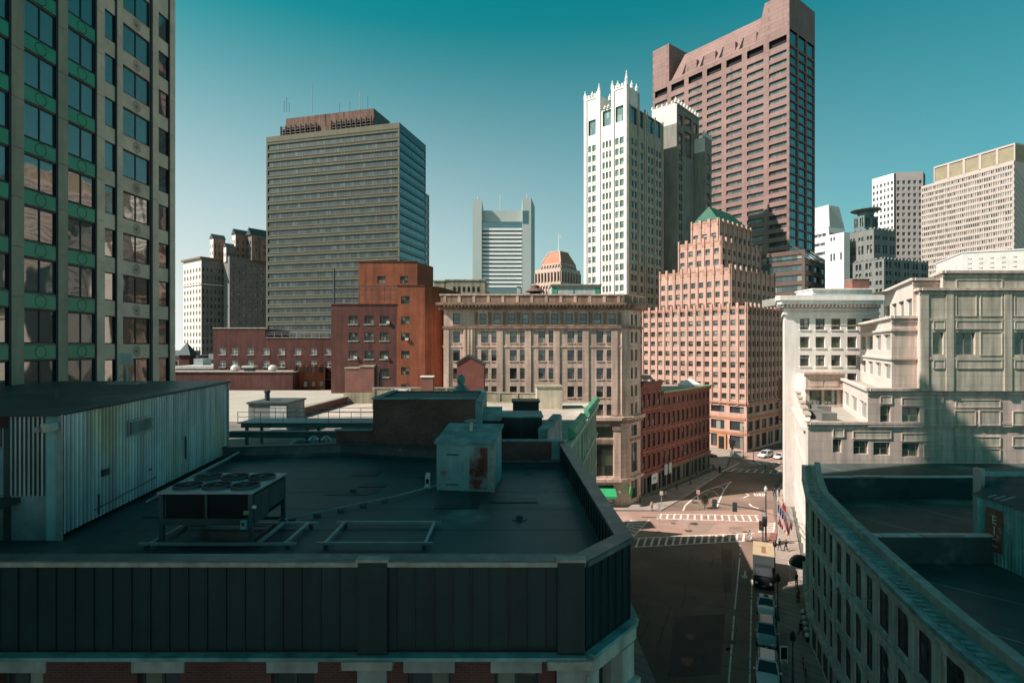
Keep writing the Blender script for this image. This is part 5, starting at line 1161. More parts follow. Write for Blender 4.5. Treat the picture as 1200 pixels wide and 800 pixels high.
# sloped middle
b.hexa([FL.P(sA + cw_ * .15, 0, zm), FL.P(sC, 0, zm), FL.P(sC, -dep, zm), FL.P(sA + cw_ * .15, -dep, zm), FL.P(sB, -7, PZ(-6, YM)), FL.P(sC + cw_ * .3, -7, PZ(-6, YM)), FL.P(sC + cw_ * .3, -dep, PZ(-6, YM)), FL.P(sB, -dep, PZ(-6, YM))], mM)
for i in range(2, 6):
    s_ = cw_ * i; b.hexa([FL.P(s_ - cw_ * .12, -.3, zm + .01), FL.P(s_ + cw_ * .55, -.3, zm + .01), FL.P(s_ + cw_ * .55, -3, zm + .01), FL.P(s_ - cw_ * .12, -3, zm + .01), FL.P(s_ + cw_ * .02, -.5, zm + 5.2), FL.P(s_ + cw_ * .55, -.5, zm + 5.2), FL.P(s_ + cw_ * .55, -4.6, zm + 5.2), FL.P(s_ + cw_ * .02, -4.6, zm + 5.2)], mM)
    b.poly([FL.P(s_ - cw_ * .3, -.28, zm + .02), FL.P(s_ - cw_ * .12, -.28, zm + .02), FL.P(s_ + cw_ * .0, -.28, zm + 5.0), FL.P(s_ - cw_ * .06, -.28, zm + 5.0)], mDark)  # dark slanted marks paint the shadows of the crown notches
Bm = back_of(FL, FR); D = FR.b
b.poly([(*D, 0), (*Bm, 0), (*Bm, zm), (*D, zm)], mM); b.poly([(*Bm, 0), (*FL.a, 0), (*FL.a, zm), (*Bm, zm)], mM); b.poly([(*D, zm), (*Bm, zm), (*Bm, zt), (*D, zt)], mM)
b.build("wall", mt); wn.finish(mt, 98)
# lower wing at its foot
mWing = mat("shade painted granite wing", (.13, .085, .068), .7, .15, .2)  # wing colour darkened to stand for the shadow lying on it
wg = thing("office_wing", "dark shade painted granite wing with slanted glass roof at the skyscraper's foot", "building", (PX(943, 200), 200, 0)); wn = Wins()
FL, FR = corner(943, 206, 0, 868, 986); zt2 = PZ(292, 206); oL = []; oR = []
for i in range(9): oL.append((1, FL.L - 1, zt2 - 4 - i * 3.8, zt2 - 1.6 - i * 3.8)); wn.add(FL, FL.L / 2, zt2 - 4 - i * 3.8, FL.L - 2, 2.4, (12, 1), mFrD, gDark, .5, name='ribbon_window')
cwr = FR.L / 5
wn.grid(oR, FR, [(cwr * i + cwr * .14, cwr * (i + 1) - cwr * .14) for i in range(5)], [(zt2 - 7.6 - i * 3.9, zt2 - 5.4 - i * 3.9) for i in range(6)], style=(3, 1), fm=mFrD, gm=gM, inset=.5)
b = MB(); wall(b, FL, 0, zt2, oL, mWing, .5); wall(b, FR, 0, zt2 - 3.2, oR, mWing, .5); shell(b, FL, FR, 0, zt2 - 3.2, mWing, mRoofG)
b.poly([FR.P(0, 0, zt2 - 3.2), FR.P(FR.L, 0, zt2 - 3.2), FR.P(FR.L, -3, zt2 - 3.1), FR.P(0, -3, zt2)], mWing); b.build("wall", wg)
b = MB(); b.poly([FR.P(0, .1, zt2 - 3.1), FR.P(FR.L * .9, .1, zt2 - 3.1), FR.P(FR.L * .5, -5, zt2 + 2.2), FR.P(0, -5, zt2 + 2.2)], gMr)
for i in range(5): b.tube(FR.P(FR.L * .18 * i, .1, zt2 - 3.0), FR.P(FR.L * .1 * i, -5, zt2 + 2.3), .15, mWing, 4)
b.build("glass_roof", wg); wn.finish(wg, 60)

# ================================================================ white gothic tower and grey neighbour
mN = mat("white terracotta", (0.80, 0.77, 0.71), .7, .1, .3, streak=.08); mNs = mat("shade painted terracotta side", (0.42, 0.38, 0.31), .8, .15, .3, streak=.2); mNd = mat("cream spandrel", (0.62, 0.58, 0.52), .8, .1)  # right face takes a darker copy of the white, shade put in colour
gN = glass("tower sash glass", (.02, .026, .028), mirror=.2, pb=.1, blind=(.3, .32, .3))
YN = 194; gt = thing("gothic_tower", "slender white gothic tower with twin pinnacled tops", "tower", (PX(735, YN), YN, 0)); wn = Wins()
FL, FR = corner(735, YN, -100, 685, 776); z1 = PZ(100, YN); zrec = z1 - 6.0; oL = []; oR = []; LL = FL.L; LR = FR.L; p_ = 12.45 * YN / F
sx = lambda x: FL.sx(x)
b = MB(); zw0 = PZ(158, YN)
colsL = [(sx(689.3), sx(693.2)), (sx(694.3), sx(698.2)), (sx(706.0), sx(709.2)), (sx(710.2), sx(713.2)), (sx(714.0), sx(716.4)), (sx(721), sx(725.2)), (sx(726.6), sx(731))]
nrow = 21
for i, (a, c) in enumerate(colsL):
    for k in range(nrow):
        z0_ = zw0 - 2.45 - k * p_
        if i in (2, 3, 4) and k < 0: continue
        oL.append((a, c, z0_, z0_ + 2.3)); wn.add(FL, (a + c) / 2, z0_, c - a, 2.3, (1, 2), mFrG, gN, .3)
for (a, c) in ((sx(689.5), sx(698.2)), (sx(706.2), sx(716.2)), (sx(721.4), sx(730.6))):
    z0_ = PZ(146, YN) if a < sx(700) else PZ(140, YN); oL.append((a, c, z0_, z0_ + 5.6)); wn.add(FL, (a + c) / 2, z0_, c - a, 5.6, (3, 2), mFrG, gN, .6)
rc = [(.10, .17), (.19, .26), (.36, .43), (.56, .63), (.66, .73), (.80, .87), (.90, .97)]
for a, c in rc:
    for k in range(nrow):
        z0_ = zw0 - 2.45 - k * p_; oR.append((a * LR, c * LR, z0_, z0_ + 2.3)); wn.add(FR, (a + c) / 2 * LR, z0_, (c - a) * LR, 2.3, (1, 2), mFrG, gN, .3)
for a, c in ((.1, .26), (.34, .44), (.58, .95)):
    z0_ = PZ(141, YN); oR.append((a * LR, c * LR, z0_, z0_ + 5.9)); wn.add(FR, (a + c) / 2 * LR, z0_, (c - a) * LR, 5.9, (4 if c > .9 else 2, 2), mFrG, gN, .5)
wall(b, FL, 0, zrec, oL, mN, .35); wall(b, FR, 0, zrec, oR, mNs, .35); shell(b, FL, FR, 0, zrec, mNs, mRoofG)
for (a, c) in ((0, sx(703)), (sx(717.3), LL)):
    q = [FL.p(a, 0), FL.p(c, 0), FL.p(c, -7), FL.p(a, -7)]; b.hexa([(*p, zrec) for p in q] + [(*p, z1) for p in q], mN, skip=(0,))
for (a, c) in ((.0, sx(688)), (sx(699.5), sx(704)), (sx(717), sx(720)), (sx(732), LL - .01)):
    b.fbox(FL, a, c, .003, .45, 0, z1 + 1.5, mN)
for x in (693.7, 709.7, 713.6, 725.9): b.fbox(FL, sx(x) - .17, sx(x) + .17, .003, .2, 0, zw0, mN)
for a in (.0, .28, .46, .51, .75, .985): b.fbox(FR, a * LR, a * LR + .03 * LR, .003, .4, 0, zrec + (.5 if a > .5 else 5.5 if a < .3 else 1), mNs)
b.build("wall", gt)
rest = MB()
for k in range(nrow):
    z0_ = zw0 - 3.75 - k * p_ + .35
    for a, c in colsL:
        b = MB() if k < 13 else rest; b.fbox(FL, a, c, .003, .06, z0_, z0_ + .75, mNd)
        if k < 13: b.build("spandrel", gt)
rest.build("spandrel", gt)["kind"] = "stuff"
def pinnacle(b, x, y, z, h, r_):
    b.lathe([(r_, z), (r_, z + h * .35), (r_ * 1.25, z + h * .38), (r_ * .8, z + h * .5), (r_ * .25, z + h * .8), (r_ * .4, z + h * .86), (.05, z + h)], mN, 6, (x, y))
for d, t_, h_ in [(.3, 0, 3.2), (sx(694), 0, 2.2), (sx(702), 0, 4.2), (sx(703), -6.5, 2.5), (sx(717.6), 0, 3.4), (sx(724), 0, 2.6), (LL - .3, 0, 5.2), (LL - .3, -3.5, 2.8), (LL - .3, -6.8, 2.8), (sx(709), 0, 1.5), (sx(713), 0, 1.5), (.3, -6.5, 2.5)]:
    b = MB(); x, y = FL.p(d, t_); pinnacle(b, x, y, (zrec if sx(705) < d < sx(716) else z1) + .2, h_, .55); b.build("pinnacle", gt)
b = MB()
for (a, c) in ((0, sx(703)), (sx(717.3), LL)):
    for i in range(5): b.fbox(FL, a + (c - a) * (i + .2) / 5, a + (c - a) * (i + .75) / 5, -.3, .3, z1, z1 + 1.2, mN)
    b.fbox(FL, a, c, .0031, .25, z1 - .5, z1, mN)
b.build("battlement", gt)
wn.finish(gt, 98)
YG = 216; n2 = thing("stone_tower", "grey shaded stone tower with pinnacled parapet right behind the white gothic tower", "tower", (PX(793, YG), YG, 0)); wn = Wins()
mG2 = mat("grey stone tower", (0.25, 0.235, 0.205), .85, .15, .2, streak=.2); mG2l = mat("pale sun painted stone", (.66, .62, .55), .8, .1)  # pale stone also paints sunlight on the tops of the left faces
FL, FR = corner(793, YG, -100, 764, 819); zt = PZ(120, YG); oL = []; oR = []
for k in range(20):
    for a, c in ((.10, .16), (.18, .24), (.78, .84), (.86, .92)):
        z0_ = zt - 22 - k * 3.9
        if z0_ > 20: oR.append((a * FR.L, c * FR.L, z0_, z0_ + 2.6)); wn.add(FR, (a + c) / 2 * FR.L, z0_, (c - a) * FR.L, 2.6, (1, 2), mFrD, gDark, .3)
for a, c, z0_, z1_ in ((.08, .26, 11, 20), (.34, .66, 9, 19), (.74, .94, 10, 19), (.08, .26, 4, 8), (.34, .66, 3, 7), (.74, .94, 3.5, 7.5)): oR.append((a * FR.L, c * FR.L, zt - z1_, zt - z0_)); wn.add(FR, (a + c) / 2 * FR.L, zt - z1_, (c - a) * FR.L, z1_ - z0_, (4, 3), mFrG, gTow, .4)
b = MB(); wall(b, FL, 0, zt - 8, [], mG2); wall(b, FL, zt - 8, zt, [], mG2l); wall(b, FR, 0, zt, oR, mG2, .35); shell(b, FL, FR, 0, zt, mG2, mRoofG); b.build("wall", n2)
b = MB()
for i in range(9): x, y = FR.p(FR.L * i / 8, -.4); b.lathe([(.55, zt), (.55, zt + 1.1), (.2, zt + 1.9), (.05, zt + 2.3)], mG2l, 6, (x, y))
for i in range(5): x, y = FL.p(FL.L * i / 5, -.4); b.lathe([(.45, zt), (.45, zt + .8), (.05, zt + 1.4)], mG2l, 6, (x, y))
b.fbox(FR, 0, FR.L, .003, .3, zt - 1, zt - .2, mG2); b.build("parapet", n2); wn.finish(n2)
n3 = thing("stone_tower", "narrow lower grey tower shoulder between the pinnacled tower and pink skyscraper", "tower", (PX(826, 225), 225, 0)); FL, FR = corner(826, 225, -100, 812, 834); zt = PZ(160, 225); oR = []; wn = Wins()
for k in range(12): oR.append((FR.L * .25, FR.L * .75, zt - 9 - k * 4, zt - 6.5 - k * 4)); wn.add(FR, FR.L * .5, zt - 9 - k * 4, FR.L * .5, 2.5, (2, 1), mFrD, gDark, .3)
b = MB(); wall(b, FL, 0, zt - 6, [], mG2); wall(b, FL, zt - 6, zt, [], mG2l); wall(b, FR, 0, zt, oR, mG2, .3); shell(b, FL, FR, 0, zt, mG2, mRoofG); b.build("wall", n3)
b = MB()
for i in range(4): x, y = FR.p(FR.L * i / 3, -.4); b.lathe([(.6, zt), (.6, zt + 1.4), (.05, zt + 3)], mG2l, 6, (x, y))
b.build("pinnacle", n3); wn.finish(n3)

# ================================================================ striped office slab (left)
YO = 229; mO = mat("olive concrete spandrel", (0.145, 0.138, 0.10), .8, .12, .2, streak=.12); gO = glass("grey green ribbon glass", (.007, .012, .013), mirror=.0, pb=.12, blind=(.05, .062, .058), wave=.01)
ot = thing("office_tower", "broad striped office slab with olive bands, ribbon windows and rusty rooftop screen", "tower", (PX(468, YO), YO, 0)); wn = Wins()
FL, FR = corner(468, YO, -1890, 312, 499); zt = PZ(143.5, YO); pf = 10.75 * YO / F; oL = []; oR = []
nf = 29
for i in range(nf):
    z1_ = PZ(153.4, YO) - i * pf; z0_ = z1_ - 2.25
    if z0_ < 6: break
    oL.append((.7, FL.L - .7, z0_, z1_)); wn.add(FL, FL.L / 2, z0_, FL.L - 1.4, 2.25, (46, 1), mat("pale mullion", (.10, .105, .09), .6), gO, .35, name='ribbon_window')
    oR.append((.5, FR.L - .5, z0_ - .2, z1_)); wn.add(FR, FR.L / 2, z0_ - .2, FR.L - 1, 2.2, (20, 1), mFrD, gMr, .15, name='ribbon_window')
b = MB(); wall(b, FL, 0, zt, oL, mO, .45); wall(b, FR, 0, zt, oR, mat('dark glossy spandrel', (.03, .06, .065), .25, .1, .2, spec=.6), .2); shell(b, FL, FR, 0, zt, mO, mRoofG, .4)  # right face spandrels are darker and glossier than the left ones
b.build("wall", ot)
b = MB()
for i in range(nf):
    z1_ = PZ(153.4, YO) - i * pf + .55
    if z1_ < 8: break
    n = 46; st = (FL.L - 1.4) / n
    for k in range(n): s_ = .7 + st * k + .22; b.poly([FL.P(s_, .012, z1_), FL.P(s_ + st * .66, .012, z1_), FL.P(s_ + st * .66, .012, z1_ + .36), FL.P(s_, .012, z1_ + .36)], mat("shadowed vent slot", (.06, .06, .045), .8))
    b.fbox(FL, .3, FL.L - .3, .003, .14, z1_ + .55, z1_ + .66, mO)
o = b.build("vent_slot_row", ot); o["kind"] = "stuff"
b = MB(); FPL, FPR = corner(438, 236, -1890, 335, 457); zp0, zp1 = zt - .4, PZ(127, 236)
mRu = mat("rust stained screen", (0.17, 0.10, 0.075), .85, .25, .3, streak=.4)
wall(b, FPL, zp0, zp1, [], mRu); wall(b, FPR, zp0, zp1, [], mGalvD); shell(b, FPL, FPR, zp0, zp1, mRu, mRoofG); b.build("penthouse", ot)
b = MB()
for (s0, s1) in ((-.8, .36), (.54, .98)):
    a, c = (s0 * FPL.L if s0 > 0 else -2.0), s1 * FPL.L
    for z in (1.2, 2.3, 3.6, 4.8): b.fbox(FPL, a, c, .8, 1.1, zp0 + z, zp0 + z + .28, mSteelD)
    n = int((c - a) / 2.2)
    for i in range(n + 1): b.fbox(FPL, a + i * (c - a) / n, a + i * (c - a) / n + .3, .35, 1.3, zp0, zp0 + 5.6, mRu)
    for i in range(n): b.fbox(FPL, a + i * (c - a) / n + .5, a + i * (c - a) / n + 1.6, .05, .3, zp0 + 1.2, zp0 + 4.6, mDark)
b.build("pipe_rack", ot)
for x, h_ in ((333, 5), (336, 6.5), (339, 4), (366, 12), (398, 4), (410, 4.5), (422, 9), (424, 9), (431, 7)):
    b = MB(); Y = 240; b.tube((PX(x, Y), Y, zp1 - .1), (PX(x, Y), Y, zp1 + h_), .08 if h_ < 9 else .12, mGalv if h_ >= 9 else mSteelD, 5); b.build("antenna", ot)
wn.finish(ot, 60)
o2 = thing("office_tower", "dark glass sliver of a tower tucked behind the striped slab's right edge", "tower", (PX(501, 262), 262, 0)); FL, FR = corner(492, 262, -1890, 470, 503); zt = PZ(222, 262); oL = []; b = MB(); wn = Wins(); oR = []
for i in range(18): oR.append((.6, FR.L - .6, zt - 3.4 - i * 3.8, zt - 1 - i * 3.8)); wn.add(FR, FR.L / 2, zt - 3.4 - i * 3.8, FR.L - 1.2, 2.4, (6, 1), mFrD, gMr, .2, name='ribbon_window')
wall(b, FL, 0, zt, [], mSteelD); wall(b, FR, 0, zt, oR, mat("pale sliver spandrel", (.3, .32, .3), .7), .25); shell(b, FL, FR, 0, zt, mSteelD, mRoofG); b.build("wall", o2); wn.finish(o2)

# ================================================================ far left residential hotel block with turrets
YP = 300; mPw = mat("sun painted hotel stone", (.72, .66, .60), .8, .1, .2); mPg = mat("grey brown hotel", (.20, .19, .185), .8, .15, .2); mPc = mat("copper reflecting bay", (.34, .20, .15), .5, .2, .3)  # left faces take a paler stone with sunlight put into the colour
hp = thing("apartment_tower", "grey stepped tower block with sun painted left faces and gabled turret tops at far left", "tower", (PX(236, YP), YP, 0)); wn = Wins()
FL, FR = corner(236, YP, -260, 215, 268); zt = PZ(303, YP); oL = []; oR = []
def pgrid(Fc, oo, n, z1, z0, pit, wfr=.42, hfr=.55, gm=gDark):
    cw_ = Fc.L / n
    k = int((z1 - z0) / pit)
    wn.grid(oo, Fc, [(cw_ * (i + .5) - cw_ * wfr / 2, cw_ * (i + .5) + cw_ * wfr / 2) for i in range(n)], [(z1 - (i + 1) * pit, z1 - (i + 1) * pit + pit * hfr) for i in range(k)], style=(2, 1), fm=mFrD, gm=gm, inset=.3)
pgrid(FL, oL, 6, zt - 3, 8, 3.9); pgrid(FR, oR, 7, zt - 3, 8, 3.9)
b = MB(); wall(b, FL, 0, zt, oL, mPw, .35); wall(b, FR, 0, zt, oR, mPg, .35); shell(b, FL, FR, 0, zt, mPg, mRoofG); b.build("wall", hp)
b = MB(); cap_band(b, (FL, FR), zt, zt + 1.0, 1.0, mat("brown hotel cornice", (.20, .14, .11), .8)); cap_band(b, (FL, FR), zt - 14, zt - 13.4, .35, mPw); b.build("cornice", hp)
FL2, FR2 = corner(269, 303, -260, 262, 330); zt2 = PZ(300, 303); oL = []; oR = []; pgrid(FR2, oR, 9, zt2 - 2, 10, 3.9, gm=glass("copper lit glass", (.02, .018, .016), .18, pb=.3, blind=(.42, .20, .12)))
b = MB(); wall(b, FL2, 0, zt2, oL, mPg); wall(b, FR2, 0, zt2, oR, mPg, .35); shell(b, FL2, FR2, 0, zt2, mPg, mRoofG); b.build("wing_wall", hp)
def turret(x0, xc, x1, Y, yt, zb, m1, m2):
    FLt, FRt_ = corner(xc, Y, -260, x0, x1); z1 = PZ(yt, Y); oo = []; o1 = []
    pgrid(FRt_, oo, 3, z1 - 1.5, zb + 1, 3.9, gm=gDark); pgrid(FLt, o1, 2, z1 - 1.5, zb + 1, 3.9)
    b = MB(); wall(b, FLt, zb, z1, o1, m1, .3); wall(b, FRt_, zb, z1, oo, m2, .3); shell(b, FLt, FRt_, zb, z1, m2, mRoofG); b.build("turret", hp)
    B = back_of(FLt, FRt_); c = (FLt.a + Vector(FRt_.b)) / 2; b = MB(); h = (FRt_.L) * .25 + 1; e = [Vector((*p, z1)) + (Vector((*p, z1)) - Vector((*c, z1))) * .12 for p in (FLt.a, FLt.b, FRt_.b, Vector(B))]
    r0 = (e[0] + e[3]) / 2; r1 = (e[1] + e[2]) / 2; r0.z += h; r1.z += h
    r0 = (e[0] + e[1]) / 2; r1 = (e[2] + e[3]) / 2; r0.z += h; r1.z += h
    rm = mat("slate turret roof", (.06, .09, .10), .7)
    b.poly([e[0], e[1], r0], rm); b.poly([e[1], e[2], r1, r0], rm); b.poly([e[2], e[3], r1], rm); b.poly([e[3], e[0], r0, r1], rm); b.poly(e[::-1], rm); b.build("turret_roof", hp)
turret(246, 250, 264, 306, 279, zt - 1, mPw, mPc); turret(262, 265, 275, 304, 289, zt - 1, mPw, mPg); turret(272, 276, 293, 309, 274, zt2 - 1, mPw, mPc); turret(290, 295, 320, 311, 275, zt2 - 1, mPg, mPc); turret(300, 306, 330, 314, 280, zt2 - 1, mPg, mPc)
wn.finish(hp, 90)
# little roofs between the glass tower and the brick block
for (x0, x1, y, Y, m_, lab, cat) in ((206, 250, 432, 140, mBrickM, "low brick roof with white coping left of the brick block", "building"), (200, 232, 419, 190, mPc, "small brown block far left beside the glass tower", "building"), (227, 249, 424, 170, mCopperD, "teal metal sided roof block under the white hotel corner", "building")):
    t = thing("low_building", lab, cat, (PX((x0 + x1) / 2, Y), Y, 0)); b = MB(); b.box(PX(x0, Y), PX(x1, Y), Y, Y + 18, 0, PZ(y, Y), m_); b.build("wall", t); b = MB(); b.box(PX(x0, Y) - .3, PX(x1, Y) + .3, Y - .3, Y + 18.3, PZ(y, Y), PZ(y, Y) + .7, mWhiteM if m_ is mBrickM else mGalvD); b.build("coping", t)
    b = MB()
    for i in range(4): b.box(PX(x0 + 3 + i * (x1 - x0) / 4.4, Y), PX(x0 + 8 + i * (x1 - x0) / 4.4, Y), Y - .05, Y - .004, PZ(y + 9, Y), PZ(y + 4, Y), mDark)
    b.build("window", t)
    b = MB(); b.box(PX(x0 + 5, Y), PX(x0 + 16, Y), Y + 6, Y + 10, PZ(y, Y) + .7, PZ(y, Y) + 2.4, mGalv); b.build("roof_unit", t)
t = thing("roof_turret", "small dark teal pyramid turret beside the glass tower", "turret", (PX(213, 165), 165, 0)); Y = 165; b = MB(); x0, x1, xm = PX(206, Y), PX(223, Y), PX(214, Y)
b.box(x0 + .6, x1 - .6, Y + .5, Y + 4, 0, PZ(416, Y), mBrickM); b.build("wall", t); b = MB(); e = [(x0, Y, PZ(416, Y)), (x1, Y, PZ(416, Y)), (x1, Y + 4.5, PZ(416, Y)), (x0, Y + 4.5, PZ(416, Y))]; ap = (xm, Y + 2.2, PZ(401, Y))
for i in range(4): b.poly([e[i], e[(i + 1) % 4], ap], mat("dark teal slate", (.03, .07, .08), .6))
b.build("roof", t)

# ================================================================ far white banded tower and pyramid topped tower
YS = 600; mS = mat("brushed pale aluminium", (.48, .52, .50), .5, .06, .02, metal=.2); mSw = mat("white spandrel", (.82, .84, .82), .6, .04, .05); gS = glass("far dark glass", (.008, .03, .04), mirror=.25, pb=0)
ft = thing("office_tower", "white banded tower with two solid side pylons on the skyline", "tower", (PX(590, YS), YS, 0)); 
def fb(x0, x1, y0, y1, Y0_, Y1_, m, nm, bld=True):
    b = MB(); b.box(PX(x0, YS), PX(x1, YS), Y0_, Y1_, max(PZ(y1, YS), 0), PZ(y0, YS), m); return b.build(nm, ft) if bld else b
fb(554.5, 565, 236, 600, YS - 8, YS + 30, mS, "pylon"); fb(612, 622, 234, 600, YS - 8, YS + 30, mS, "pylon")
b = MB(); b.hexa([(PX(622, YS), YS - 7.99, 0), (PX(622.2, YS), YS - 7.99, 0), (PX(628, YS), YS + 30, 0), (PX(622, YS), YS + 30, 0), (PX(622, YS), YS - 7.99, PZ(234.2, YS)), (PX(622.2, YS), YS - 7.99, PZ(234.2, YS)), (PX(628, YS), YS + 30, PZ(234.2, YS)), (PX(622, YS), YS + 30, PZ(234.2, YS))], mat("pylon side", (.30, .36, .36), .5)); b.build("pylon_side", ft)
fb(565, 612, 247, 260, YS - 1, YS + 26, mS, "crown"); fb(565, 612, 260, 600, YS, YS + 26, gS, "curtain_wall")
for i in range(15):
    y = 268.5 + i * 4.75; fb(565.4, 611.4, y, y + 2.3, YS - 5 - .25, YS - .05, mSw, "spandrel_band")
fb(612.2, 619, 249, 264, YS - 8.2, YS - 8.05, mat("teal plaque", (.08, .17, .19), .4), "recess_panel")
b = MB()
for x, h_ in ((560, 6), (586.5, 8), (618, 9)): b.tube((PX(x, YS), YS + 4, PZ(247 if x > 570 and x < 600 else 236, YS)), (PX(x, YS), YS + 4, PZ(236, YS) + h_), .5, mS, 5)
b.build("antenna", ft)
YT = 480; mT = mat("pinkish pyramid tower stone", (.55, .40, .34), .8, .1, .05); mTr = mat("terracotta tile roof", (.45, .20, .13), .8, .15, .08)
pt_ = thing("pyramid_tower", "pinkish tower with truncated terracotta pyramid roof and flagpole", "tower", (PX(658, YT), YT, 0)); wn = Wins()
FL, FR = corner(657, YT, -180, 627, 681); zb_ = PZ(316, YT); zt = PZ(296, YT)
def pyr_block(xc, Y, xl, xr, z0, z1, nL, nR, h_, m, nm):
    FLq, FRq = corner(xc, Y, -180, xl, xr); oL = []; oR = []
    for Fc, n, oo in ((FLq, nL, oL), (FRq, nR, oR)):
        cw_ = Fc.L / n
        for z0_, z1_ in h_: wn.grid(oo, Fc, [(cw_ * (i + .5) - cw_ * .27, cw_ * (i + .5) + cw_ * .27) for i in range(n)], [(z0_, z1_)], style=(1, 2), fm=mFrD, gm=gDark, inset=.6)
    b = MB(); wall(b, FLq, z0, z1, oL, m, .8); wall(b, FRq, z0, z1, oR, m, .8); shell(b, FLq, FRq, z0, z1, m, mRoofG)
    for Fc, n in ((FLq, nL), (FRq, nR)):
        cw_ = Fc.L / n
        for i in range(n + 1): b.fbox(Fc, max(cw_ * i - cw_ * .16, 0), min(cw_ * i + cw_ * .16, Fc.L), .004, .9, z0, z1 - 3, m)
    b.build(nm, pt_); return FLq, FRq
pyr_block(657, YT, 623, 683, 0, PZ(330, YT), 10, 8, [(PZ(344, YT), PZ(340, YT)), (PZ(337, YT), PZ(333, YT))], mT, "base_wall")
pyr_block(657, YT + 6, 627, 680, PZ(331, YT), PZ(312, YT), 8, 7, [(PZ(328, YT), PZ(317, YT))], mT, "arcade_wall")
FLq, FRq = pyr_block(657, YT + 12, 634, 675, PZ(313, YT), PZ(305, YT), 7, 6, [(PZ(311, YT), PZ(307, YT))], mT, "attic_wall")
Bq = Vector(back_of(FLq, FRq)); c = [FLq.a, FLq.b, FRq.b, Bq]; ctr = sum(c, Vector((0, 0))) / 4; z0_, z1_ = PZ(305, YT), PZ(290, YT)
lo_ = [(*p, z0_) for p in c]; hi = [(*(p.lerp(ctr, .45)), z1_) for p in c]; b = MB()
for i in range(4): b.poly([lo_[i], lo_[(i + 1) % 4], hi[(i + 1) % 4], hi[i]], mTr)
b.poly(hi, mRoofP); b.build("pyramid_roof", pt_)
b = MB(); b.tube((*lo_[1][:2], z0_), hi[1], .7, mT, 5); b.tube(hi[0], hi[1], .6, mT, 5); b.tube((*lo_[0][:2], z0_), hi[0], .6, mT, 5); b.tube(hi[1], hi[2], .6, mT, 5); b.build("hip_ridge", pt_)
b = MB(); b.tube((*ctr, z1_ - 2), (*ctr, PZ(266, YT)), .45, mWhite, 6, .2); b.build("flagpole", pt_)
b = MB(); b.hexa([(ctr.x, ctr.y - .1, PZ(272, YT)), (ctr.x + 2.6, ctr.y - .1, PZ(271, YT)), (ctr.x + 2.6, ctr.y + .1, PZ(271, YT)), (ctr.x, ctr.y + .1, PZ(272, YT)), (ctr.x, ctr.y - .1, PZ(268.5, YT)), (ctr.x + 2.6, ctr.y - .1, PZ(268, YT)), (ctr.x + 2.6, ctr.y + .1, PZ(268, YT)), (ctr.x, ctr.y + .1, PZ(268.5, YT))], mWhite); b.build("flag", pt_)
wn.finish(pt_, 90)
# ================================================================ right skyline
# slanted white block
wn = Wins(); Y = 420; t = thing("office_tower", "white banded tower with slanted ribbed roof just right of the pink skyscraper", "tower", (PX(972, Y), Y, 0))
FL, FR = corner(971, Y, 300, 946, 990); zb = PZ(266, Y); zt = PZ(239, Y); oL = []; oR = []
for i in range(8): 
    z = zb - 4 - i * 7; oL.append((2, FL.L - 2, z - 2.5, z)); wn.add(FL, FL.L / 2, z - 2.5, FL.L - 4, 2.5, (9, 1), mFrD, gDark, .4, name='ribbon_window')
    oR.append((2, FR.L - 2, z - 2.5, z)); wn.add(FR, FR.L / 2, z - 2.5, FR.L - 4, 2.5, (6, 1), mFrD, gDark, .4, name='ribbon_window')
b = MB(); wall(b, FL, 0, zb, oL, mSw, .5); wall(b, FR, 0, zb, oR, mSw, .5); shell(b, FL, FR, 0, zb, mSw, mRoofG); b.build("wall", t)
b = MB(); q = [FL.a, FL.b, FR.b, Vector(back_of(FL, FR))]; ctr = sum(q, Vector((0, 0))) / 4
lo_ = [(*p, zb + .01) for p in q]; hi = [(*p.lerp(ctr, .3), zt) for p in q]; mm = mat("ribbed grey slant", (.45, .48, .47), .6, .05)
for i in range(4): b.poly([lo_[i], lo_[(i + 1) % 4], hi[(i + 1) % 4], hi[i]], mm)
b.poly(hi, mRoofG)
for i in range(6):
    a = Vector(lo_[0]).lerp(Vector(lo_[1]), i / 5.0); c = Vector(hi[0]).lerp(Vector(hi[1]), i / 5.0); b.tube(a, c, .8, mSw, 4)
b.build("slanted_roof", t); wn.finish(t)
b = None
# dark deco block with lantern
YD = 190; mD = mat("dark grey limestone", (.20, .21, .20), .85, .12, .2, streak=.15)
dd = thing("deco_building", "dark grey stepped deco block crowned by a lantern and flat disc", "tower", (PX(1030, YD), YD, 0)); wn = Wins()
def dblock(xc, Y, xl, xr, ytop, z0, nL, nR, rws, m=mD, par=True):
    FL, FR = corner(xc, Y, 330, xl, xr); z1 = PZ(ytop, Y); oL = []; oR = []
    for Fc, n, oo in ((FL, nL, oL), (FR, nR, oR)):
        cw_ = Fc.L / n; cc = []
        for i in range(n): m_ = cw_ * (i + .5); cc += [(m_ - cw_ * .3, m_ - cw_ * .06), (m_ + cw_ * .06, m_ + cw_ * .3)]
        wn.grid(oo, Fc, cc, [(PZ(y1, Y), PZ(y0, Y)) for y0, y1 in rws], style=(1, 2), fm=mFrD, gm=gDark, inset=.4)
    b = MB(); wall(b, FL, z0, z1, oL, m, .4); wall(b, FR, z0, z1, oR, m, .4); shell(b, FL, FR, z0, z1, m, mRoofG)
    if par:
        for Fc in (FL, FR):
            n = max(3, int(Fc.L / 1.8))
            for i in range(n): b.fbox(Fc, Fc.L * (i + .2) / n, Fc.L * (i + .7) / n, -.35, .12, z1, z1 + .6, m)
    b.build("wall", dd); return FL, FR, z1
dblock(1036, YD, 968, 1088, 303, 0, 6, 5, [(306, 313), (317.5, 322), (328, 333), (338, 343)])
dblock(1024, YD + 5, 985, 1050, 268, 36, 4, 3, [(275.5, 280), (286, 296)])
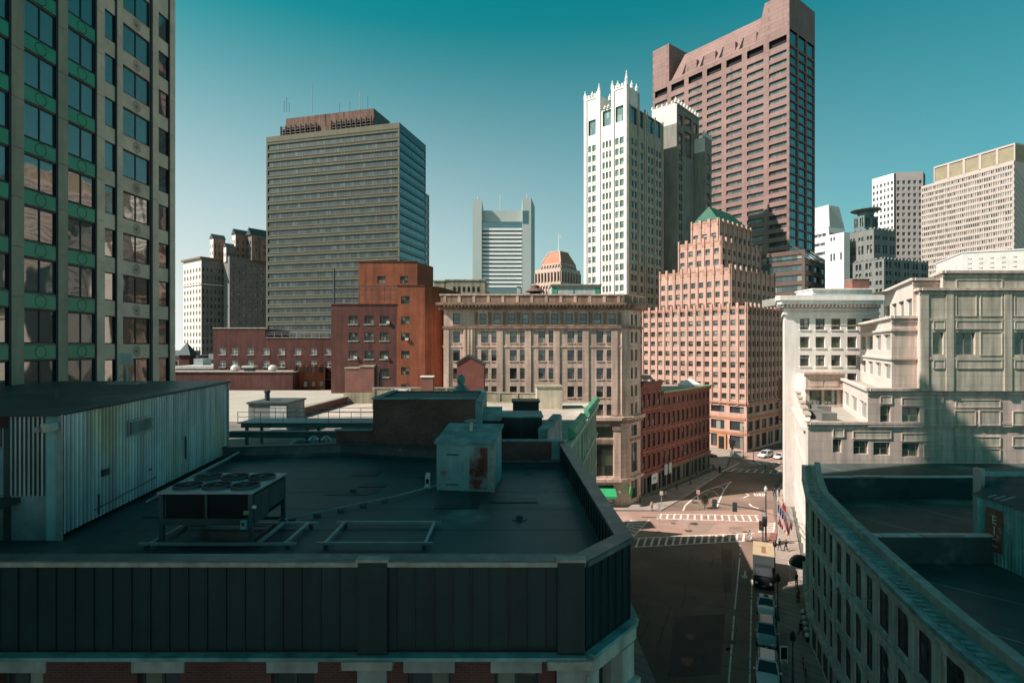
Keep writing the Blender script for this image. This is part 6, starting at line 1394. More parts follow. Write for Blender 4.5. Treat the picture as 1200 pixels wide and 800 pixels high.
FLd, FRd, zd = dblock(1013, YD + 9, 1000, 1029, 252, 66, 2, 2, [(254.5, 265)], mat("teal lantern", (.13, .19, .19), .6), False)
b = MB(); q = [FLd.a, FLd.b, FRd.b, Vector(back_of(FLd, FRd))]; ctr = sum(q, Vector((0, 0))) / 4
b.lathe([(2.6, zd), (2.6, PZ(246, YD + 9)), (4.0, PZ(246, YD + 9)), (4.9, PZ(244.6, YD + 9)), (4.9, PZ(243.6, YD + 9)), (.6, PZ(241.6, YD + 9))], mat("teal lantern", (.13, .19, .19)), 16, tuple(ctr)); b.build("disc_roof", dd)
b = MB(); b.tube((*ctr, PZ(242, YD)), (*ctr, PZ(235, YD)), .35, mCopperD, 6); b.tube((ctr.x - 1.5, ctr.y, PZ(242, YD)), (ctr.x - 1.5, ctr.y, PZ(238.5, YD)), .12, mCopperD, 5); b.build("finial", dd)
wn.finish(dd, 90)
t = thing("stone_building", "bright white sunlit slab wing in front of the banded tower, left of the deco block", "building", (PX(980, 196), 196, 0)); Y = 199; wn = Wins()
Fw, Fw2 = corner(989, Y, 330, 967, 996); z1 = PZ(272, Y); oo = []
for x in (974, 977.5, 985.5): oo.append((Fw.sx(x) - .35, Fw.sx(x) + .35, PZ(304, Y), PZ(295, Y))); wn.add(Fw, Fw.sx(x), PZ(304, Y), .7, PZ(295, Y) - PZ(304, Y), (1, 2), mFrG, gDark, .3)
for x in (974, 977.5): oo.append((Fw.sx(x) - .35, Fw.sx(x) + .35, PZ(280, Y), PZ(275.5, Y))); wn.add(Fw, Fw.sx(x), PZ(280, Y), .7, PZ(275.5, Y) - PZ(280, Y), (1, 1), mFrG, gDark, .3)
b = MB(); wall(b, Fw, 0, z1, oo, mN, .3); wall(b, Fw2, 0, z1, [], mN); shell(b, Fw, Fw2, 0, z1, mN, mRoofG); b.build("wall", t); wn.finish(t)
# pinkish grey rounded tower with sun painted left face
YR = 430; mRw = mat("sun painted precast", (.80, .78, .75), .7, .06, .1); mRg = mat("pinkish grey precast", (.42, .37, .35), .7, .08, .1)  # left face is a whiter copy of the precast, painted as sunlit
rt = thing("office_tower", "tall pinkish punched window tower with sun painted left face and dark corner slot", "tower", (PX(1047, YR), YR, 0)); wn = Wins()
FL, FR0 = corner(1047.5, YR, 330, 1022, 1049.5); zt = PZ(203, YR); zl = PZ(204, YR)
FRx = Fac(FR0.b, FR0.b + Vector((20, -1.9))); FRy = Fac(FRx.b, FRx.b + Vector((8.4, 9)))
oL = []; oR = []; oS = []
for Fc, n, oo in ((FL, 6, oL), (FRx, 5, oR)):
    cw_ = Fc.L / n
    wn.grid(oo, Fc, [(cw_ * (i + .5) - cw_ * .29, cw_ * (i + .5) + cw_ * .29) for i in range(n)], [(zt - 8.3 - i * 5, zt - 5.6 - i * 5) for i in range(20)], style=(2, 1), fm=mFrD, gm=gDark, inset=.5)
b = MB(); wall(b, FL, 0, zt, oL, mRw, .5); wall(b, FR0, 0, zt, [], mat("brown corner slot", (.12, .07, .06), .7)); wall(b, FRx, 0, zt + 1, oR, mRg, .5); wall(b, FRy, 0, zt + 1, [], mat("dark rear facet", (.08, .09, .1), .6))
b.poly([(*FL.a, zt - .2), (*FL.b, zt - .2), (*FRx.a, zt - .2), (*FRx.b, zt - .2), (*FRy.b, zt - .2), (FRy.b.x, FRy.b.y + 12, zt - .2)], mRoofG); b.build("wall", rt); wn.finish(rt, 98)
# big gridded block on the far right
YB = 330; mB = mat("pinkish white concrete grid", (.50, .42, .385), .75, .06, .1)
bb = thing("office_tower", "wide pinkish white gridded office block with boxed tan roof screen at right", "tower", (PX(1190, YB), YB, 0)); wn = Wins()
Yc = 345; FL, FR = corner(1188, Yc, 395, 1079.5, 1214); zt = PZ(189, Yc); oL = []; pb_ = 4.0; nb_ = 42
gB = glass("grid block glass", (.05, .05, .045), .25, pb=.62, blind=(.55, .52, .48)); 
for i in range(28):
    z = zt - 4.2 - i * pb_
    if z < 40: break
    oL.append((.6, FL.L - .6, z, z + 2.3)); wn.add(FL, FL.L / 2, z, FL.L - 1.2, 2.3, (nb_, 1), mB, gB, .35, name='ribbon_window')
b = MB(); wall(b, FL, 0, zt, oL, mB, .45); wall(b, FR, 0, zt, [], mB); shell(b, FL, FR, 0, zt, mB, mRoofG); b.build("wall", bb)
b = MB(); n = nb_
for i in range(n + 1): b.fbox(FL, .6 + (FL.L - 1.2) * i / n - .14, .6 + (FL.L - 1.2) * i / n + .14, -.3, .25, 30, zt - 1.2, mB)
for i in range(28): b.fbox(FR, -.4, .35, .003, .5, zt - 4.4 - i * pb_, zt - 2.5 - i * pb_, mB)
b.build("fin", bb)
b = MB(); FLs = Fac(FL.p(FL.L * .12, -3), FL.p(FL.L * .985, -3)); zs = zt + 11
b.fbox(FLs, 0, FLs.L, -14, -.2, zt, zs, mat("tan roof screen", (.30, .25, .17), .8, .15, .2))
for i in range(6): 
    d = FLs.L * i / 5; b.fbox(FLs, max(0, d - .7), min(FLs.L, d + .7), -.199, .3, zt, zs, mB)
b.fbox(FLs, 0, FLs.L, -14.2, .35, zs, zs + 1.1, mB); b.fbox(FLs, 0, FLs.L, -.198, .3, zt, zt + 1.4, mB); b.build("roof_screen", bb); wn.finish(bb, 60)
# low white blocky building before it
YW = 135; lw = thing("white_building", "low bright white block with rows of tiny slit windows at right", "building", (PX(1128, YW), YW, 0)); wn = Wins()
FL, FR = corner(1128, YW, 860, 1097, 1215); zt = PZ(296.5, YW); oL = []; oR = []; mLW = mat("white painted block", (.76, .74, .70), .85, .08, .6, brick=((.70, .68, .64), (.58, .56, .52), .8, .35))
for x in (1112.5, 1121): oL.append((FL.sx(x) - .3, FL.sx(x) + .3, PZ(320, YW), PZ(310, YW))); wn.add(FL, FL.sx(x), PZ(320, YW), .6, PZ(310, YW) - PZ(320, YW), (1, 1), mFrG, gDark, .4)
for x in (1137, 1150, 1163, 1176.5, 1190, 1203):
    for dx in (-1.6, 0, 1.6):
        for y in (304, 309.5, 315, 320): c = FR.sx(x + dx); oR.append((c - .09, c + .09, PZ(y + 1, YW) , PZ(y - .6, YW))); wn.add(FR, c, PZ(y + 1, YW), .18, PZ(y - .6, YW) - PZ(y + 1, YW), (1, 1), mFrG, gDark, .2)
b = MB(); wall(b, FL, 0, zt, oL, mWhite, .3); wall(b, FR, 0, zt, oR, mLW, .25); shell(b, FL, FR, 0, zt, mWhite, mRoofW); b.build("wall", lw); b = MB(); cap_band(b, (FL, FR), zt, zt + .3, .15, mWhite); b.build("coping", lw); wn.finish(lw)

# ================================================================ white cornice building
mWc = mat("white painted stone", (.82, .79, .75), .8, .08, .4, streak=.12)
YWc = 100; wb = thing("white_building", "white painted stone block with heavy overhanging cornice across the street", "building", (PX(960, YWc), YWc, 0)); wn = Wins()
FW = Fac((PX(919.5, YWc), YWc), (PX(1030, YWc), YWc)); zt = PZ(354, YWc); oo = []; FWl = Fac((FW.a.x + 5.5, YWc + 12), FW.a)
wn.grid(oo, FW, [(FW.sx(x) - .85, FW.sx(x) + .85) for x in (943, 961.3, 979.7, 998.5, 1016)], [(PZ(386 + d, YWc), PZ(373.3 + d, YWc)) for d in (0, 21.2, 42.7, 64)], style=(2, 2), fm=mFrD, gm=gGreen, inset=.25)
b = MB(); wall(b, FW, 0, zt, oo, mWc, .3); wall(b, FWl, 0, zt, [], mWc)
b.poly([(*FW.b, 0), (FW.b.x, YWc + 14, 0), (FW.b.x, YWc + 14, zt), (*FW.b, zt)], mWc); b.poly([(FW.b.x, YWc + 14, 0), (*FWl.a, 0), (*FWl.a, zt), (FW.b.x, YWc + 14, zt)], mWc)
b.poly([(*FW.a, zt), (*FW.b, zt), (FW.b.x, YWc + 14, zt), (*FWl.a, zt)], mRoofP); b.build("wall", wb)
b = MB(); LW = FW.L
b.fbox(FW, -.4, LW, .004, .35, PZ(368.5, YWc), PZ(366, YWc), mWc); b.fbox(FWl, 0, FWl.L + .3, .004, .35, PZ(368.5, YWc), PZ(366, YWc), mWc)
b.fbox(FW, -.5, LW, -.3, .5, PZ(361, YWc), PZ(357.5, YWc), mat("painted cornice shadow", (.42, .32, .26), .8)); b.fbox(FW, -1.2, LW, -.4, 1.2, PZ(357, YWc), PZ(352.5, YWc), mWc); b.fbox(FWl, 0, FWl.L + 1.1, -.4, 1.2, PZ(357, YWc), PZ(352.5, YWc), mWc); b.fbox(FW, -1.5, LW, -.4, 1.5, PZ(352.4, YWc), PZ(347, YWc), mWc); b.fbox(FWl, 0, FWl.L + 1.4, -.4, 1.5, PZ(352.4, YWc), PZ(347, YWc), mWc)  # brown band under the cornice paints its shadow
for i in range(26): b.fbox(FW, -.8 + i * (LW + .5) / 26, -.5 + i * (LW + .5) / 26, .501, 1.0, PZ(360, YWc), PZ(357.2, YWc), mWc)
b.build("cornice", wb)
for o in oo: b = MB(); b.fbox(FW, o[0] - .15, o[1] + .15, -.02, .14, o[2] - .2, o[2] - .002, mWc); b.build("window_sill", wb)
b = MB(); b.box(PX(952, 106), PX(1022, 106), 106, 112, zt, PZ(339.5, 106), mWc); b.box(PX(951, 106), PX(1023, 106), 105.7, 112.3, PZ(339.5, 106), PZ(338, 106), mWc); b.box(PX(931, YWc), PX(1026, YWc), 101, 113, zt, PZ(345, YWc), mat("roof edge slate", (.3, .3, .27), .8)); b.build("penthouse", wb)
b = MB(); b.box(PX(997, 107), PX(1017, 107), 106.5, 109, PZ(338.2, 107), PZ(327.5, 107), mBrickP); b.box(PX(996.6, 107), PX(1017.4, 107), 106.4, 109.1, PZ(327.5, 107), PZ(326.8, 107), mCopL); b.build("chimney", wb)
wn.finish(wb)

# ================================================================ beige stepped building
mV = mat("pinkish beige precast", (.56, .45, .39), .8, .14, .25, streak=.25, brick=((.53, .425, .37), (.48, .385, .332), 2.6, 1.25)); mVw = mat("sun painted beige return", (.66, .60, .55), .8, .08, .3); mVg = mat("beige green weathered panel", (.46, .42, .345), .85, .14, .3, streak=.32, brick=((.44, .40, .325), (.395, .355, .288), 2.6, 1.25))  # returns get a lighter beige that has the sunlight painted in
YV = 74; vb = thing("stepped_building", "pinkish beige stepped office building with terraces over the granite roof", "building", (60, 74, 0)); wn = Wins()
sd = Vector((.45, 1)).normalized()
def side(x, Y, length): A = Vector((PX(x, Y), Y)); return Fac(A + sd * length, A)
zT0, zT1, zT2, zT3 = PZ(497, YV), PZ(457.5, YV), PZ(373, YV), PZ(328, YV)
XR = 96.0
def vblock(x_left, Yf, zlo, zhi, len_, nside, rs, fw, pan=(), x_right=None, m=mV):
    """front at depth Yf from photo column x_left; side wall runs up the street"""
    A = Vector((PX(x_left, Yf), Yf)); xr = Vector((x_right if x_right else XR, Yf)); Fr = Fac(A, xr); Fs = Fac(A + sd * len_, A); oF = []; oS = []
    for (a, c, z0_, z1_, kind) in fw:
        s0, s1 = Fr.sx(a), Fr.sx(c); 
        if kind == 'w': oF.append((s0, s1, z0_, z1_)); wn.add(Fr, (s0 + s1) / 2, z0_, s1 - s0, z1_ - z0_, (2 if s1 - s0 > 1.6 else 1, 2), mFrG, gGreen, .3, sub=True)
    cw_ = len_ / max(nside, 1)
    for i in range(nside):
        for z0_, z1_ in rs:
            a = cw_ * i + cw_ * .13; c = cw_ * (i + 1) - cw_ * .13; oS.append((a, c, z0_, z1_)); wn.add(Fs, (a + c) / 2, z0_, c - a, z1_ - z0_, (2, 1), mFrW, gSash, .35)
    b = MB(); wall(b, Fr, zlo, zhi, oF, m, .3); wall(b, Fs, zlo, zhi, oS, mVw, .4)
    E = A + sd * len_
    b.poly([(*E, zlo), (XR, E.y, zlo), (XR, E.y, zhi), (*E, zhi)][::-1], mV); b.poly([(*A, zhi - .25), (*xr, zhi - .25), (xr.x, E.y, zhi - .25), (*E, zhi - .25)], mRoofW)
    b.build("wall", vb); p = MB()
    for (a, c, z0_, z1_, kind) in fw:
        s0, s1 = Fr.sx(a), Fr.sx(c)
        if kind == 'p':
            p.fbox(Fr, s0, s1, .004, .05, z0_, z1_, mVg); 
            for q in ((s0 - .12, s0, z0_ - .1, z1_ + .1), (s1, s1 + .12, z0_ - .1, z1_ + .1), (s0, s1, z1_, z1_ + .12), (s0, s1, z0_ - .12, z0_)): p.fbox(Fr, q[0], q[1], .004, .13, q[2], q[3], m)
    if p.v: p.build("blank_panel", vb)
    c_ = MB(); c_.fbox(Fr, -.35, Fr.L, -.3, .35, zhi, zhi + .35, mV); c_.fbox(Fs, 0, Fs.L + .3, -.3, .35, zhi, zhi + .35, mVw); c_.fbox(Fr, -.15, Fr.L, .004, .18, zhi - .5, zhi - .2, m); c_.build("coping", vb)
    return Fr, Fs
vz = lambda y: PZ(y, YV)
# ground block along the street, level 0 terrace
Fr0, Fs0 = vblock(947, YV, 0, zT0, 26, 0, [], [(976, 986, vz(530), vz(514.5), 'w'), (1000, 1017.5, vz(532), vz(516.5), 'w'), (1023.5, 1043, vz(533), vz(518), 'w'), (1057, 1077, vz(535), vz(519), 'w'), (976.5, 988, vz(511), vz(503), 'p'), (1000, 1043, vz(513), vz(505.5), 'p'), (1057, 1103, vz(516), vz(508), 'p'), (1120, 1171, vz(522), vz(512), 'p'), (1083, 1104, vz(535), vz(521), 'p'), (1121, 1142, vz(538), vz(526), 'p'), (1148, 1171, vz(538), vz(526), 'p'), (1187, 1230, vz(522), vz(512), 'p')])
vblock(1017, YV - .3, zT0 - .3, zT1, 25, 3, [(vz(494), vz(473))], [(1031.5, 1043.5, vz(496.5), vz(475.5), 'w'), (1057, 1078, vz(496.5), vz(477), 'w'), (1083, 1104, vz(497), vz(479), 'p'), (1119, 1142, vz(497), vz(481), 'p'), (1148, 1171, vz(497), vz(481), 'p'), (1187, 1230, vz(497), vz(482), 'p'), (1032, 1044, vz(472), vz(464), 'p'), (1057, 1104, vz(474), vz(466), 'p'), (1120, 1171, vz(476), vz(468.5), 'p')])
FrB, FsB = vblock(1045, YV + .5, zT1 - .3, zT2, 26, 4, [(vz(446), vz(427)), (vz(411), vz(391))], [], m=mV, x_right=PX(1078, YV) + .3)
for y in (386, 420): 
    b = MB(); b.fbox(FrB, -.2, FrB.L, .004, .25, vz(y + 1.5), vz(y - 1), mV); b.fbox(FsB, 0, FsB.L + .2, .004, .25, vz(y + 1.5), vz(y - 1), mVw); b.build("belt_course", vb)
mwin = []
for (y0, y1, k1) in ((344, 370, 'p'), (389.5, 415.5, 'w'), (435, 461, 'w'), (481, 503, 'p')):
    for (a, c, kk) in ((1120.5, 1143, k1), (1149, 1173, 'p'), (1189, 1212, k1), (1217, 1240, 'p')):
        mwin.append((a, c, vz(y1), vz(y0), kk))
for (y0, y1) in ((389.5, 415), (434.5, 460)): mwin.append((1093, 1106, vz(y1), vz(y0), 'w'))
for y in (331, 376.5, 422, 467.5):
    mwin.append((1121, 1173, vz(y + 8.5), vz(y), 'p')); mwin.append((1189, 1240, vz(y + 8.5), vz(y), 'p'))
for y in (376.5, 422): mwin.append((1094, 1106, vz(y + 8.5), vz(y), 'p'))
mwin = [w_ for w_ in mwin if w_[2] > zT1]
FrM, _ = vblock(1078, YV - .75, zT1 - .002, zT3 - 1.5 + .0, 2.4, 0, [], [w_ for w_ in mwin if w_[3] < zT3 - 1.8], m=mVg)
vblock(1070, YV + .8, zT2 - .3, zT3, 19, 4, [(vz(370.5), vz(348))], [], m=mV, x_right=PX(1106, YV) + .5)
FrT, _ = vblock(1105, YV - .6, zT3 - 1.51, PZ(321, YV), 4, 0, [], [(1121, 1173, zT3 - 1.2, zT3 - .1, 'p')], m=mVg)
for s0 in (1078.5, 1108, 1176, 1216): b = MB(); a = FrM.sx(s0); b.fbox(FrM, a, a + 1.0, .004, .16, zT1, zT3 - 1.6, mVg); b.build('pilaster', vb)
b = MB()
for y in (377, 422): b.fbox(FrM, 0, FrM.L, .005, .12, vz(y - 1) , vz(y - 3.5), mVg)
b.build("belt_course", vb)
# back wall of the terrace with two windows
A = Vector((PX(944, 97), 97)); Fb = Fac(A, (PX(990, 97), 97)); oo = []; z1 = PZ(438, 97)
for x0, x1 in ((948.5, 963), (966, 981)): oo.append((Fb.sx(x0), Fb.sx(x1), PZ(474, 97), PZ(457, 97))); wn.add(Fb, (Fb.sx(x0) + Fb.sx(x1)) / 2, PZ(474, 97), Fb.sx(x1) - Fb.sx(x0), PZ(457, 97) - PZ(474, 97), (3, 2), mFrG, gGreen, .35, sub=True)
b = MB(); wall(b, Fb, zT0 - .4, z1, oo, mV, .35); b.poly([(*Fb.a, z1), (*Fb.b, z1), (Fb.b.x, 102, z1), (Fb.a.x, 102, z1)], mV); b.poly([(Fb.a.x, 102, 0), (*Fb.a, 0), (*Fb.a, z1), (Fb.a.x, 102, z1)], mVw)
b.fbox(Fb, -.5, Fb.L, .004, .9, PZ(456, 97), PZ(454.5, 97), mV); b.fbox(Fb, -.5, Fb.L, -.3, .6, z1, z1 + .35, mV)
for x0, x1 in ((948, 964), (966, 982)): b.fbox(Fb, Fb.sx(x0), Fb.sx(x1), .004, .12, PZ(452.5, 97), PZ(445, 97), mV)
b.build("terrace_wall", vb)
for (x, y, Y) in ((952, 484, 82), (958, 478, 88), (963, 490, 79)): b = MB(); b.box(PX(x, Y), PX(x, Y) + 2.2, Y, Y + 2.2, zT0 - .2, zT0 + .9, mRoofG); b.build("roof_unit", vb)
# street front with stepped parapet, cornices, piers and windows (sunlit side)
oS = []; Fs = Fs0; nS = 6; cw_ = Fs.L / nS
for i in range(nS):
    for z0_, h_ in ((.5, 3.4), (5.6, 2.6), (9.6, 2.6), (13.6, 2.4)):
        a = cw_ * i + cw_ * .22; c = cw_ * (i + 1) - cw_ * .22; 
        wn.add(Fs, (a + c) / 2, z0_, c - a, h_, (2, 2), mFrG, gSash, -.05)
b = MB()
for z, o_, h_ in ((4.5, .5, .4), (12.7, .4, .3), (zT0 - .9, .9, .5)): b.fbox(Fs, 0, Fs.L, .004, o_, z, z + h_, mVw)
for i in range(nS + 1): b.fbox(Fs, max(0, cw_ * i - .4), min(Fs.L, cw_ * i + .4), .005, .3, 0, zT0 - .9, mVw)
for i in range(5): 
    d = Fs.L - 2 - i * 5; b.fbox(Fs, d - 2.4, d, -.4, .1, zT0 + .351, zT0 + 1.0 + .35 * i, mVw); b.fbox(Fs, d - 2.6, d + .2, -.5, .4, zT0 + 1.0 + .35 * i, zT0 + 1.25 + .35 * i, mV)
b.build("street_cornice", vb)
wn.finish(vb, 98)

# ================================================================ granite building, curved street front
mX = mat("grey granite", (.60, .58, .53), .85, .2, .6, streak=.25); mXd = mat("dark granite trim", (.50, .49, .45), .85, .2, .6, streak=.3)
xb_ = thing("granite_building", "grey granite building with long curved street front and broad tarred roof", "building", (30, 40, 0)); wn = Wins(); ZC = 14.6
gX = glass("old sash glass", (.008, .012, .014), mirror=.08, wave=.05, pb=.1, blind=(.12, .14, .13))
b = MB(); hb_ = MB(); corn = MB(); cop = MB(); pilb = MB()
segs = list(zip(FACX[1:-1], FACX[2:])); Fsegs = []
bigset = {0, 1, 2}
for k, (p, q) in enumerate(segs):
    Fc = Fac(q, p); Fsegs.append(Fc)      # seen from the street: left end is the far one
    n = max(2, int(round(Fc.L / (2.65 if k < 3 else 2.3)))); cw_ = Fc.L / n; wd = 1.6 if k < 3 else 1.3; oo = []
    for i in range(n):
        c = cw_ * (i + .5)
        for z0_, h_ in ((10.9, 2.7), (7.1, 2.7), (3.9, 2.3)): oo.append((c - wd / 2, c + wd / 2, z0_, z0_ + h_)); wn.add(Fc, c, z0_, wd, h_, (2, 3), mFrD, gX, .05, sub=True)
        oo.append((c - cw_ * .4, c + cw_ * .4, .3, 2.9)); wn.add(Fc, c, .3, cw_ * .8, 2.6, (2, 1), mFrD, gX, .05, name='shop_window')
        for z0_, h_ in ((10.9, 2.7), (7.1, 2.7), (3.9, 2.3)):
            hoods = MB(); r_ = wd / 2; nn = 8; zc_ = z0_ + h_ - r_ * .55
            pts = [(c - r_ * math.cos(math.pi * j / nn), zc_ + r_ * .55 * math.sin(math.pi * j / nn)) for j in range(nn + 1)]
            b.poly([Fc.P(c - r_, -.02, zc_)] + [Fc.P(a, -.02, z) for a, z in pts[1:nn // 2 + 1]] + [Fc.P(c - r_, -.02, z0_ + h_ + .0)], mX)
            b.poly([Fc.P(a, -.02, z) for a, z in pts[nn // 2:]] + [Fc.P(c + r_, -.02, z0_ + h_), Fc.P(c, -.02, z0_ + h_)], mX)
            for j in range(nn):
                t0 = math.pi * j / nn; t1 = math.pi * (j + 1) / nn; ra, rb = r_ + .02, r_ + .2
                A_ = [(c - ra * math.cos(t0), zc_ + ra * .6 * math.sin(t0)), (c - ra * math.cos(t1), zc_ + ra * .6 * math.sin(t1)), (c - rb * math.cos(t1), zc_ + .08 + rb * .7 * math.sin(t1)), (c - rb * math.cos(t0), zc_ + .08 + rb * .7 * math.sin(t0))]
                hoods.hexa([Fc.P(a, .003, z) for a, z in A_] + [Fc.P(a, .07, z) for a, z in A_], mXd)
            for sgn in (-1, 1): e_ = c + sgn * (r_ + .11); hoods.fbox(Fc, e_ - .1, e_ + .1, .003, .06, z0_ - .1, zc_ + .06, mXd)
            hoods.build('window_hood', xb_); hoods = MB(); hoods.fbox(Fc, c - r_ - .25, c + r_ + .25, .003, .12, z0_ - .25, z0_ - .08, mXd); hoods.build('window_sill', xb_)
    wall(b, Fc, 0, ZC - .6, oo, mX, .13)
    for z, o_, h_ in ((10.35, .1, .18), (6.5, .1, .18), (3.1, .4, .4)): hb_.fbox(Fc, 0, Fc.L, .004, o_, z, z + h_, mXd)
    pilb = MB(); pilb.fbox(Fc, -.3, .3, .005, .1, 0, ZC - .8, mX); pilb.build('pilaster', xb_)
    dz = .005 * (k % 2); corn.fbox(Fc, -.1, Fc.L + .1, -.3, .15 + dz, ZC - 1.1 - dz, ZC - .6, mXd); corn.fbox(Fc, -.15, Fc.L + .15, -.3, .35 + dz, ZC - .599, ZC - .3 + dz, mXd); corn.fbox(Fc, -.2, Fc.L + .2, -.9 - dz, .5 + dz, ZC - .29 + dz, ZC + dz, mCopperD)
    nn = int(Fc.L / .55)
    for i in range(nn): corn.fbox(Fc, i * Fc.L / nn + .12, i * Fc.L / nn + .36, -.5, .05, ZC + .012, ZC + .07, mCopperD)
    npc = max(2, int(Fc.L / 1.7))
    for i in range(npc): cop.fbox(Fc, i * Fc.L / npc + .012, (i + 1) * Fc.L / npc - .012, -1.45, -.85, ZC - .2, ZC + .5 + (.012 if i % 2 else 0), mat("granite coping block", (.33, .33, .30), .85, .2, .8, streak=.2))
FB_ = Fac(FACX[1], FACX[0]); wall(b, FB_, 0, ZC - .6, [], mX)
b.build("wall", xb_); hb_.build("belt_course", xb_); corn.build("cornice", xb_); cop.build("coping", xb_)
inn = [(p[0] + 1.3, p[1]) for p in FACX[1:]]
def xin(y):
    for (x0, y0), (x1, y1) in zip(inn[:-1], inn[1:]):
        if y0 <= y <= y1: return x0 + (x1 - x0) * (y - y0) / (y1 - y0)
    return inn[-1][0]
b = MB()
def deck(y0, y1, z, m):
    pts = [(xin(y0), y0)] + [p for p in inn if y0 < p[1] < y1] + [(xin(y1), y1), (95, y1), (95, y0)]
    b.poly([(x, y, z) for x, y in pts], m)
deck(8.1, 43.3, 12.0, mMembrane); deck(43.4, 60.3, 12.35, mMembrane2); deck(60.4, 66.8, 13.3, mMembrane2)
b.poly([(xin(66.8), 66.8, 13.3), (95, 66.8, 13.3), (95, 74, 13.3), (39.5, 74, 13.3)], mMembrane2); b.build("roof_deck", xb_)
for y, z, xr in ((43.3, 14.2, 39.5), (60.3, 14.75, 52.5)):
    b = MB(); c_ = MB(); x0 = xin(y) - .3; b.box(x0, xr, y, y + .45, 11.8, z - .1, mMembrane)
    for i in range(6): a = x0 + (xr - x0) * i / 6; c_.box(a + .03, x0 + (xr - x0) * (i + 1) / 6 - .03, y - .1, y + .55, z - .1, z + (.012 * (i % 3)), mat('pale ridge coping', (.42, .44, .43), .6, .2, 1))
    m0 = x0 + (xr - x0) * (.4 if y < 50 else .2); c_.box(m0, m0 + 3.2, y - .35, y + .1, z + .03, z + .16, mGalv); b.build("fire_wall", xb_); c_.build("fire_wall_coping", xb_)
b = MB()
for i, (p, q) in enumerate((((25, 56), (31, 44)), ((31, 59), (39, 45)), ((40, 59.5), (44, 52)), ((20, 41), (30, 31)), ((28, 42), (37, 33)), ((40, 73), (46, 61)), ((52, 73), (56, 62)))):
    z = 12.36 if 43.5 < p[1] < 60.2 else 12.01 if p[1] < 43.5 else 13.31; f_ = Fac(p, q); b.poly([f_.P(0, -.06, z), f_.P(f_.L, -.06, z), f_.P(f_.L, .06, z), f_.P(0, .06, z)][::-1], mat("sealed roof seam", (.26, .28, .25), .6)); 
b.build("roof_seam", xb_)
wn.finish(xb_, 98)
bh2 = thing("roof_bulkhead", "grey panelled roof bulkhead with pale corner post on the granite roof", "roof structure", (45, 46, 12)); b = MB(); x0 = PX(1147, 46.5); b.box(x0 + .28, 70, 46.6, 46.95, 12.0, 18.3, mat("grey teal panel", (.13, .17, .17), .7, .2, .5, streak=.3)); b.build("wall", bh2)
for i in range(8): pass
b = MB(); b.box(x0, x0 + .34, 46.3, 47.1, 12.0, 18.7, mGalv); b.build("corner_post", bh2); b = MB(); b.box(x0 + .3, 70, 46.35, 46.58, 18.1, 18.5, mCopperD); b.box(x0 + .36, 70, 46.6, 47.05, 18.31, 18.6, mRoofG); b.build("coping", bh2)
ms = thing("roof_shed", "teal corrugated shed with rusty lettered panel on the granite roof", "shed", (39, 42, 12)); Pa, Pb = Vector((37.6, 44.8)), Vector((37.9, 33)); FSs = Fac(Pa, Pb)
b = MB(); d = 0; zt_ = 16.9
while d < FSs.L:
    e_ = min(d + .3, FSs.L); pts = [(d, .05), (d + .13, .05), (d + .17, 0), (d + .26, 0), (e_, .05)]
    for (a, ta), (c, tc) in zip(pts[:-1], pts[1:]): b.poly([FSs.P(a, ta, 12), FSs.P(c, tc, 12), FSs.P(c, tc, zt_), FSs.P(a, ta, zt_)], mat("teal corrugated sheet", (.12, .30, .31), .5, .3, .6, streak=.4, mottle=((.22, .36, .36), .8, .55)))
    d += .3
b.poly([(37.6, 44.8, 12), (37.6, 44.8, zt_), (41.5, 45.2, 18.0), (45, 45.6, zt_), (45, 45.6, 12)], mTealP); b.build("corrugated_wall", ms)
b = MB(); rf = mat("dark shed roofing", (.045, .06, .065), .5, .25, .5, streak=.3)
b.poly([(37.35, 45.2, zt_), (37.65, 32.8, zt_), (42, 33, 18.3), (41.5, 45.6, 18.3)], rf); b.poly([(41.5, 45.6, 18.3), (42, 33, 18.3), (46, 33, zt_), (45.5, 45.6, zt_)], rf)
for i in range(3): yy = 44 - i * .55; b.poly([(37.7, yy, zt_ + .12), (37.7, yy - .15, zt_ + .12), (39.6, yy - .15, 17.6), (39.6, yy, 17.6)][::-1], mGalv)
b.build("roof", ms)
b = MB(); b.fbox(FSs, .9, 2.3, .06, .12, 13.0, 16.3, mat("rust red panel", (.17, .065, .045), .8, .3, 1.2, mottle=((.30, .22, .18), 2, .6))); o = b.build("letter_panel", ms)
def letters(txt, Fc, s_, z, size, m, parent, t=.13, rotz=0):
    cu_ = bpy.data.curves.new("letters", 'FONT'); cu_.body = txt; cu_.size = size; cu_.align_x = 'CENTER'; cu_.extrude = .008; cu_.materials.append(m)
    to = bpy.data.objects.new("letters", cu_); COL.objects.link(to); dg = bpy.context.evaluated_depsgraph_get(); me = bpy.data.meshes.new_from_object(to.evaluated_get(dg)); bpy.data.objects.remove(to)
    o = bpy.data.objects.new("lettering", me); COL.objects.link(o); attach(o, parent); x, y = Fc.p(s_, t); o.matrix_basis = Matrix.Translation((x, y, z)) @ Matrix.Rotation(Fc.rot, 4, 'Z') @ Matrix.Rotation(R(90), 4, 'X'); return o
mLet = mat("faded letter paint", (.45, .45, .40), .8, .3, 3)
for ch_, z in (("E", 15.15), ("I", 14.35), ("C", 13.4)): letters(ch_, FSs, 1.65, z, .95, mLet, ms)
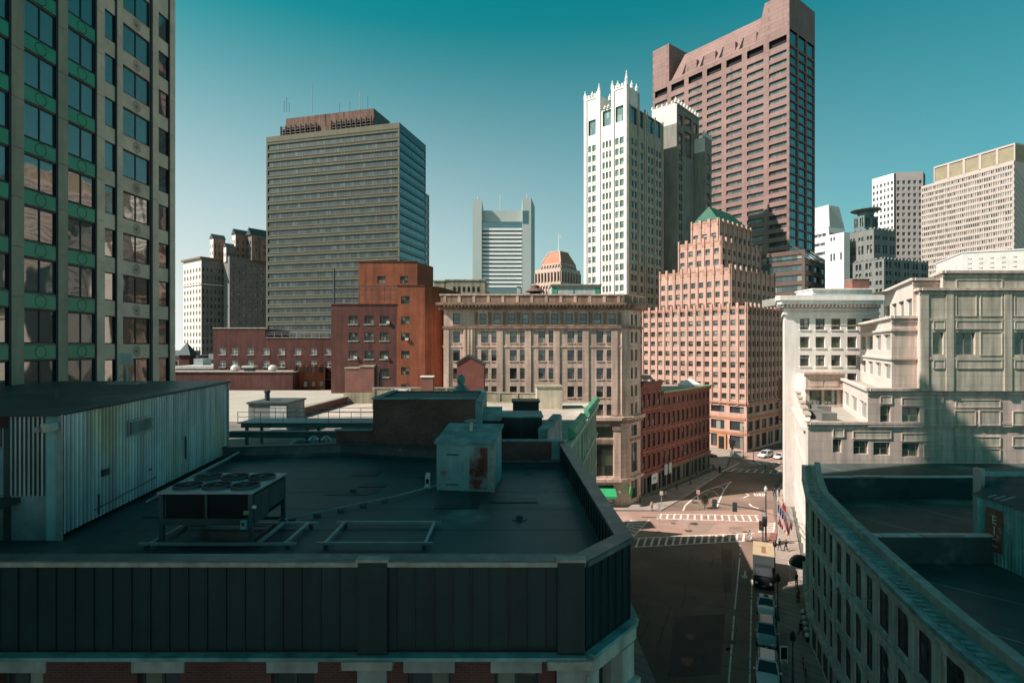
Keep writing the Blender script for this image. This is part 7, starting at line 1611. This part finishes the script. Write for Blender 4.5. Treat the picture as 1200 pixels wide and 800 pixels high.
# ================================================================ vehicles
def paint(name, rgb, rough=.25):
    m = mat(name, rgb, rough, .06, 1.5, spec=.6); bs = m.node_tree.nodes["Principled BSDF"]; bs.inputs["Coat Weight"].default_value = .6; bs.inputs["Coat Roughness"].default_value = .06; return m
mTyre = mat("tyre rubber", (.015, .015, .015), .85); mRim = mat("alloy rim", (.35, .35, .36), .35, metal=.8); gCar = glass("car glass", (.006, .009, .011), mirror=.02, pb=0, wave=0)
mLamp = mat("headlamp lens", (.75, .76, .74), .15, .05, spec=.7); mTail = mat("tail lamp", (.35, .02, .02), .3); mBlk = mat("black trim", (.02, .02, .022), .5)
def make_car(name, label, L, W, H, body, suv=True, group=None, sign=False):
    t = thing(name, label, "car", (0, 0, 0), group); hl = L / 2; hw = W / 2; belt = H * (.60 if suv else .62); hood = belt - .08
    b = MB(); st = [(-hl, .80, .42, belt - .22), (-hl + .10, .92, .30, belt - .04), (-hl * .55, 1, .24, belt), (0, 1, .22, belt), (hl * .32, 1, .22, belt - .02), (hl * .62, .98, .24, hood - .03), (hl - .25, .90, .28, hood - .16), (hl, .72, .38, hood - .34)]
    rings = []
    for x, k, zb, zt in st:
        w_ = hw * k; rings.append([(x, -w_ * .9, zb), (x, -w_, zb + .12), (x, -w_, (zb + zt) / 2 + .05), (x, -w_ * .95, zt - .03), (x, -w_ * .8, zt + .015), (x, 0, zt + .035), (x, w_ * .8, zt + .015), (x, w_ * .95, zt - .03), (x, w_, (zb + zt) / 2 + .05), (x, w_, zb + .12), (x, w_ * .9, zb)])
    for r0, r1 in zip(rings[:-1], rings[1:]):
        for j in range(11): j2 = (j + 1) % 11; b.poly([r0[j], r0[j2], r1[j2], r1[j]], body)
    b.poly(rings[0], body); b.poly(rings[-1][::-1], body); o = b.build("body", t)
    bm = bmesh.new(); bm.from_mesh(o.data); bmesh.ops.remove_doubles(bm, verts=bm.verts, dist=1e-4); bmesh.ops.recalc_face_normals(bm, faces=bm.faces); bm.to_mesh(o.data); bm.free(); o.data.polygons.foreach_set("use_smooth", [True] * len(o.data.polygons)); 
    # greenhouse: base and roof outlines
    xr0, xr1 = (-hl * .90, hl * .42) if suv else (-hl * .62, hl * .40); tr0, tr1 = (-hl * .80, hl * .10) if suv else (-hl * .34, hl * .08)
    wb_, wt_ = hw * .90, hw * .74; zb, zt = belt - .03, H - .05
    base = [(xr0, -wb_, zb), (xr1, -wb_, zb), (xr1, wb_, zb), (xr0, wb_, zb)]; top = [(tr0, -wt_, zt), (tr1, -wt_, zt), (tr1, wt_, zt), (tr0, wt_, zt)]
    names = ("side_window", "windshield", "side_window", "rear_window")
    for i in range(4):
        b = MB(); j = (i + 1) % 4; b.poly([base[i], base[j], top[j], top[i]], gCar); b.build(names[i], t)
    b = MB(); b.hexa([(tr0 - .06, -wt_ - .03, zt - .02), (tr1 + .06, -wt_ - .03, zt - .02), (tr1 + .06, wt_ + .03, zt - .02), (tr0 - .06, wt_ + .03, zt - .02), (tr0 + .12, -wt_ + .12, H), (tr1 - .12, -wt_ + .12, H), (tr1 - .12, wt_ - .12, H), (tr0 + .12, wt_ - .12, H)], body)
    for i in range(4): b.tube(base[i], top[i], .05, body, 5)
    for sgn in (-1, 1):
        for f in (.45, .72): 
            p = Vector(base[0]).lerp(Vector(base[1]), f); q = Vector(top[0]).lerp(Vector(top[1]), f + .05); b.tube((p.x, sgn * abs(p.y), p.z), (q.x, sgn * abs(q.y), q.z), .035, mBlk, 4)
    b.build("roof", t, bevel=.0)
    if suv:
        b = MB()
        for sgn in (-1, 1): b.tube((tr0 + .2, sgn * wt_ * .9, H + .04), (tr1 - .2, sgn * wt_ * .9, H + .04), .025, mBlk, 5)
        b.build("roof_rail", t)
    for x in (-hl * .62, hl * .63):
        for sgn in (-1, 1):
            b = MB(); r_ = .36 if suv else .33; b.tube((x, sgn * (hw - .22), r_), (x, sgn * (hw + .01), r_), r_, mTyre, 18); wh = b.build("wheel", t)
            b = MB(); b.tube((x, sgn * (hw + .011), r_), (x, sgn * (hw + .025), r_), r_ * .62, mRim, 14); b.build("rim", wh)
    for sgn in (-1, 1):
        b = MB(); b.hexa([(hl - .22, sgn * hw * .55 - .16, hood - .42), (hl - .02, sgn * hw * .55 - .16, hood - .42), (hl - .02, sgn * hw * .55 + .16, hood - .42), (hl - .22, sgn * hw * .55 + .16, hood - .42), (hl - .32, sgn * hw * .6 - .17, hood - .18), (hl - .08, sgn * hw * .6 - .17, hood - .24), (hl - .12, sgn * hw * .6 + .17, hood - .24), (hl - .32, sgn * hw * .6 + .17, hood - .18)], mLamp); b.build("headlight", t)
        b = MB(); b.box(-hl - .01, -hl + .12, sgn * hw * .62 - .14, sgn * hw * .62 + .14, belt - .35, belt - .12, mTail); b.build("taillight", t)
        b = MB(); b.box(hl * .30, hl * .30 + .14, sgn * (hw + .09) - .09, sgn * (hw + .09) + .09, belt - .02, belt + .14, body); b.build("wing_mirror", t, bevel=.02)
    b = MB(); b.box(hl - .08, hl + .02, -hw * .36, hw * .36, .42, hood - .42, mBlk); b.build("grille", t)
    b = MB(); b.box(hl + .021, hl + .03, -.16, .16, .36, .46, mWhite); b.build("number_plate", t)
    if sign: b = MB(); b.box(-hl * .14, hl * .0, -.22, .22, H - .01, H + .14, mBlk); b.build("roof_sign", t, bevel=.02)
    return t
def put(t, x, y, ang): t.location = (x, y, .006); t.rotation_euler = (0, 0, ang); return t
AST = math.atan2(-1, -.45)            # facing down the street towards the viewer
pW = paint("white car paint", (.72, .73, .72)); pT = paint("teal silver car paint", (.30, .40, .41)); pR = paint("dark red car paint", (.16, .02, .025)); pK = paint("black car paint", (.02, .021, .023))
put(make_car("parked_car", "white estate car with broad roof nearest the viewer at the kerb", 4.7, 1.9, 1.72, pW), 22.3, 48.4, AST)
put(make_car("parked_car", "teal silver off road car parked between the two white cars at the kerb", 4.6, 1.88, 1.72, pT), 25.15, 54.8, AST)
put(make_car("parked_car", "white saloon car with dark roof sign parked in front of the box truck", 4.6, 1.8, 1.46, pW, False, sign=True), 27.9, 60.9, AST)
fx, fy = GP(897, 535.5); put(make_car("parked_car", "white off road car facing out of the far side street by the salmon tower", 4.9, 2.0, 1.8, pW), fx, fy, R(215))
fx, fy = GP(913.5, 537); put(make_car("parked_car", "small white saloon right of the off road car by the salmon tower", 4.4, 1.8, 1.45, pW, False), fx, fy, R(222))
fx, fy = GP(836, 535.5); put(make_car("parked_car", "dark red car emerging behind the long red brick row", 4.7, 1.85, 1.5, pR, False), fx - 1.5, fy, R(-8))
# box truck
tk = thing("box_truck", "box truck with tan cargo roof and black cab facing the viewer", "truck", (0, 0, 0)); mTan = mat("tan truck roof", (.48, .38, .25), .7, .12, .8, mottle=((.40, .31, .2), .9, .58)); mTk = mat("shade painted truck box", (.055, .07, .07), .6)  # box sides coloured dark to stand for the shade on them
b = MB(); b.box(-3.6, 1.35, -1.2, 1.2, .9, 3.42, mTk); b.build("cargo_box", tk, bevel=.03)
b = MB(); b.box(-3.62, 1.37, -1.22, 1.22, 3.42, 3.5, mTan); b.box(-1.9, .6, -.25, .25, 3.502, 3.512, mat("rusty roof strip", (.30, .16, .10), .8)); b.build("cargo_roof", tk)
b = MB(); b.hexa([(1.5, -1.1, .55), (3.35, -1.1, .55), (3.35, 1.1, .55), (1.5, 1.1, .55), (1.5, -1.08, 1.5), (3.3, -1.08, 1.4), (3.3, 1.08, 1.4), (1.5, 1.08, 1.5)], pK); b.hexa([(1.5, -1.05, 1.501), (2.9, -1.05, 1.5), (2.9, 1.05, 1.5), (1.5, 1.05, 1.501), (1.55, -.95, 2.45), (2.35, -.95, 2.42), (2.35, .95, 2.42), (1.55, .95, 2.45)], pK); b.build("cab", tk, bevel=.04)
b = MB(); b.poly([(2.93, -.95, 1.55), (2.93, .95, 1.55), (2.44, .85, 2.33), (2.44, -.85, 2.33)], gCar); b.build("windshield", tk)
for sgn in (-1, 1):
    b = MB(); b.box(3.34, 3.42, sgn * .8 - .14, sgn * .8 + .14, .75, 1.0, mLamp); b.build("headlight", tk)
    b = MB(); b.box(2.6, 2.72, sgn * 1.25 - .1, sgn * 1.25 + .1, 1.55, 2.0, mBlk); b.tube((2.66, sgn * 1.05, 1.6), (2.66, sgn * 1.22, 1.7), .02, mBlk, 5); b.build("wing_mirror", tk)
    for x in (-2.3, 2.45):
        b = MB(); b.tube((x, sgn * .85, .45), (x, sgn * 1.12, .45), .45, mTyre, 18); wh = b.build("wheel", tk); b = MB(); b.tube((x, sgn * 1.121, .45), (x, sgn * 1.14, .45), .25, mRim, 12); b.build("rim", wh)
b = MB(); b.box(-3.5, 3.2, -.5, .5, .5, .9, mBlk); b.box(3.36, 3.46, -1.1, 1.1, .45, .68, mBlk); b.build("chassis", tk)
b = MB(); b.box(3.461, 3.47, -.2, .2, .5, .62, mWhite); b.build("number_plate", tk)
put(tk, 31.2, 68.8, AST)

# ================================================================ street furniture
def pole(b, x, y, h, r_=.08, r2=.05, m=None): b.tube((x, y, .1), (x, y, h), r_, m or mSteelD, 8, r2); b.lathe([(r_ * 2, .1), (r_ * 2, .4), (r_ * 1.2, .55)], m or mSteelD, 10, (x, y))
def signal_head(parent, x, y, z, face, nm="signal_head"):
    b = MB(); d = Vector(face).normalized(); n = Vector((-d.y, d.x)); 
    q = [Vector((x, y)) + n * a + d * c for a, c in ((-.2, -.15), (.2, -.15), (.2, .15), (-.2, .15))]
    b.hexa([(*p, z) for p in q] + [(*p, z + 1.15) for p in q], mBlk)
    q = [Vector((x, y)) + n * a - d * .17 for a in (-.32, .32)]; q2 = [p - d * .02 for p in q[::-1]]; q = q + q2
    b.hexa([(*p, z - .12) for p in q] + [(*p, z + 1.27) for p in q], mSteelD); o = b.build(nm, parent)
    for k, m in enumerate((mat("dim green lens", (.02, .10, .05), .3), mat("dim amber lens", (.14, .08, .01), .3), mat("dim red lens", (.14, .015, .01), .3))):
        b = MB(); c = Vector((x, y)) + d * .151; b.tube((*c, z + .2 + k * .37), (*(c + d * .05), z + .2 + k * .37), .12, m, 12); b.build("lens", o)
px_, py_ = 36.7, 80.2
ts = thing("traffic_signal", "tall traffic signal mast with long arm reaching over the crossing", "traffic light", (px_, py_, .14)); b = MB(); pole(b, px_, py_, 8.0, .14, .09); b.build("pole", ts)
b = MB(); b.tube((px_, py_, 5.1), (px_ - 7.6, py_ + .4, 6.3), .09, mSteelD, 8, .05); b.build("mast_arm", ts); signal_head(ts, px_ - 7.3, py_ + .35, 5.5, (.3, 1)); signal_head(ts, px_ - 4.4, py_ + .25, 5.1, (.3, 1)); signal_head(ts, px_ - .35, py_, 2.9, (-1, .2)); signal_head(ts, px_ + .0, py_ + .4, 3.0, (.2, 1))
b = MB(); b.lathe([(.06, 7.9), (.2, 8.0), (.26, 8.35), (.14, 8.6), (.03, 8.75)], mWhiteM, 12, (px_, py_)); b.build("lamp_head", ts)
t = thing("signal_pole", "shorter dark signal post standing just left of the tall mast", "traffic light", (36.0, 79.6, .14)); b = MB(); pole(b, 36.0, 79.6, 5.6, .1, .07); b.build("pole", t); signal_head(t, 35.75, 79.5, 2.6, (-.4, -1)); b = MB(); b.box(35.7, 36.3, 79.4, 79.45, 4.6, 5.2, mWhiteM); b.build("sign_plate", t)
def street_lamp(label, x, y, h, arm=None, globe=True):
    t = thing("street_lamp", label, "street lamp", (x, y, .14)); b = MB(); pole(b, x, y, h, .09, .05); b.build("pole", t); b = MB()
    if globe: b.lathe([(.08, h), (.2, h + .1), (.25, h + .45), (.15, h + .7), (.04, h + .85)], mBlk, 10, (x, y))
    else: b.tube((x, y, h), (x + arm, y, h + .3), .05, mSteelD, 6); b.box(x + arm - .3, x + arm + .3, y - .12, y + .12, h + .22, h + .36, mGalv)
    b.build("lamp_head", t); return t
for x, y, h, lab in ((911.5, 728, 4.2, "slim black lantern post on the pavement beside the parked cars"), (929, 806, 4.0, "black lantern post nearest the viewer on the right pavement"), (908, 683, 4.4, "dark lantern post behind the box truck by the kerb")):
    X_, Y_ = GP(x, y); street_lamp(lab, X_, Y_, h)
for x, y, h, lab in ((809, 568, 6.4, "tall grey lamp post on the pavement before the long red row"), (883, 541, 6.5, "thin lamp post at the far corner by the salmon tower side")):
    X_, Y_ = GP(x, y); street_lamp(lab, X_, Y_, h, -1.2, False)
for x, y, h, lab, sc_ in ((775, 594, 3.0, "pale narrow sign post on the pavement below the narrow red house", 0), (818, 597, 3.6, "post with pink sign plates on the painted island", 1), (772.5, 612, 3.2, "thin sign post on the near left corner", 0)):
    X_, Y_ = GP(x, y); t = thing("sign_post", lab, "sign", (X_, Y_, 0)); b = MB(); b.tube((X_, Y_, 0), (X_, Y_, h), .05, mGalv, 6); b.build("post", t)
    b = MB(); b.box(X_ - .3, X_ + .3, Y_ - .09, Y_ - .055, h - .8, h - .1, mat("pink sign", (.6, .36, .33), .7) if sc_ else mWhiteM); 
    b.build("sign_plate", t)
X_, Y_ = GP(858, 536); t = thing("traffic_signal", "cluster of signal heads on a post before the salmon tower door", "traffic light", (X_, Y_, 0)); b = MB(); pole(b, X_, Y_, 5.2, .1); b.build("pole", t); signal_head(t, X_ - .5, Y_, 3.6, (-.5, -1)); signal_head(t, X_ + .5, Y_, 3.2, (.5, -1)); signal_head(t, X_, Y_ - .3, 2.2, (0, -1))
b = MB(); b.box(-.9, .9, -.4, .4, 0, 1.7, mWhiteM); b.box(-1, 1, -.5, .5, 1.7, 1.8, mGalv); o = b.build("kiosk_cabinet", bevel=.0); o.location = (*GP(863.5, 537), .14); tag(o, "white boxy street cabinet at the foot of the salmon tower", "cabinet")
X_, Y_ = GP(871, 536); t = thing("street_lamp", "slim double bracket lamp post right of the white street cabinet", "street lamp", (X_, Y_, 0)); b = MB(); pole(b, X_, Y_, 7.5, .09); b.build("pole", t); b = MB(); b.tube((X_ - .8, Y_, 6.6), (X_ + .8, Y_, 6.9), .05, mSteelD, 6); b.lathe([(.1, 7.5), (.2, 7.6), (.1, 8)], mBlk, 8, (X_, Y_)); b.build("lamp_head", t)
# flag staffs on the granite building
def flag(label, rx, ry, rz, dx, dy, dz, kind):
    t = thing("flag", label, "flag", (rx, ry, rz)); a = Vector((rx, ry, rz)); e = a + Vector((dx, dy, dz)); b = MB(); b.tube(a, e, .06, mWhiteM, 8, .04); b.lathe([(.09, e.z), (.11, e.z + .1), (.02, e.z + .2)], mat("gilt ball", (.5, .4, .15), .4), 8, (e.x, e.y)); b.build("staff", t)
    red = mat("flag red", (.50, .04, .05), .8); wht = mat("flag white", (.75, .73, .70), .8); blu = mat("flag blue", (.03, .05, .16), .8); b = MB()
    n, k = (13, 10) if kind == 'us' else (3, 10); W_, H_ = (1.5, 2.7) if kind == 'us' else (1.3, 2.6)
    h0 = a.lerp(e, .50); h1 = a.lerp(e, .95); hv = h1 - h0
    def pt(u, v):       # u along the staff (hoist), v down the fly; hangs in folds
        p = h0 + hv * u; 
        return Vector((p.x - .1 + .22 * math.sin(v * 7 + u * 3) * v, p.y + .25 * math.sin(v * 5 + u * 5) * v, p.z - v * H_ * (1 - .12 * u)))
    for i in range(n):
        for j in range(k):
            m = (red if i % 2 == 0 else wht) if kind == 'us' else ((wht, wht, red)[i])
            if kind == 'us' and i >= 6 and j < 4: m = blu
            q = [pt(i / n, j / k), pt((i + 1) / n, j / k), pt((i + 1) / n, (j + 1) / k), pt(i / n, (j + 1) / k)]; b.poly(q, m)
    if kind == 'us':
        for i in range(3):
            for j in range(5): p = pt((6.9 + i * 2.2) / n, (.4 + j * .75) / k); b.box(p.x - .035, p.x + .035, p.y - .06, p.y + .06, p.z - .035, p.z + .035, wht)
    o = b.build("cloth", t); return t
flag("striped flag with blue starred corner hanging from a slanted staff over the pavement", 35.9, 68.0, 5.2, -3.2, .3, 4.6, 'us')
flag("white and red flag on the second slanted staff over the pavement", 37.2, 70.4, 5.0, -2.8, .2, 4.4, 'w')
# domed canopy, kerbside board, bicycles, planters
X_, Y_ = GP(932, 680, 2.6); t = thing("entrance_canopy", "dark domed entrance canopy with white rim on the granite front", "canopy", (35.2, 68, 0)); b = MB(); mCan = mat("black canvas", (.02, .022, .024), .7)
cx, cy = 34.6, 66.6; ns = 8
for i in range(ns):
    for j in range(12):
        def sp(a, c): th = math.pi / 2 * a / ns; ph = math.pi * 2 * c / 12; return (cx + 1.25 * math.sin(th) * math.cos(ph), cy + 1.25 * math.sin(th) * math.sin(ph), 2.7 + 1.2 * math.cos(th))
        b.poly([sp(i, j), sp(i, j + 1), sp(i + 1, j + 1), sp(i + 1, j)], mCan)
b.build("dome", t, True); b = MB()
for j in range(24): a0, a1 = 2 * math.pi * j / 24, 2 * math.pi * (j + 1) / 24; b.tube((cx + 1.27 * math.cos(a0), cy + 1.27 * math.sin(a0), 2.7), (cx + 1.27 * math.cos(a1), cy + 1.27 * math.sin(a1), 2.7), .06, mWhite, 5)
b.build("rim", t); b = MB(); 
for sgn in (-1, 1): b.tube((cx - .8, cy + sgn * .8, .14), (cx - .8, cy + sgn * .8, 2.7), .04, mSteelD, 6)
b.build("post", t)
X_, Y_ = GP(918.5, 777); t = thing("pavement_board", "white framed upright board sign on the pavement near the viewer", "sign", (X_, Y_, .14)); b = MB(); b.box(X_ - .35, X_ + .35, Y_ - .05, Y_ + .05, .3, 1.6, mWhite); b.box(X_ - .32, X_ - .24, Y_ - .2, Y_ + .2, .14, .3, mWhite); b.box(X_ + .24, X_ + .32, Y_ - .2, Y_ + .2, .14, .3, mWhite); b.build("frame", t); b = MB(); b.box(X_ - .27, X_ + .27, Y_ - .062, Y_ - .051, .42, 1.5, mBlk); b.build("board", t)
def bicycle(label, x, y, ang, frame):
    t = thing("bicycle", label, "bicycle", (0, 0, 0), "bicycles against the granite front"); 
    for wx in (-.52, .52):
        b = MB()
        for j in range(16): a0, a1 = 2 * math.pi * j / 16, 2 * math.pi * (j + 1) / 16; b.tube((wx + .33 * math.cos(a0), 0, .35 + .33 * math.sin(a0)), (wx + .33 * math.cos(a1), 0, .35 + .33 * math.sin(a1)), .022, mTyre, 5)
        for j in range(6): a0 = math.pi * j / 3; b.tube((wx, 0, .35), (wx + .32 * math.cos(a0), 0, .35 + .32 * math.sin(a0)), .006, mGalv, 3)
        b.build("wheel", t)
    b = MB(); P = {'r': (-.52, 0, .35), 'bb': (-.08, 0, .32), 's': (-.2, 0, .85), 'h': (.36, 0, .88), 'f': (.52, 0, .35)}
    for a, c in (('r', 'bb'), ('bb', 's'), ('s', 'h'), ('bb', 'h'), ('r', 's'), ('h', 'f')): b.tube(P[a], P[c], .022, frame, 6)
    b.build("frame", t); b = MB(); b.box(-.34, -.1, -.07, .07, .88, .94, mBlk); b.build("saddle", t, bevel=.02); b = MB(); b.tube((.36, 0, .88), (.33, 0, 1.02), .018, mGalv, 6); b.tube((.33, -.28, 1.02), (.33, .28, 1.02), .018, mBlk, 6); b.build("handlebar", t)
    t.location = (x, y, .145); t.rotation_euler = (0, 0, ang)
X_, Y_ = GP(941, 783); bicycle("red bicycle leaning by the granite front", X_, Y_, R(65), mat("red bike frame", (.4, .04, .03), .4)); X_, Y_ = GP(944, 797); bicycle("black bicycle standing nearest by the granite front", X_, Y_, R(65), mBlk)
for i in range(5):
    X_, Y_ = GP(941.2 + i * 1.25, 725 + i * 7); b = MB(); b.lathe([(.16, 0), (.2, .45), (.22, .5), (.18, .52)], mBlk, 10); o = b.build("planter_pot", None); b2 = MB(); b2.lathe([(.2, .5), (.26, .65), (.2, .82), (.05, .9)], mWhite, 10); f_ = b2.build("white_flowers", None, True); f_.parent = o; o.location = (X_, Y_, .145)
    tag(o, "black pot of white flowers in the row along the granite front", "planter", "flower pots along the granite front")
# small dark street tree on the island
mLeaf = mat("dark foliage", (.035, .045, .022), .9, .4, 3); tr = thing("street_tree", "small dark bushy tree on the painted island", "tree", (*GP(826, 596), 0)); X_, Y_ = GP(826, 596)
b = MB(); b.tube((X_, Y_, 0), (X_, Y_, 1.2), .07, mat("tree bark", (.06, .045, .035)), 7, .04); 
for k in range(5): a = k * 1.25; b.tube((X_, Y_, .8 + k * .1), (X_ + .5 * math.cos(a), Y_ + .5 * math.sin(a), 1.6 + k * .12), .03, MATS["tree bark"], 5, .01)
b.build("trunk", tr); b = MB(); rg = random.Random(5)
for k in range(900):
    v = Vector((rg.gauss(0, 1), rg.gauss(0, 1), rg.gauss(0, 1))).normalized() * (rg.random() ** .5) * (1 + .25 * math.sin(k)); p = Vector((X_, Y_, 1.75)) + Vector((v.x * .75, v.y * .75, v.z * 1.05)); a = Vector((rg.gauss(0, 1), rg.gauss(0, 1), rg.gauss(0, 1))).normalized() * .09; c = a.orthogonal().normalized() * .06
    b.poly([p - a, p + c, p + a, p - c], mLeaf)
b.build("crown", tr)
# ================================================================ people
skin = mat("skin", (.42, .26, .19), .6); hairm = mat("dark hair", (.03, .022, .018), .8)
PM = {}
def person_mesh(pose):
    if pose in PM: return PM[pose]
    st = .22 if pose == 'walk' else .05
    V = [(0, 0, .95, .15), (0, 0, 1.15, .135), (0, 0, 1.38, .16), (0, 0, 1.50, .06), (0, .02, 1.57, .085), (0, .015, 1.68, .09),
         (-.10, 0, .90, .10), (-.11, st * .9, .50, .07), (-.11, st * .7 - .02, .10, .05), (-.11, st * .7 + .14, .05, .045),
         (.10, 0, .90, .10), (.11, -st * .5, .50, .07), (.11, -st * 1.5, .12, .05), (.11, -st * 1.5 + .14, .05, .045),
         (-.19, 0, 1.42, .065), (-.25, -st * .6, 1.15, .05), (-.25, -st * .5 + .08, .90, .038), (-.25, -st * .5 + .10, .80, .04),
         (.19, 0, 1.42, .065), (.25, st * .6, 1.15, .05), (.25, st * .7 + .08, .90, .038), (.25, st * .7 + .10, .80, .04)]
    E = [(0, 1), (1, 2), (2, 3), (3, 4), (4, 5), (0, 6), (6, 7), (7, 8), (8, 9), (0, 10), (10, 11), (11, 12), (12, 13), (2, 14), (14, 15), (15, 16), (16, 17), (2, 18), (18, 19), (19, 20), (20, 21)]
    me = bpy.data.meshes.new("figure"); me.from_pydata([v[:3] for v in V], E, []); o = bpy.data.objects.new("figure", me); COL.objects.link(o)
    md = o.modifiers.new("skin", 'SKIN'); 
    for i, v in enumerate(V): me.skin_vertices[0].data[i].radius = (v[3], v[3] * (.72 if i < 3 else 1)); me.skin_vertices[0].data[i].use_root = (i == 0)
    o.modifiers.new("sub", 'SUBSURF').levels = 1; o.modifiers["sub"].render_levels = 1
    dg = bpy.context.evaluated_depsgraph_get(); r_ = bpy.data.meshes.new_from_object(o.evaluated_get(dg)); bpy.data.objects.remove(o); PM[pose] = r_; return r_
def person(label, x, y, ang, pose, top, legs, h=1.72, hair=True, group=None):
    me = person_mesh(pose).copy(); me.materials.clear()
    for m in (legs, top, skin, mBlk): me.materials.append(m)
    for p in me.polygons:
        z = p.center.z; p.material_index = 3 if z < .10 else 2 if z > 1.48 or (abs(p.center.x) > .2 and z < .86) else 0 if z < .92 and abs(p.center.x) < .215 else 1; p.use_smooth = True
    o = bpy.data.objects.new("person", me); COL.objects.link(o); tag(o, label, "person", group); s_ = h / 1.75; o.scale = (s_, s_, s_); o.location = (x, y, .145 if ang[1] else .01); o.rotation_euler = (0, 0, ang[0])
    b = MB(); b.lathe([(.088, 1.62), (.10, 1.68), (.095, 1.74), (.06, 1.785), (.01, 1.8)], hairm, 10, (0, .0)); hh = b.build("hair", None, True); hh.parent = o
cBk = mat("black coat", (.02, .02, .022), .9); cBl = mat("blue jeans", (.04, .06, .10), .9); cGr = mat("grey jacket", (.16, .16, .16), .9); cWt = mat("white shirt", (.65, .62, .58), .9); cRd = mat("red jacket", (.40, .06, .05), .9); cYe = mat("mustard coat", (.45, .28, .04), .9); cLb = mat("pale blue jacket", (.25, .32, .36), .9); cTn = mat("tan trousers", (.3, .23, .16), .9); cPk = mat("pinkish top", (.55, .30, .27), .9)
for lab, x, y, a, k, pose, tp, lg in (
    ("person in dark coat walking on the right pavement, left of the pair by the mast", 913.5, 646, 20, 1, 'walk', cBk, cBl), ("person in black coat with arms out, right of the pair by the mast", 921, 647, 20, 1, 'walk', cBk, cBk),
    ("person in dark jacket, left of the far pair on the right pavement", 907.6, 582, 200, 1, 'walk', cBk, cBk), ("person in dark blue trousers, right of the far pair on the right pavement", 913, 582, 200, 1, 'stand', cBk, cBl),
    ("person in mustard coat by the white building wall", 912.4, 599, 0, 1, 'stand', cYe, cBk), ("person in black standing at the stone corner doorway", 750, 592, 90, 1, 'stand', cBk, cBk),
    ("person in pinkish top and dark trousers at the kerb below the red house", 764, 598.5, 180, 1, 'stand', cPk, cBk), ("person in red and white walking before the narrow red house", 780, 585, 60, 1, 'walk', cWt, cRd),
    ("person in dark grey walking along the shopfronts by the pale banner", 793, 576, 40, 1, 'walk', cBk, cBk), ("person in black further along the shopfronts", 816.5, 561.5, 40, 1, 'walk', cBk, cGr),
    ("person in dark jacket waiting at the row's end, shorter of two", 836, 552.5, 120, 1, 'stand', cGr, cBk), ("tall person in black waiting at the row's end by the crossing", 843.5, 555, 120, 1, 'stand', cBk, cBk),
    ("person in pale blue jacket stepping over the near crossing", 878.5, 634.5, 100, 0, 'walk', cLb, cTn), ("person in grey on the far crossing", 897, 552.5, 270, 0, 'walk', cGr, cGr), ("person in white shirt on the far crossing", 906, 552.5, 270, 0, 'walk', cWt, cTn),
    ("person in red jacket beside the granite front below the canopy", 935.5, 708, 20, 1, 'stand', cRd, cBk), ("person in black close to the domed canopy", 933.5, 688, 20, 1, 'stand', cBk, cBk), ("person in dark coat near the flower pots", 938.5, 748, 200, 1, 'walk', cBk, cBl)):
    X_, Y_ = GP(x, y); person(lab, X_, Y_, (R(a), k), pose, tp, lg, 1.66 + (hash(lab[:12]) % 3) * .0 + (.14 if lab.startswith("tall") else 0))
